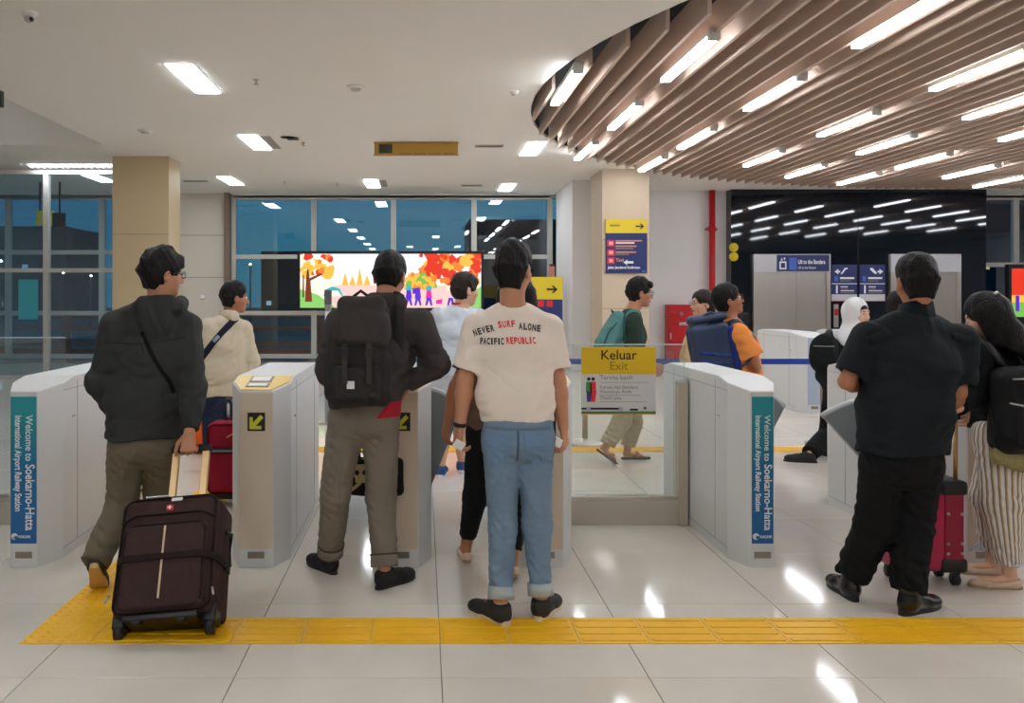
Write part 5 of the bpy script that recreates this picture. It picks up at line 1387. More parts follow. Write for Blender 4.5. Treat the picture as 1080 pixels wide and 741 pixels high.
def hood(v, s):
    n = s.J['neck'] + V3(0.01, 0.01, 0.045)
    v.add(econe(n + V3(-0.075, -0.09, 0.0), n + V3(0.075, -0.09, 0.005), V3(0, 0, 1), (0.055, 0.038), (0.055, 0.038)), 0.05)
    v.add(econe(n + V3(-0.05, -0.115, -0.07), n + V3(0.05, -0.105, -0.075), V3(0, 0, 1), (0.075, 0.030), (0.07, 0.030)), 0.05)
    v.add(cone(n + V3(-0.095, -0.06, -0.01), n + V3(-0.07, 0.05, 0.01), 0.042), 0.03); v.add(cone(n + V3(0.095, -0.06, 0.0), n + V3(0.085, 0.05, 0.01), 0.042), 0.03)
    v.add(ell(n + V3(-0.15, -0.05, -0.03), (0.05, 0.05, 0.035)), 0.05)
jk = A.top('jacket', M_jack, hz, (0.196, 0.14), (0.198, 0.142), (0.196, 0.138), (0.15, 0.10), 'long', (0.082, 0.074, 0.072, 0.052), folds=0.011, fr=21, h=0.009, extra=hood, neck=0.070, shr=0.070)
tr = A.pants('trousers', M_khaki, hz + 0.04, (0.165, 0.12), (0.172, 0.125), 0.098, 0.082, 0.070, (0.12, 0.12), folds=0.010, fr=27, h=0.009)
drape_strip('jacket_yoke_seam', jk, [(-0.20, hz + 0.50), (-0.05, hz + 0.49), (0.06, hz + 0.50), (0.20, hz + 0.52)], 0.010, M_black, jk, 0.0, 0.002)
drape_strip('hood_seam', jk, [(-0.02, hz + 0.62), (-0.01, hz + 0.50), (0.01, hz + 0.44)], 0.010, M_black, jk, 0.0, 0.002)
sl_ = drape_strip('sling_strap', jk, [tuple((P(148, 350, 4.3) - A.o)[[0, 2]]), tuple((P(160, 375, 4.3) - A.o)[[0, 2]]), tuple((P(176, 405, 4.3) - A.o)[[0, 2]]), tuple((P(179, 416, 4.3) - A.o)[[0, 2]])], 0.018, fabric('black_webbing', (20, 18, 20)), None, 0.002, 0.003)
sl_.location = (A.o[0], A.o[1], 0); tag(sl_, 'black sling strap across the back of the charcoal jacket', 'strap')
for k in 'LR': shoe(A, k, 'sneaker', mat('dark_grey_suede', (50, 48, 46), rough=0.8), mat('gum_sole', (214, 176, 110), rough=0.6))

# ================================================================== man with the grey backpack
M_hood = fabric('dark_grey_brown_jersey', (72, 66, 66), var=0.12)
M_chino = fabric('grey_stone_chino', (128, 118, 106), var=0.10)
d = 4.43
B = Person('man in a dark grey jacket and stone trousers wearing a backpack, at the reader', (X(388, d), d), dict(
    head=(411, 291, 4.50), neck=(404, 328, 4.46), chest=(394, 372, 4.44), pelvis=(384, 432, 4.42), shL=(361, 340, 4.43), shR=(440, 342, 4.48),
    elL=(346, 392, 4.50), wrL=(362, 420, 4.68), elR=(462, 383, 4.44), wrR=(428, 407, 4.48), hipL=(365, 442, 4.42), hipR=(402, 442, 4.42),
    knL=(354, 522, 4.44), knR=(402, 526, 4.46)),
    feet=dict(L=(Fl(354, 606), -38), R=(Fl(397, 622), 42)), skin=M_skin, face=(0.25, 0.92, -0.22), hands=dict(L=dict(curl=55, fine=False), R=dict(d=(-0.6, 0.3, -0.7), n=(-0.3, 0.8, 0), t=(-0.2, 0.2, 0.6), curl=28)))
B.hair(top=0.012, side=0.006, nape=-0.080, spike=0.003, seed=4)
def hood2(v, s):
    n = s.J['neck'] + V3(0.01, 0.0, 0.045)
    v.add(econe(n + V3(-0.06, -0.065, -0.005), n + V3(0.06, -0.065, 0.0), V3(0, 0, 1), (0.060, 0.040), (0.060, 0.040)), 0.04)
    v.add(cone(n + V3(-0.080, -0.04, 0.0), n + V3(-0.07, 0.06, -0.01), 0.038), 0.03); v.add(cone(n + V3(0.080, -0.04, 0.0), n + V3(0.07, 0.06, -0.01), 0.038), 0.03)
hz = P(0, 428, 4.38)[2]
jb = B.top('jacket', M_hood, hz, (0.172, 0.12), (0.185, 0.13), (0.205, 0.14), (0.16, 0.105), 'long', (0.080, 0.068, 0.066, 0.048), folds=0.010, fr=22, h=0.009, extra=hood2, neck=0.068, shr=0.068)
rs_ = B.top('red_shirt_hem', fabric('red_cotton', (190, 40, 56)), hz - 0.055, (0.188, 0.136), (0.172, 0.125), (0.15, 0.10), sleeve=None, folds=0.0, h=0.009, post=lambda v, s: v.plane(V3(0, 0, hz + 0.03), (0, 0, 1)).plane(V3(0.085, 0, hz - 0.01), (-1, 0, 0.9)))
tb = B.pants('trousers', M_chino, hz + 0.03, (0.165, 0.118), (0.175, 0.125), 0.096, 0.080, 0.066, (0.14, 0.13), folds=0.009, fr=28, h=0.009)
for k in 'LR':
    a = B.J['an' + k]; c = B.J['kn' + k]; u = unit(a - c); q = c + u * ((c[2] - 0.15) / -u[2])
    tube('turned_up_cuff', [q - u * 0.012, q + u * 0.05], 0.071, M_chino, tb, 18)
    tube('cuff_hem', [q - u * 0.016, q - u * 0.008], 0.073, fabric('dark_chino_seam', (84, 74, 64)), tb, 18)
for k in 'LR': shoe(B, k, 'slip', mat('black_suede', (22, 20, 20), rough=0.75), M_black)
# backpack
M_pack = fabric('grey_brown_canvas', (66, 60, 58), var=0.12); M_pack2 = fabric('dark_canvas', (52, 49, 47), var=0.12)
bp_ = tag(empty('backpack', P(380, 425, 4.22)), 'grey brown canvas backpack with a white label on the standing man\'s back', 'backpack')
k_ = 4.2 / F_PX; z_ = lambda py: (425 - py) * k_; x_ = lambda px: (px - 380) * k_
v = Vol((-0.26, -0.22, -0.08), (0.26, 0.25, 0.66), 0.008)
v.add(rbox((x_(378), 0.0, z_(385)), (0.150, 0.085, 0.20), 0.06), 0); v.add(rbox((x_(382), -0.01, z_(340)), (0.135, 0.08, 0.10), 0.06), 0.03)
v.add(rbox((x_(350), 0.02, z_(395)), (0.035, 0.06, 0.12), 0.03), 0.02); v.add(rbox((x_(406), 0.02, z_(398)), (0.035, 0.06, 0.12), 0.03), 0.02); v.fold(0.006, 26, 11)
pk = vol_obj('main_compartment', v, M_pack2, bp_)
v = Vol((-0.26, -0.24, 0.1), (0.26, 0.2, 0.66), 0.008); v.add(rbox((x_(382), -0.05, z_(346)), (0.140, 0.075, 0.085), 0.05), 0); v.add(rbox((x_(382), 0.0, z_(322)), (0.12, 0.09, 0.05), 0.045), 0.04); v.fold(0.005, 24, 12)
vol_obj('lid_flap', v, M_pack, bp_)
v = Vol((-0.2, -0.22, -0.08), (0.2, 0.1, 0.4), 0.008); v.add(rbox((x_(378), -0.085, z_(402)), (0.115, 0.04, 0.085), 0.03), 0); v.fold(0.004, 30, 13); fp = vol_obj('front_pocket', v, M_pack2, bp_)
for px in (366, 391):
    bm = bmesh.new(); b_box(bm, (x_(px) - 0.013, -0.142, z_(402)), (x_(px) + 0.013, -0.132, z_(360)), 0.003); st = link('buckle_strap', bm_mesh(bm), M_pack, bp_)
    box('buckle', (x_(px) - 0.018, -0.150, z_(374)), (x_(px) + 0.018, -0.140, z_(365)), M_black, st, 0.003)
box('label_patch', (x_(368), -0.131, z_(407)), (x_(376), -0.125, z_(399)), M_white, bp_, 0.001)
bo = np.array(bp_.location) - B.o
for px in (366, 421):
    xw = (P(px, 330, 4.4) - B.o)[0]
    strap_over('shoulder_strap', jb, [(xw - 0.01, -0.12), (xw, -0.03), (xw, 0.06), (xw, 0.12)], 0.05, M_pack2, bp_, off=-bo)
tube('grab_loop', [(x_(372), 0.05, z_(312)), (x_(380), 0.04, z_(306)), (x_(388), 0.05, z_(312))], 0.008, M_pack2, bp_, 8)
# skull tote bag held in front
tg = tag(empty('tote_bag', P(395, 522, 4.605)), 'black tote bag with a pale skull print hanging before the man\'s knees', 'bag')
v = Vol((-0.22, -0.09, -0.03), (0.22, 0.1, 0.26), 0.008); v.add(rbox((0.0, 0, 0.10), (0.155, 0.035, 0.10), 0.03), 0); v.fold(0.006, 30, 3); tb_ = vol_obj('bag', v, fabric('black_canvas_bag', (26, 26, 28)), tg)
M_bone = fabric('bone_print', (206, 186, 136), var=0.06)
def ring(cx, cz, rx, rz, n=14): return [(cx + rx * math.cos(6.283 * i / n), cz + rz * math.sin(6.283 * i / n)) for i in range(n)]
cx = (381 - 395) * 4.6 / F_PX
drape_patch('skull_print', tb_, [(cx + .055 * math.cos(a), 0.145 + .055 * math.sin(a)) for a in np.linspace(-0.5, 3.64, 12)] + [(cx - .03, .10), (cx - .028, .075), (cx + .028, .075), (cx + .03, .10)], M_bone, tb_, 0.001, 0.001, 4)
for sx_ in (-1, 1): drape_patch('skull_eye', tb_, ring(cx + sx_ * .02, 0.128, .013, .014, 8), M_ink, tb_, 0.0025, 0.001, 2)
drape_strip('bone_mark', tb_, [(cx - .07, .02), (cx + .0, .075)], 0.018, M_bone, tb_, 0.001, 0.001, 8)
for yy in (-0.02, 0.02): tube('handle', [(-0.08, yy, 0.19), (-0.09, yy, 0.33), (-0.12, yy, 0.43), (-0.15, yy, 0.33), (-0.13, yy, 0.19)], 0.007, M_black, tg, 6)

# ================================================================== security man in black
M_bshirt = fabric('black_uniform_cotton', (24, 30, 34), var=0.15, rough=0.75)
M_bpants = fabric('black_trousers', (20, 20, 22), var=0.15)
M_boot = mat('polished_black_leather', (16, 16, 17), rough=0.22, spec=0.6)
d = 4.12
I = Person('man in black uniform shirt, black trousers and boots, seen from behind', (X(955, d), d), dict(
    head=(967, 297, 4.12), neck=(966, 333, 4.12), chest=(961, 385, 4.10), pelvis=(951, 478, 4.10), shL=(918, 357, 4.12), shR=(1012, 359, 4.12),
    elL=(893, 402, 4.12), wrL=(913, 410, 4.36), elR=(1010, 414, 4.10), wrR=(1001, 436, 4.30), hipL=(931, 490, 4.10), hipR=(971, 490, 4.10),
    knL=(922, 552, 4.12), knR=(962, 556, 4.10)), feet=dict(L=(Fl(903, 635), 2, 0, 0.285), R=(Fl(950, 649), 62, 0, 0.285)), hs=1.07,
    skin=M_skin2, face=(0.12, 0.98, -0.10), bulk=1.1, hands=dict(L=dict(curl=30, fine=False), R=dict(d=(-0.1, 0.6, -0.7), n=(-0.6, -0.4, -0.4), t=(0, 0.3, 1), curl=50)))
I.hair(top=0.010, side=0.005, nape=-0.092, spike=0.0025, seed=6)
hz = P(0, 478, 4.05)[2]
def collar(v, s):
    n = s.J['neck']; u = V3(0, 0, 1)
    v.add(econe(n - u * 0.03, n + u * 0.072, s.sx, (0.088, 0.082), (0.076, 0.074), 0.01, flat=True), 0.015)
sh = I.top('uniform_shirt', M_bshirt, hz, (0.208, 0.145), (0.212, 0.150), (0.218, 0.145), (0.165, 0.105), 'short', (0.080, 0.082), cut=0.86, folds=0.009, fr=21, h=0.0085, neck=0.060, shr=0.068)
collar_ring(I, 0.090, 0.074, -0.035, 0.058, M_bshirt, sh)
for px0, px1, py0, py1 in ((909, 932, 352, 343), (996, 1016, 346, 352)):
    c0, c1 = P(px0, py0, 4.1) - I.o, P(px1, py1, 4.1) - I.o
    drape_strip('epaulette', sh, [(c0[0], c0[2] - .03), (c1[0], c1[2] - .03)], 0.04, M_bshirt, sh, 0.001, 0.004, 10)
I.pants('trousers', M_bpants, hz + 0.05, (0.175, 0.13), (0.185, 0.135), 0.104, 0.088, 0.078, (0.11, 0.10), folds=0.011, fr=25, h=0.009)
for k in 'LR': shoe(I, k, 'boot', M_boot, M_black)

# ================================================================== woman in striped trousers at the right edge
ms = bpy.data.materials.new('striped_cotton'); ms.use_nodes = True
nt = ms.node_tree; b = nt.nodes['Principled BSDF']; at_ = nt.nodes.new('ShaderNodeAttribute'); at_.attribute_name = 'stripe'
a3 = nt.nodes.new('ShaderNodeMath'); a3.operation = 'FRACT'; nt.links.new(at_.outputs['Fac'], a3.inputs[0]); cr = nt.nodes.new('ShaderNodeValToRGB'); cr.color_ramp.interpolation = 'CONSTANT'; nt.links.new(a3.outputs[0], cr.inputs[0])
cr.color_ramp.elements[0].color = lin((222, 218, 214)); cr.color_ramp.elements[1].position = 0.55; cr.color_ramp.elements[1].color = lin((132, 116, 104)); e = cr.color_ramp.elements.new(0.78); e.color = lin((190, 160, 120))
nt.links.new(cr.outputs[0], b.inputs['Base Color']); b.inputs['Roughness'].default_value = 0.85
M_stripe = ms
M_bjack = fabric('black_jersey_jacket', (22, 24, 28), var=0.12)
d = 4.42
Jw = Person('woman with long black hair in a black jacket and striped trousers at the right edge', (X(1055, d), d), dict(
    head=(1041, 334, 4.38), neck=(1050, 366, 4.42), chest=(1055, 395, 4.42), pelvis=(1057, 450, 4.42), shL=(1036, 378, 4.32), shR=(1068, 378, 4.56),
    elL=(1022, 418, 4.30), wrL=(1010, 430, 4.20), elR=(1062, 420, 4.50), wrR=(1035, 432, 4.46), hipL=(1052, 458, 4.34), hipR=(1060, 458, 4.50),
    knL=(1056, 528, 4.35), knR=(1046, 524, 4.52)),
    feet=dict(L=(Fl(1078, 621), -80, 0, 0.245), R=(Fl(1060, 606), -80, 0, 0.245)),
    skin=M_skin3, face=(-0.74, 0.58, -0.30), hs=0.96, faced=True, bulk=0.9, hands=dict(L=dict(d=(-0.8, -0.3, -0.3), n=(0, 0, -1), t=(0, 1, 0), curl=45), R=dict(fine=False)))
def long_hair(v, s):
    v.add(econe(s.hp(-0.074, 0.005, 0.03), s.hp(-0.082, -0.005, -0.14), s.A[1], (0.036, 0.018), (0.030, 0.018)), 0.03)
    v.add(econe(s.hp(-0.045, -0.055, 0.0), s.hp(-0.06, -0.075, -0.19), s.A[0], (0.05, 0.045), (0.045, 0.035)), 0.03); v.add(econe(s.hp(-0.062, -0.035, 0.0), s.hp(-0.070, -0.03, -0.13), s.A[1], (0.030, 0.022), (0.026, 0.02)), 0.03)
    v.add(econe(s.hp(0, -0.05, 0.03), s.hp(0, -0.085, -0.10), s.A[0], (0.085, 0.060), (0.090, 0.050)), 0.03)
    v.add(econe(s.hp(0, -0.085, -0.10), s.hp(0.0, -0.13, -0.30), s.A[0], (0.090, 0.048), (0.065, 0.030)), 0.03); v.fold(0.006, 60, 8, aniso=(1, 1, 0.25))
s_ = Jw
def hair_long(s, m=M_hair, ext=None, seed=2):
    A_, k = s.A, s.hs; v = Vol(s.hc + V3(-0.28, -0.26, -0.46), s.hc + V3(0.28, 0.26, 0.17), 0.0065)
    v.add(ell(s.hp(0, -0.012, 0.034), np.array((0.088, 0.108, 0.100)) * k, A_), 0); v.cut(ell(s.hp(0, 0.118, -0.040), np.array((0.080, 0.078, 0.108)) * k, A_), 0.012)
    for sd in (-1, 1): v.cut(ell(s.hp(sd * 0.085, 0.030, -0.035), np.array((0.028, 0.040, 0.060)) * k, A_), 0.012)
    v.plane(s.hp(0, 0, -0.06), -(A_[2] + A_[1] * -0.6)) if False else None
    X_, Y_, Z_ = v.grid(); ext(v, s) if ext else None; v.fold(0.003, 110, seed, aniso=(1, 1, 0.3))
    return vol_obj('hair', v, m, s.root)
hair_long(Jw, M_hair, long_hair)
tube('hair_clip', [Jw.hp(-0.05, -0.075, 0.105), Jw.hp(0.02, -0.08, 0.11)], 0.008, M_steel, Jw.root, 6)
hz = P(0, 452, 4.40)[2]
Jw.top('jacket', M_bjack, hz, (0.165, 0.15), (0.150, 0.135), (0.165, 0.135), (0.12, 0.09), 'long', (0.072, 0.060, 0.058, 0.044), folds=0.008, fr=24, h=0.009, neck=0.058, shr=0.06)
collar_ring(Jw, 0.080, 0.068, -0.035, 0.035, M_bjack, Jw.root)
st = Jw.pants('striped_trousers', M_stripe, hz + 0.05, (0.150, 0.13), (0.165, 0.145), 0.110, 0.098, 0.062, (0.13, 0.14), folds=0.010, fr=24, h=0.009)
co = np.empty(len(st.data.vertices) * 3); st.data.vertices.foreach_get('co', co); co = co.reshape(-1, 3); best = np.full(len(co), 9.0); ang = np.zeros(len(co))
for k in 'LR':
    a, c, e = Jw.J['hip' + k], Jw.J['kn' + k], Jw.J['an' + k]; z = co[:, 2]
    t1 = np.clip((a[2] - z) / (a[2] - c[2]), 0, 1)[:, None]; t2 = np.clip((c[2] - z) / (c[2] - e[2]), 0, 1)[:, None]
    ax = np.where(t2 > 0, c + (e - c) * t2, a + (c - a) * t1); r = np.hypot(co[:, 0] - ax[:, 0], co[:, 1] - ax[:, 1]); m_ = r < best
    best[m_] = r[m_]; ang[m_] = np.arctan2((co[:, 0] - ax[:, 0])[m_], -(co[:, 1] - ax[:, 1])[m_])
at = st.data.attributes.new('stripe', 'FLOAT', 'POINT'); at.data.foreach_set('value', (ang * 3.6).astype(np.float32))
for k in 'LR': 
    a = Jw.J['an' + k]; tube('tie_cord', [a + V3(-0.055, -0.03, 0.045), a + V3(0, -0.06, 0.04), a + V3(0.055, -0.02, 0.045), a + V3(0.0, 0.06, 0.045), a + V3(-0.055, 0.02, 0.045), a + V3(-0.055, -0.03, 0.045)], 0.005, mat('pale_blue_cord', (170, 186, 206)), Jw.root, 6)
for sx_ in (-1, 1): tube('bow_loop', [Jw.J['anR'] + V3(-.06, -.03, .05), Jw.J['anR'] + V3(-.11, -.03 + .02 * sx_, .075 - .02 * sx_), Jw.J['anR'] + V3(-.14, -.03, .05)], 0.005, mat('pale_blue_cord', (170, 186, 206)), Jw.root, 6)
M_flat = mat('beige_leather_flat', (206, 180, 156), rough=0.5)
for k in 'LR': shoe(Jw, k, 'flat', M_flat, mat('tan_sole', (170, 136, 104)))
# her backpack
b2 = tag(empty('backpack', P(1073, 476, 4.20)), 'black backpack with a metal zip hanging at the woman\'s side, right edge', 'backpack')
v = Vol((-0.25, -0.18, -0.06), (0.35, 0.2, 0.62), 0.009); v.add(rbox((0.05, 0, 0.20), (0.17, 0.085, 0.21), 0.06), 0); v.add(rbox((0.06, -0.07, 0.13), (0.14, 0.05, 0.11), 0.04), 0.015); v.fold(0.006, 22, 4)
pk2 = vol_obj('main_compartment', v, fabric('black_nylon_pack', (24, 25, 28), rough=0.6), b2); drape_strip('zip', pk2, [(-0.09, 0.245), (0.06, 0.215)], 0.008, M_steel, b2, 0.001, 0.003, 14); drape_strip('zip', pk2, [(-0.08, 0.36), (0.16, 0.37)], 0.008, M_seam, b2, 0.001, 0.003, 14)
tube('shoulder_strap', [(-0.04, 0.02, 0.38), (-0.10, 0.05, 0.50), (-0.10, 0.16, 0.56), (-0.12, 0.25, 0.50)], 0.02, M_black, b2, 8)
o = tag(empty('scarf', P(1068, 490, 4.20)), 'olive striped cloth hanging below the woman\'s backpack', 'cloth')
v = Vol((-0.16, -0.09, -0.09), (0.2, 0.1, 0.12), 0.008); v.add(econe((-0.08, 0, 0.05), (0.12, 0, 0.0), (0, 0, 1), (0.045, 0.03), (0.06, 0.035)), 0); v.fold(0.008, 60, 5); vol_obj('cloth', v, fabric('olive_stripe_cloth', (150, 140, 96), var=0.35, vscale=30), o)
# magenta suitcase
sc = tag(empty('suitcase', (*Fl(984, 612)[:2], 0)), 'magenta cabin suitcase with black corners behind the man in black', 'suitcase')
M_mag = mat('magenta_shell', (176, 16, 74), rough=0.35, var=0.08); M_mag2 = mat('crimson_fabric', (140, 14, 50), rough=0.6, var=0.1)
wS, dS, hS = 0.34, 0.20, 0.46
bm = bmesh.new(); b_box(bm, (-0.24, -0.10, 0.07), (0.11, 0.10, 0.07 + hS), 0.035, seg=3); link('shell', bm_mesh(bm, smooth=True), M_mag, sc)
box('side_panel', (-0.0, -0.106, 0.12), (0.095, -0.095, 0.48), M_mag2, sc, 0.004)
for z in (0.07, 0.46):
    bm = bmesh.new(); b_box(bm, (-0.02, -0.112, z), (0.118, 0.108, z + 0.075), 0.02); link('corner_guard', bm_mesh(bm, smooth=True), M_black, sc)
for x in (0.015, 0.085):
    for z in (0.17, 0.22, 0.37): lathe('rivet', [(0.009, 0), (0.006, 0.006)], M_steel, sc, M=Matrix.Translation((x, -0.106, z)) @ Matrix.Rotation(math.pi / 2, 4, 'X'), n=10)
for x in (-0.19, 0.07):
    for y in (-0.07, 0.07):
        tube('wheel', [(x - 0.014, y, 0.03), (x + 0.014, y, 0.03)], 0.03, M_black, sc, 14); box('wheel_fork', (x - 0.02, y - 0.014, 0.035), (x + 0.02, y + 0.014, 0.085), M_black, sc, 0.004)
M_gold = mat('champagne_handle_tube', (206, 166, 110), rough=0.35, metal=0.7)
for y in (-0.05, 0.05): tube('handle_tube', [(0.085, y, 0.52), (0.085, y, 0.85)], 0.011, M_gold, sc, 10)
box('handle_grip', (0.07, -0.075, 0.84), (0.10, 0.075, 0.875), M_black, sc, 0.008)
tube('carry_handle', [(-0.06, 0, 0.53), (-0.05, 0, 0.555), (0.03, 0, 0.555), (0.04, 0, 0.53)], 0.010, M_black, sc, 8)

# ================================================================== brown suitcase
th = math.atan2(0.50, 0.71)
sc = tag(empty('suitcase', (-1.108, 3.70, 0)), 'dark brown fabric suitcase with beige zip leaning on its two wheels', 'suitcase')
M_brown = fabric('dark_brown_nylon', (62, 44, 42), var=0.12, rough=0.8); M_brown2 = fabric('darker_brown_piping', (40, 28, 26))
RM = Matrix.Translation((0, 0, 0.05)) @ Matrix.Rotation(math.radians(-5), 4, 'Y') @ Matrix.Rotation(-th, 4, 'X')
RMS = RM @ Matrix.Diagonal((1, 1, 0.88, 1))
def rel(o): o.matrix_local = RM if o.name.startswith('handle') else RMS; return o
bm = bmesh.new(); b_box(bm, (-0.225, -0.04, 0.03), (0.225, 0.20, 0.64), 0.045, seg=4); cs = rel(link('case', bm_mesh(bm, smooth=True), M_brown, sc))
bm = bmesh.new(); b_box(bm, (-0.215, -0.085, 0.04), (0.215, 0.0, 0.635), 0.04, seg=4); rel(link('front_expansion', bm_mesh(bm, smooth=True), M_brown, sc))
bm = bmesh.new(); b_box(bm, (-0.185, -0.125, 0.05), (0.185, -0.05, 0.48), 0.03, seg=4); rel(link('front_pocket', bm_mesh(bm, smooth=True), M_brown, sc))
def rrect(x0, x1, z0, z1, r, y):
    out = []
    for cx_, cz_, a0 in ((x1 - r, z1 - r, 0), (x0 + r, z1 - r, 90), (x0 + r, z0 + r, 180), (x1 - r, z0 + r, 270)):
        for q in range(5): a = R_(a0 + q * 22.5); out.append((cx_ + r * math.cos(a), y, cz_ + r * math.sin(a)))
    return out + out[:1]
for (x0, x1, z0, z1, y) in ((-0.208, 0.208, 0.045, 0.63, -0.086), (-0.178, 0.178, 0.055, 0.475, -0.126)): rel(tube('piping', rrect(x0, x1, z0, z1, 0.05, y + 0.01), 0.006, M_brown2, sc, 6))
rel(tube('piping', [(-0.21, -0.083, 0.505), (-0.15, -0.089, 0.54), (0.15, -0.089, 0.54), (0.21, -0.083, 0.505)], 0.006, M_brown2, sc, 6))
M_zip = mat('beige_zip', (206, 180, 146), rough=0.5)
rel(box('zip', (-0.004, -0.130, 0.31), (0.004, -0.122, 0.46), M_zip, sc)); rel(box('zip', (-0.004, -0.130, 0.10), (0.004, -0.122, 0.29), M_zip, sc))
bm = bmesh.new(); pts_ = [(-0.229, -0.02), (-0.205, -0.088), (-0.17, -0.128), (0.17, -0.128), (0.205, -0.088), (0.229, -0.02)]
a_ = [bm.verts.new((x, y, 0.287)) for x, y in pts_] ; b_2 = [bm.verts.new((x, y, 0.318)) for x, y in pts_]; c_ = [bm.verts.new((x * 1.02, y - 0.006, 0.287)) for x, y in pts_]; d_ = [bm.verts.new((x * 1.02, y - 0.006, 0.318)) for x, y in pts_]
for i in range(5):
    for p, q in ((c_, d_), (d_, b_2), (b_2, a_), (a_, c_)): bm.faces.new((p[i], p[i + 1], q[i + 1], q[i]))
rel(link('compression_strap', bm_mesh(bm), M_brown2, sc))
for s in (-1, 1): rel(box('strap_side', (s * 0.228 - 0.004, -0.02, 0.287), (s * 0.228 + 0.004, 0.15, 0.318), M_brown2, sc))
rel(box('badge', (-0.016, -0.092, 0.555), (0.016, -0.084, 0.587), M_redprint, sc, 0.003)); rel(box('badge_cross', (-0.010, -0.095, 0.568), (0.010, -0.091, 0.574), M_white, sc)); rel(box('badge_cross', (-0.003, -0.095, 0.561), (0.003, -0.091, 0.581), M_white, sc))
rel(box('tag_sticker', (0.005, -0.092, 0.605), (0.055, -0.084, 0.622), M_white, sc, 0.001))
rel(box('luggage_tag', (-0.115, -0.09, 0.636), (-0.01, 0.0, 0.641), M_white, sc)); rel(box('luggage_tag', (-0.07, -0.05, 0.645), (0.03, 0.05, 0.650), M_white, sc))
rel(tube('carry_handle', [(-0.10, 0.06, 0.63), (-0.085, 0.06, 0.66), (0.085, 0.06, 0.66), (0.10, 0.06, 0.63)], 0.013, M_black, sc, 8))
rel(tube('side_handle', [(0.222, 0.06, 0.28), (0.25, 0.06, 0.30), (0.25, 0.06, 0.46), (0.222, 0.06, 0.48)], 0.012, M_black, sc, 8))
for x in (-0.075, 0.075): rel(box('handle_tube', (x - 0.017, 0.145, 0.54), (x + 0.017, 0.170, 0.90), mat('gold_anodised_tube', (226, 190, 140), rough=0.35, metal=0.5), sc, 0.003))
rel(box('handle_grip', (-0.10, 0.135, 0.885), (0.10, 0.178, 0.925), M_black, sc, 0.012))
for x in (-0.195, 0.195):
    rel(tube('wheel', [(x - 0.016, 0.01, -0.005), (x + 0.016, 0.01, -0.005)], 0.044, M_black, sc, 18)); rel(box('wheel_housing', (x - 0.028, -0.03, 0.0), (x + 0.028, 0.08, 0.10), M_black, sc, 0.01))
for x in (-0.10, 0.09): rel(box('foot', (x - 0.02, -0.085, 0.0), (x + 0.02, -0.03, 0.05), M_black, sc, 0.008))
rel(box('bottom_skid', (-0.16, -0.09, 0.015), (0.16, 0.12, 0.045), M_black, sc, 0.006))
for sx_ in (-1, 1): rel(tube('zip_pull', [(sx_ * 0.222, -0.10, 0.14), (sx_ * 0.232, -0.115, 0.10)], 0.005, M_steel, sc, 6))
# ================================================================== woman walking right behind the man in the printed tee
M_greytee = fabric('dark_grey_tee', (74, 72, 74)); M_brownvest = fabric('brown_vest', (112, 86, 72)); M_legging = fabric('black_legging', (24, 24, 26))
d = 4.55
D = Person('woman in black leggings and a brown vest half hidden behind the printed tee', (X(528, d), d), dict(
    head=(545, 312, 4.56), neck=(541, 347, 4.55), chest=(533, 385, 4.55), pelvis=(525, 447, 4.55), shL=(501, 364, 4.55), shR=(563, 364, 4.55),
    elL=(481, 408, 4.56), wrL=(473, 442, 4.60), elR=(560, 410, 4.50), wrR=(550, 446, 4.45), hipL=(509, 456, 4.55), hipR=(541, 456, 4.55), knL=(501, 524, 4.64), knR=(544, 530, 4.52)),
    feet=dict(L=(Fl(493, 594), -4, 0, 0.245), R=(Fl(541, 619), 4, 14, 0.245)), skin=M_skin2, face=(0.15, 0.95, -0.1), hs=0.97, bulk=0.92, hands=dict(L=dict(n=(0.8, 0.3, 0), t=(0.2, 1, 0), curl=20), R=dict(fine=False)))
def hair_d(v, s): v.add(econe(s.hp(0, -0.05, 0.02), s.hp(0.005, -0.075, -0.17), s.A[0], (0.105, 0.06), (0.115, 0.040)), 0.03)
hair_long(D, M_hair, hair_d, 5)
hz = P(0, 452, 4.5)[2]
D.top('t_shirt', M_greytee, hz + 0.06, (0.150, 0.110), (0.145, 0.108), (0.160, 0.112), (0.12, 0.08), 'short', (0.060, 0.062), cut=0.62, folds=0.006, fr=24, h=0.009, neck=0.056, shr=0.048)
D.top('vest', M_brownvest, hz, (0.166, 0.122), (0.154, 0.116), (0.166, 0.116), (0.12, 0.08), None, folds=0.006, fr=24, h=0.009, neck=0.06, shr=0.046)
D.pants('leggings', M_legging, hz + 0.06, (0.150, 0.11), (0.162, 0.118), 0.088, 0.066, 0.046, (0.15, 0.16), folds=0.004, fr=34, h=0.009)
M_blush = mat('blush_leather_flat', (228, 198, 172), rough=0.5)
for k in 'LR': shoe(D, k, 'flat', M_blush, mat('tan_sole', (170, 136, 104)))

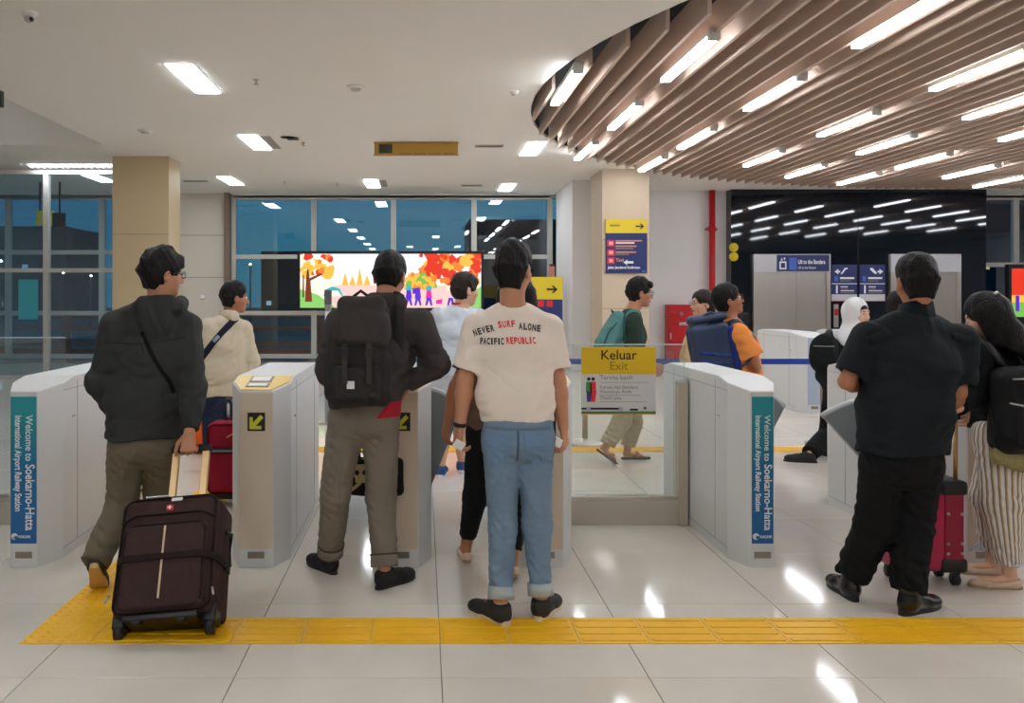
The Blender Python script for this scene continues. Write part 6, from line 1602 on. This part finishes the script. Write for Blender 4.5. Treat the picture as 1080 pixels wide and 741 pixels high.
# ================================================================== boy in the pale tee beyond the gates
d = 7.0
C = Person('young man in a pale blue tee with red collar walking on beyond the gates', (X(480, d), d), dict(
    head=(490, 306, 7.0), neck=(485, 323, 7.0), chest=(482, 352, 7.0), pelvis=(477, 402, 7.0), shL=(463, 333, 6.95), shR=(504, 334, 7.06),
    elL=(456, 368, 7.0), wrL=(459, 394, 7.12), elR=(508, 368, 7.1), wrR=(506, 394, 7.2), knL=(470, 452, 7.03), knR=(484, 450, 7.1)),
    feet=dict(L=(Fl(464, 504), 8), R=(Fl(486, 499), 10)), skin=M_skin3, face=(0.88, 0.46, 0.0), hs=1.06, faced=True, legk=0.95, h=0.012, hh=0.007, hf=0.006)
C.hair(M_hair2, top=0.022, side=0.008, nape=-0.085, spike=0.006, fringe=1)
hz = P(0, 396, 7.0)[2]
ct = C.top('t_shirt', fabric('pale_blue_tee', (212, 218, 226), var=0.03), hz, (0.178, 0.125), (0.180, 0.125), (0.190, 0.125), (0.14, 0.09), 'short', (0.072, 0.078), cut=0.75, folds=0.007, fr=22, h=0.011, neck=0.058, shr=0.055)
n = C.J['neck']; tube('red_collar', [n + V3(0.062 * math.cos(a), 0.055 * math.sin(a), 0.022) for a in np.linspace(0, 6.283, 17)], 0.009, fabric('red_cotton', (190, 40, 56)), ct, 6)
C.pants('shorts', fabric('pale_grey_cotton', (190, 192, 196)), hz + 0.05, (0.160, 0.115), (0.168, 0.122), 0.095, 0.085, 0.085, (0.42, 0.42), folds=0.006, fr=26, h=0.011)
for k in 'LR': shoe(C, k, 'sneaker', mat('blue_canvas', (52, 82, 140), rough=0.7), M_white)

# ================================================================== man in the beige jacket on the left
d = 7.2
K = Person('man in a beige jacket and jeans with a dark sling strap, left side', (X(237, d), d), dict(
    head=(247, 314, 7.2), neck=(241, 335, 7.2), chest=(237, 364, 7.2), pelvis=(233, 412, 7.2), shL=(219, 346, 7.1), shR=(257, 347, 7.3),
    elL=(212, 382, 7.1), wrL=(214, 408, 7.2), elR=(264, 380, 7.3), wrR=(262, 405, 7.25), knL=(224, 455, 7.22), knR=(240, 455, 7.3)),
    feet=dict(L=(Fl(219, 500), 5), R=(Fl(238, 496), 10)), skin=M_skin2, face=(0.85, 0.50, -0.02), hs=1.08, faced=True, bulk=1.05, h=0.014, hh=0.007, hf=0.006)
K.hair(M_hair, top=0.014, side=0.006, nape=-0.085, spike=0.004)
hz = P(0, 417, 7.15)[2]
def colk(v, s): n = s.J['neck']; v.add(econe(n - V3(0, 0, .03), n + V3(0, 0, .055), s.sx, (0.090, 0.088), (0.078, 0.078), 0.01, flat=True), 0.02)
kj = K.top('jacket', fabric('beige_cotton_jacket', (206, 192, 168), var=0.06), hz, (0.200, 0.145), (0.205, 0.15), (0.200, 0.145), (0.15, 0.10), 'long', (0.084, 0.074, 0.072, 0.052), folds=0.010, fr=20, h=0.011, neck=0.062, shr=0.066)
collar_ring(K, 0.098, 0.082, -0.04, 0.05, fabric('beige_cotton_jacket', (206, 192, 168)), kj)
K.pants('jeans', fabric('dark_indigo_denim', (38, 48, 74), var=0.15), hz + 0.05, (0.170, 0.12), (0.175, 0.125), 0.098, 0.080, 0.066, (0.10, 0.10), folds=0.007, fr=26, h=0.012)
for k in 'LR': shoe(K, k, 'sneaker', M_blackshoe, M_white)
so_ = drape_strip('sling_strap', kj, [tuple((P(*q, 7.05) - K.o)[[0, 2]]) for q in ((246, 336), (234, 350), (222, 366), (211, 381))], 0.05, fabric('navy_webbing', (34, 38, 52)), None, 0.003, 0.004)
so_.location = (K.o[0], K.o[1], 0); tag(so_, 'dark navy sling strap with a pale patch across the beige jacket', 'strap')
pp = drape_strip('strap_patch', kj, [tuple((P(*q, 7.05) - K.o)[[0, 2]]) for q in ((231, 354), (226, 360))], 0.03, mat('pale_blue_patch', (150, 164, 184)), so_, 0.008, 0.003, 6)
# red soft suitcase beside the gate
r0 = Fl(238, 531)
rs = tag(empty('suitcase', (r0[0], r0[1], 0)), 'dark red soft suitcase with a black strap standing behind the left gate lane', 'suitcase')
M_rc = fabric('crimson_nylon', (150, 28, 52), var=0.1)
bm = bmesh.new(); b_box(bm, (-0.115, -0.10, 0.085), (0.21, 0.12, 0.585), 0.045, seg=4); link('case', bm_mesh(bm, smooth=True), M_rc, rs)
bm = bmesh.new(); b_box(bm, (-0.09, -0.14, 0.11), (0.19, -0.08, 0.40), 0.028, seg=3); link('front_pocket', bm_mesh(bm, smooth=True), M_rc, rs)
box('strap', (-0.12, -0.148, 0.385), (0.215, -0.10, 0.415), M_black, rs, 0.002); box('strap_print', (-0.06, -0.150, 0.393), (0.10, -0.148, 0.407), M_greyprint, rs)
tube('piping', [(x, -0.095, z) for x, _, z in rrect(-0.105, 0.20, 0.095, 0.575, 0.05, 0)], 0.006, fabric('dark_red_piping', (90, 16, 32)), rs, 6)
tube('emblem', [(0.03, -0.105, 0.485), (0.07, -0.105, 0.51), (0.09, -0.105, 0.50)], 0.006, mat('gold_emblem', (206, 150, 70)), rs, 6)
box('base', (-0.11, -0.09, 0.05), (0.20, 0.11, 0.09), M_black, rs, 0.01)
for x in (-0.08, 0.17):
    for y in (-0.06, 0.08): tube('wheel', [(x - 0.014, y, 0.032), (x + 0.014, y, 0.032)], 0.032, M_black, rs, 14)
for x in (0.0, 0.1): tube('handle_tube', [(x, 0.08, 0.57), (x, 0.08, 0.72)], 0.010, M_steel, rs, 8)
box('handle_grip', (-0.02, 0.06, 0.71), (0.12, 0.10, 0.74), M_black, rs, 0.008); tube('carry_handle', [(0.0, 0.0, 0.58), (0.01, 0, 0.605), (0.09, 0, 0.605), (0.10, 0, 0.58)], 0.010, M_black, rs, 8)
tube('zip_pull', [(-0.10, -0.14, 0.20), (-0.108, -0.15, 0.16)], 0.006, M_steel, rs, 6)
# orange bag and yellow bag standing on the floor
def floor_bag(name, px, d, w, h, dp, m, label, z0=0.0, handles=True):
    t = tag(empty(name, (X(px, d), d, 0)), label, 'bag'); v = Vol((-w, -dp * 2.5, -0.03), (w, dp * 2.5, h + 0.12), 0.011)
    v.add(rbox((0, 0, h / 2 + 0.005), (w / 2, dp, h / 2), 0.05), 0); v.fold(0.014, 22, int(px)); v.f = np.maximum(v.f, (0.0 - v.grid()[2]).astype(np.float32)); o = vol_obj('bag', v, m, t)
    for yy in (-dp * 0.5, dp * 0.5): tube('handle', [(-w * 0.2, yy, h - 0.03), (-w * 0.15, yy, h + 0.06), (0, yy, h + 0.09), (w * 0.15, yy, h + 0.06), (w * 0.2, yy, h - 0.03)], 0.010, m, t, 6)
    return t, o
floor_bag('carrier_bag', 223, 8.1, 0.36, 0.56, 0.10, fabric('orange_carrier_bag', (236, 104, 34), rough=0.6), 'bright orange carrier bag behind the man in the beige jacket')
t, o = floor_bag('carrier_bag', 131, 6.85, 0.43, 0.24, 0.09, fabric('yellow_carrier_bag', (232, 176, 34), rough=0.6), 'yellow printed carrier bag on the floor beside the left gate')
for px in (-0.16, -0.05, 0.08): drape_patch('print', o, ring(px, 0.13, 0.035, 0.05, 8), mat('orange_strip_print', (230, 160, 90)), o, 0.002, 0.001, 2)

# ================================================================== man in green with the teal backpack
M_green = fabric('dark_green_jersey', (50, 66, 58), var=0.1); M_kh2 = fabric('khaki_chino', (172, 158, 124), var=0.08)
d = 7.7
E_ = Person('man in a dark green top with a teal backpack walking right in flip-flops', (X(662, d), d), dict(
    head=(674, 309, 7.7), neck=(666, 326, 7.7), chest=(666, 355, 7.7), pelvis=(664, 404, 7.7), shL=(664, 338, 7.86), shR=(669, 339, 7.55),
    elL=(657, 372, 7.9), wrL=(668, 390, 7.95), elR=(673, 373, 7.5), wrR=(688, 384, 7.50), hipL=(664, 408, 7.78), hipR=(664, 408, 7.62), knL=(668, 446, 7.80), knR=(656, 443, 7.62)),
    feet=dict(L=(Fl(655, 484), 86, 0, 0.26), R=(V3((648 - VPX) * 7.6 / F_PX - 0.205, 7.58, 0), 82, 36, 0.26)), skin=M_skin, face=(0.99, 0.08, -0.04), hs=1.08, faced=True, h=0.011, hh=0.007, hf=0.006,
    hands=dict(R=dict(d=(0.6, 0.1, -0.7), n=(-0.2, 0.9, 0), t=(1, 0, 0.3), curl=25)))
E_.hair(M_hair, top=0.020, side=0.006, nape=-0.085, spike=0.005, fringe=1); E_.glasses()
hz = P(0, 404, 7.6)[2]
et = E_.top('sweatshirt', M_green, hz, (0.165, 0.125), (0.165, 0.125), (0.170, 0.125), (0.13, 0.09), 'long', (0.076, 0.066, 0.062, 0.044), folds=0.008, fr=22, h=0.011, neck=0.058, shr=0.058)
E_.pants('trousers', M_kh2, hz + 0.05, (0.155, 0.12), (0.165, 0.125), 0.100, 0.082, 0.066, (0.12, 0.17), folds=0.008, fr=26, h=0.011)
FF_ = sole_mesh(0.27, 0.043, 0.018)
for k in 'LR':
    so = link('flip_flop', FF_, mat('dark_rubber', (60, 50, 46), rough=0.7), E_.root); so.matrix_local = E_.feet[k][0]
    tube('strap', [(-0.036, 0.10, 0.02), (-0.022, 0.15, 0.062), (0.0, 0.205, 0.022), (0.022, 0.15, 0.062), (0.036, 0.10, 0.02)], 0.006, mat('brown_strap', (120, 70, 58)), so, 6)
tb2 = tag(empty('backpack', P(645, 366, 7.68)), 'teal backpack on the back of the man in green', 'backpack')
v = Vol((-0.32, -0.24, -0.14), (0.3, 0.24, 0.48), 0.010); v.add(econe((-0.02, 0, 0.02), (0.06, 0, 0.26), (0, 1, 0), (0.15, 0.13), (0.11, 0.07)), 0); v.add(econe((-0.10, 0, 0.0), (-0.04, 0, 0.12), (0, 1, 0), (0.11, 0.06), (0.09, 0.05)), 0.03); v.fold(0.006, 24, 2)
pk3 = vol_obj('main_compartment', v, fabric('teal_canvas', (92, 140, 138), var=0.08), tb2)
for yy in (-0.11, 0.11): strap_over('shoulder_strap', et, [(-0.13, yy), (-0.03, yy), (0.05, yy), (0.10, yy)], 0.045, fabric('teal_canvas', (92, 140, 138)), tb2, off=-(np.array(tb2.location) - E_.o))
tube('grab_loop', [(0.02, -0.03, 0.30), (0.0, 0, 0.33), (0.02, 0.03, 0.30)], 0.008, M_black, tb2, 6); drape_strip('zip', pk3, [(-0.10, 0.02), (-0.05, 0.14), (0.02, 0.22)], 0.010, fabric('dark_teal_tape', (50, 88, 88)), tb2, 0.001, 0.004, 12)

# ================================================================== man in the orange tee
d = 7.05
G = Person('man in an orange tee with glasses and a navy roll-top backpack looking up', (X(780, d), d), dict(
    head=(767, 317, 7.05), neck=(771, 338, 7.05), chest=(779, 366, 7.05), pelvis=(782, 415, 7.05), shL=(773, 349, 7.22), shR=(780, 351, 6.88),
    elL=(790, 380, 7.28), wrL=(800, 395, 7.15), elR=(796, 381, 6.85), wrR=(800, 398, 7.0), hipL=(782, 419, 7.14), hipR=(782, 419, 6.96), knL=(782, 460, 7.12), knR=(780, 460, 6.98)),
    feet=dict(L=(Fl(772, 500), 80), R=(Fl(770, 507), 84)), skin=M_skin2, face=(0.90, -0.05, 0.26), hs=1.10, faced=True, bulk=1.12, h=0.014, hh=0.007, hf=0.006)
G.hair(M_hair, top=0.012, side=0.008, nape=-0.080, spike=0.004); G.glasses()
hz = P(0, 420, 7.0)[2]
gt = G.top('t_shirt', fabric('orange_cotton', (244, 150, 74), var=0.05), hz, (0.180, 0.155), (0.190, 0.165), (0.195, 0.155), (0.15, 0.11), 'short', (0.080, 0.088), cut=0.85, folds=0.008, fr=20, h=0.011, neck=0.062, shr=0.062)
G.pants('jeans', fabric('blue_grey_denim', (76, 96, 120), var=0.15), hz + 0.05, (0.165, 0.14), (0.175, 0.145), 0.102, 0.082, 0.066, (0.10, 0.10), folds=0.006, fr=26, h=0.013)
for k in 'LR': shoe(G, k, 'sneaker', M_blackshoe, M_white)
nb = tag(empty('backpack', P(749, 391, 6.95)), 'navy roll-top backpack on the back of the man in orange', 'backpack')
M_navyp = mat('navy_coated_fabric', (38, 54, 84), rough=0.45, var=0.12, vscale=8, bump=0.1); tl = math.radians(-10)
Ax = np.array([[math.cos(tl), 0, -math.sin(tl)], [0, 1, 0], [math.sin(tl), 0, math.cos(tl)]])
v = Vol((-0.32, -0.2, -0.08), (0.34, 0.22, 0.55), 0.009); v.add(rbox((0.0, 0, 0.19), (0.155, 0.10, 0.19), 0.045, Ax), 0); v.add(econe((-0.15, -0.0, 0.40), (0.09, 0.0, 0.445), (0, 1, 0), (0.085, 0.035), (0.085, 0.035)), 0.03); v.fold(0.006, 24, 3)
pk4 = vol_obj('main_compartment', v, M_navyp, nb)
for z in (0.08, 0.15): drape_strip('band', pk4, [(-0.12, z), (0.14, z - 0.02)], 0.03, fabric('blue_tape', (44, 66, 120)), nb, 0.001, 0.004, 14)
v = Vol((0.02, -0.2, -0.08), (0.34, 0.2, 0.5), 0.010); v.add(rbox((0.165, 0, 0.18), (0.035, 0.105, 0.19), 0.03, Ax), 0); vol_obj('back_panel', v, fabric('royal_blue_mesh', (38, 52, 120)), nb)
for yy in (-0.12, 0.12): strap_over('shoulder_strap', gt, [(-0.16, yy), (-0.06, yy), (0.03, yy), (0.09, yy)], 0.05, M_navyp, nb, off=-(np.array(nb.location) - G.o))
tube('lower_strap', [(0.19, -0.10, 0.03), (0.25, -0.12, 0.07), (0.30, -0.13, 0.14)], 0.011, M_navyp, nb, 8)
tube('top_loop', [(-0.11, -0.03, 0.42), (-0.02, -0.05, 0.47), (0.05, -0.03, 0.455)], 0.012, M_navyp, nb, 8)

# ================================================================== woman in the beige coat
d = 8.3
Fw = Person('woman with dark bobbed hair in a beige coat walking left behind the orange tee', (X(735, d), d), dict(
    head=(741, 320, 8.3), neck=(742, 343, 8.3), chest=(737, 363, 8.3), pelvis=(734, 408, 8.3), shL=(732, 352, 8.16), shR=(745, 352, 8.44),
    elL=(724, 378, 8.12), wrL=(726, 397, 8.05), elR=(740, 378, 8.5), wrR=(728, 395, 8.5), hipL=(734, 412, 8.22), hipR=(734, 412, 8.38), knL=(734, 446, 8.22), knR=(732, 446, 8.36)),
    feet=dict(L=(Fl(742, 474), -84), R=(Fl(736, 470), -84)), skin=M_skin3, face=(-0.97, -0.18, 0.0), hs=1.06, faced=True, bulk=0.92, h=0.015, hh=0.008, hf=0.008)
def bob(v, s): v.add(econe(s.hp(0, -0.045, 0.02), s.hp(0, -0.055, -0.085), s.A[0], (0.095, 0.062), (0.090, 0.055)), 0.03)
hair_long(Fw, M_hair2, bob, 3); Fw.glasses()
hz = P(0, 420, 8.3)[2]
Fw.top('coat', fabric('beige_coat_wool', (206, 178, 136), var=0.08), hz - 0.1, (0.185, 0.16), (0.170, 0.14), (0.170, 0.13), (0.13, 0.09), 'long', (0.074, 0.064, 0.062, 0.048), folds=0.008, fr=22, h=0.013, neck=0.058, shr=0.056)
Fw.pants('trousers', M_bpants, hz + 0.05, (0.15, 0.12), (0.16, 0.125), 0.09, 0.07, 0.06, (0.1, 0.1), folds=0.005, h=0.014)
for k in 'LR': shoe(Fw, k, 'slip', M_blackshoe, M_black)

# ================================================================== woman in the white headscarf
d = 7.9
Hw = Person('woman in a white headscarf and dark jacket beyond the gate with grey flaps', (X(893, d), d), dict(
    head=(904, 331, 7.9), neck=(899, 354, 7.9), chest=(893, 376, 7.9), pelvis=(889, 424, 7.9), shL=(874, 365, 7.95), shR=(913, 366, 7.85),
    elL=(868, 395, 8.0), wrL=(876, 412, 7.8), elR=(917, 396, 7.85), wrR=(908, 412, 7.7), knL=(874, 458, 7.9), knR=(890, 458, 7.9)),
    feet=dict(L=(Fl(862, 488), -70), R=(Fl(890, 484), -20)), skin=M_skin3, face=(0.36, -0.92, -0.02), hs=1.08, faced=True, bulk=0.92, h=0.014, hh=0.0065, hf=0.008)
v = Vol(Hw.hc + V3(-0.32, -0.3, -0.58), Hw.hc + V3(0.32, 0.3, 0.2), 0.009); A_ = Hw.A
v.add(ell(Hw.hp(0, -0.018, 0.02), (0.100, 0.122, 0.125), A_), 0); v.add(econe(Hw.hp(0, -0.01, -0.05), Hw.hp(-0.0, -0.01, -0.22), A_[0], (0.100, 0.105), (0.165, 0.14)), 0.04); v.add(econe(Hw.hp(0, -0.01, -0.22), Hw.hp(0.03, 0.0, -0.44), A_[0], (0.165, 0.14), (0.15, 0.135)), 0.04)
v.fold(0.010, 26, 5, aniso=(1, 1, 0.5)); v.cut(econe(Hw.hp(0, 0.13, 0.03), Hw.hp(0, 0.13, -0.055), A_[0], (0.064, 0.095), (0.056, 0.095)), 0.012); vol_obj('headscarf', v, fabric('white_headscarf', (226, 224, 224), var=0.03), Hw.root)
v = Vol(Hw.hc - 0.2, Hw.hc + 0.2, 0.008); v.add(ell(Hw.hp(0, -0.008, 0.034), (0.083, 0.104, 0.094), A_), 0); v.cut(ell(Hw.hp(0, 0.115, -0.045), (0.075, 0.08, 0.105), A_), 0.01); v.plane(Hw.hp(0, 0, -0.0), -A_[2]); vol_obj('hair', v, M_hair, Hw.root)
hz = P(0, 425, 7.9)[2]
Hw.top('jacket', M_bjack, hz, (0.175, 0.14), (0.165, 0.13), (0.175, 0.13), (0.13, 0.09), 'long', (0.074, 0.064, 0.062, 0.048), folds=0.007, fr=22, h=0.012, neck=0.056, shr=0.056)
Hw.pants('trousers', M_bpants, hz + 0.05, (0.15, 0.12), (0.165, 0.125), 0.095, 0.085, 0.075, (0.08, 0.08), folds=0.006, h=0.013)
for k in 'LR': shoe(Hw, k, 'slip', M_blackshoe, M_black)
bk_ = tag(empty('backpack', P(866, 388, 7.75)), 'black backpack beside the woman in the white headscarf', 'backpack')
v = Vol((-0.2, -0.2, -0.1), (0.2, 0.2, 0.5), 0.011); v.add(ell((0.02, 0, 0.10), (0.125, 0.09, 0.16)), 0); v.add(ell((0.04, 0, 0.20), (0.10, 0.08, 0.12)), 0.05); v.fold(0.010, 22, 9); pk5 = vol_obj('main_compartment', v, fabric('black_green_nylon', (22, 28, 28)), bk_)
tube('shoulder_strap', [(0.05, 0.03, 0.28), (0.10, 0.08, 0.33), (0.16, 0.16, 0.33), (0.2, 0.2, 0.25)], 0.018, M_black, bk_, 8); drape_strip('zip', pk5, [(-0.08, 0.2), (0.08, 0.2)], 0.008, M_seam, bk_, 0.001, 0.003, 8)

# ================================================================== far person hidden behind the man in black
d = 9.2
Z_p = Person('far woman with black hair mostly hidden behind the head of the man in black', (X(946, d), d), dict(
    head=(947, 319, 9.2), neck=(947, 338, 9.2), chest=(947, 356, 9.2), pelvis=(947, 396, 9.2), shL=(931, 347, 9.2), shR=(963, 347, 9.2),
    elL=(928, 372, 9.2), wrL=(930, 390, 9.1), elR=(966, 372, 9.2), wrR=(964, 390, 9.1), knL=(940, 425, 9.2), knR=(954, 425, 9.2)),
    feet=dict(L=(Fl(940, 456), -5), R=(Fl(954, 456), 5)), skin=M_skin3, face=(0.7, 0.6, 0.0), h=0.016, hh=0.009, hf=0.01)
hair_long(Z_p, M_hair, bob, 4); hz = P(0, 400, 9.2)[2]
Z_p.top('blouse', fabric('white_blouse', (220, 216, 214)), hz, (0.165, 0.12), (0.155, 0.115), (0.165, 0.115), None, 'long', (0.066, 0.056, 0.054, 0.04), folds=0.006, h=0.014, neck=0.056)
Z_p.pants('trousers', M_bpants, hz + 0.05, (0.15, 0.11), (0.16, 0.118), 0.09, 0.07, 0.06, (0.1, 0.1), folds=0.004, h=0.015)
for k in 'LR': shoe(Z_p, k, 'slip', M_blackshoe, M_black)
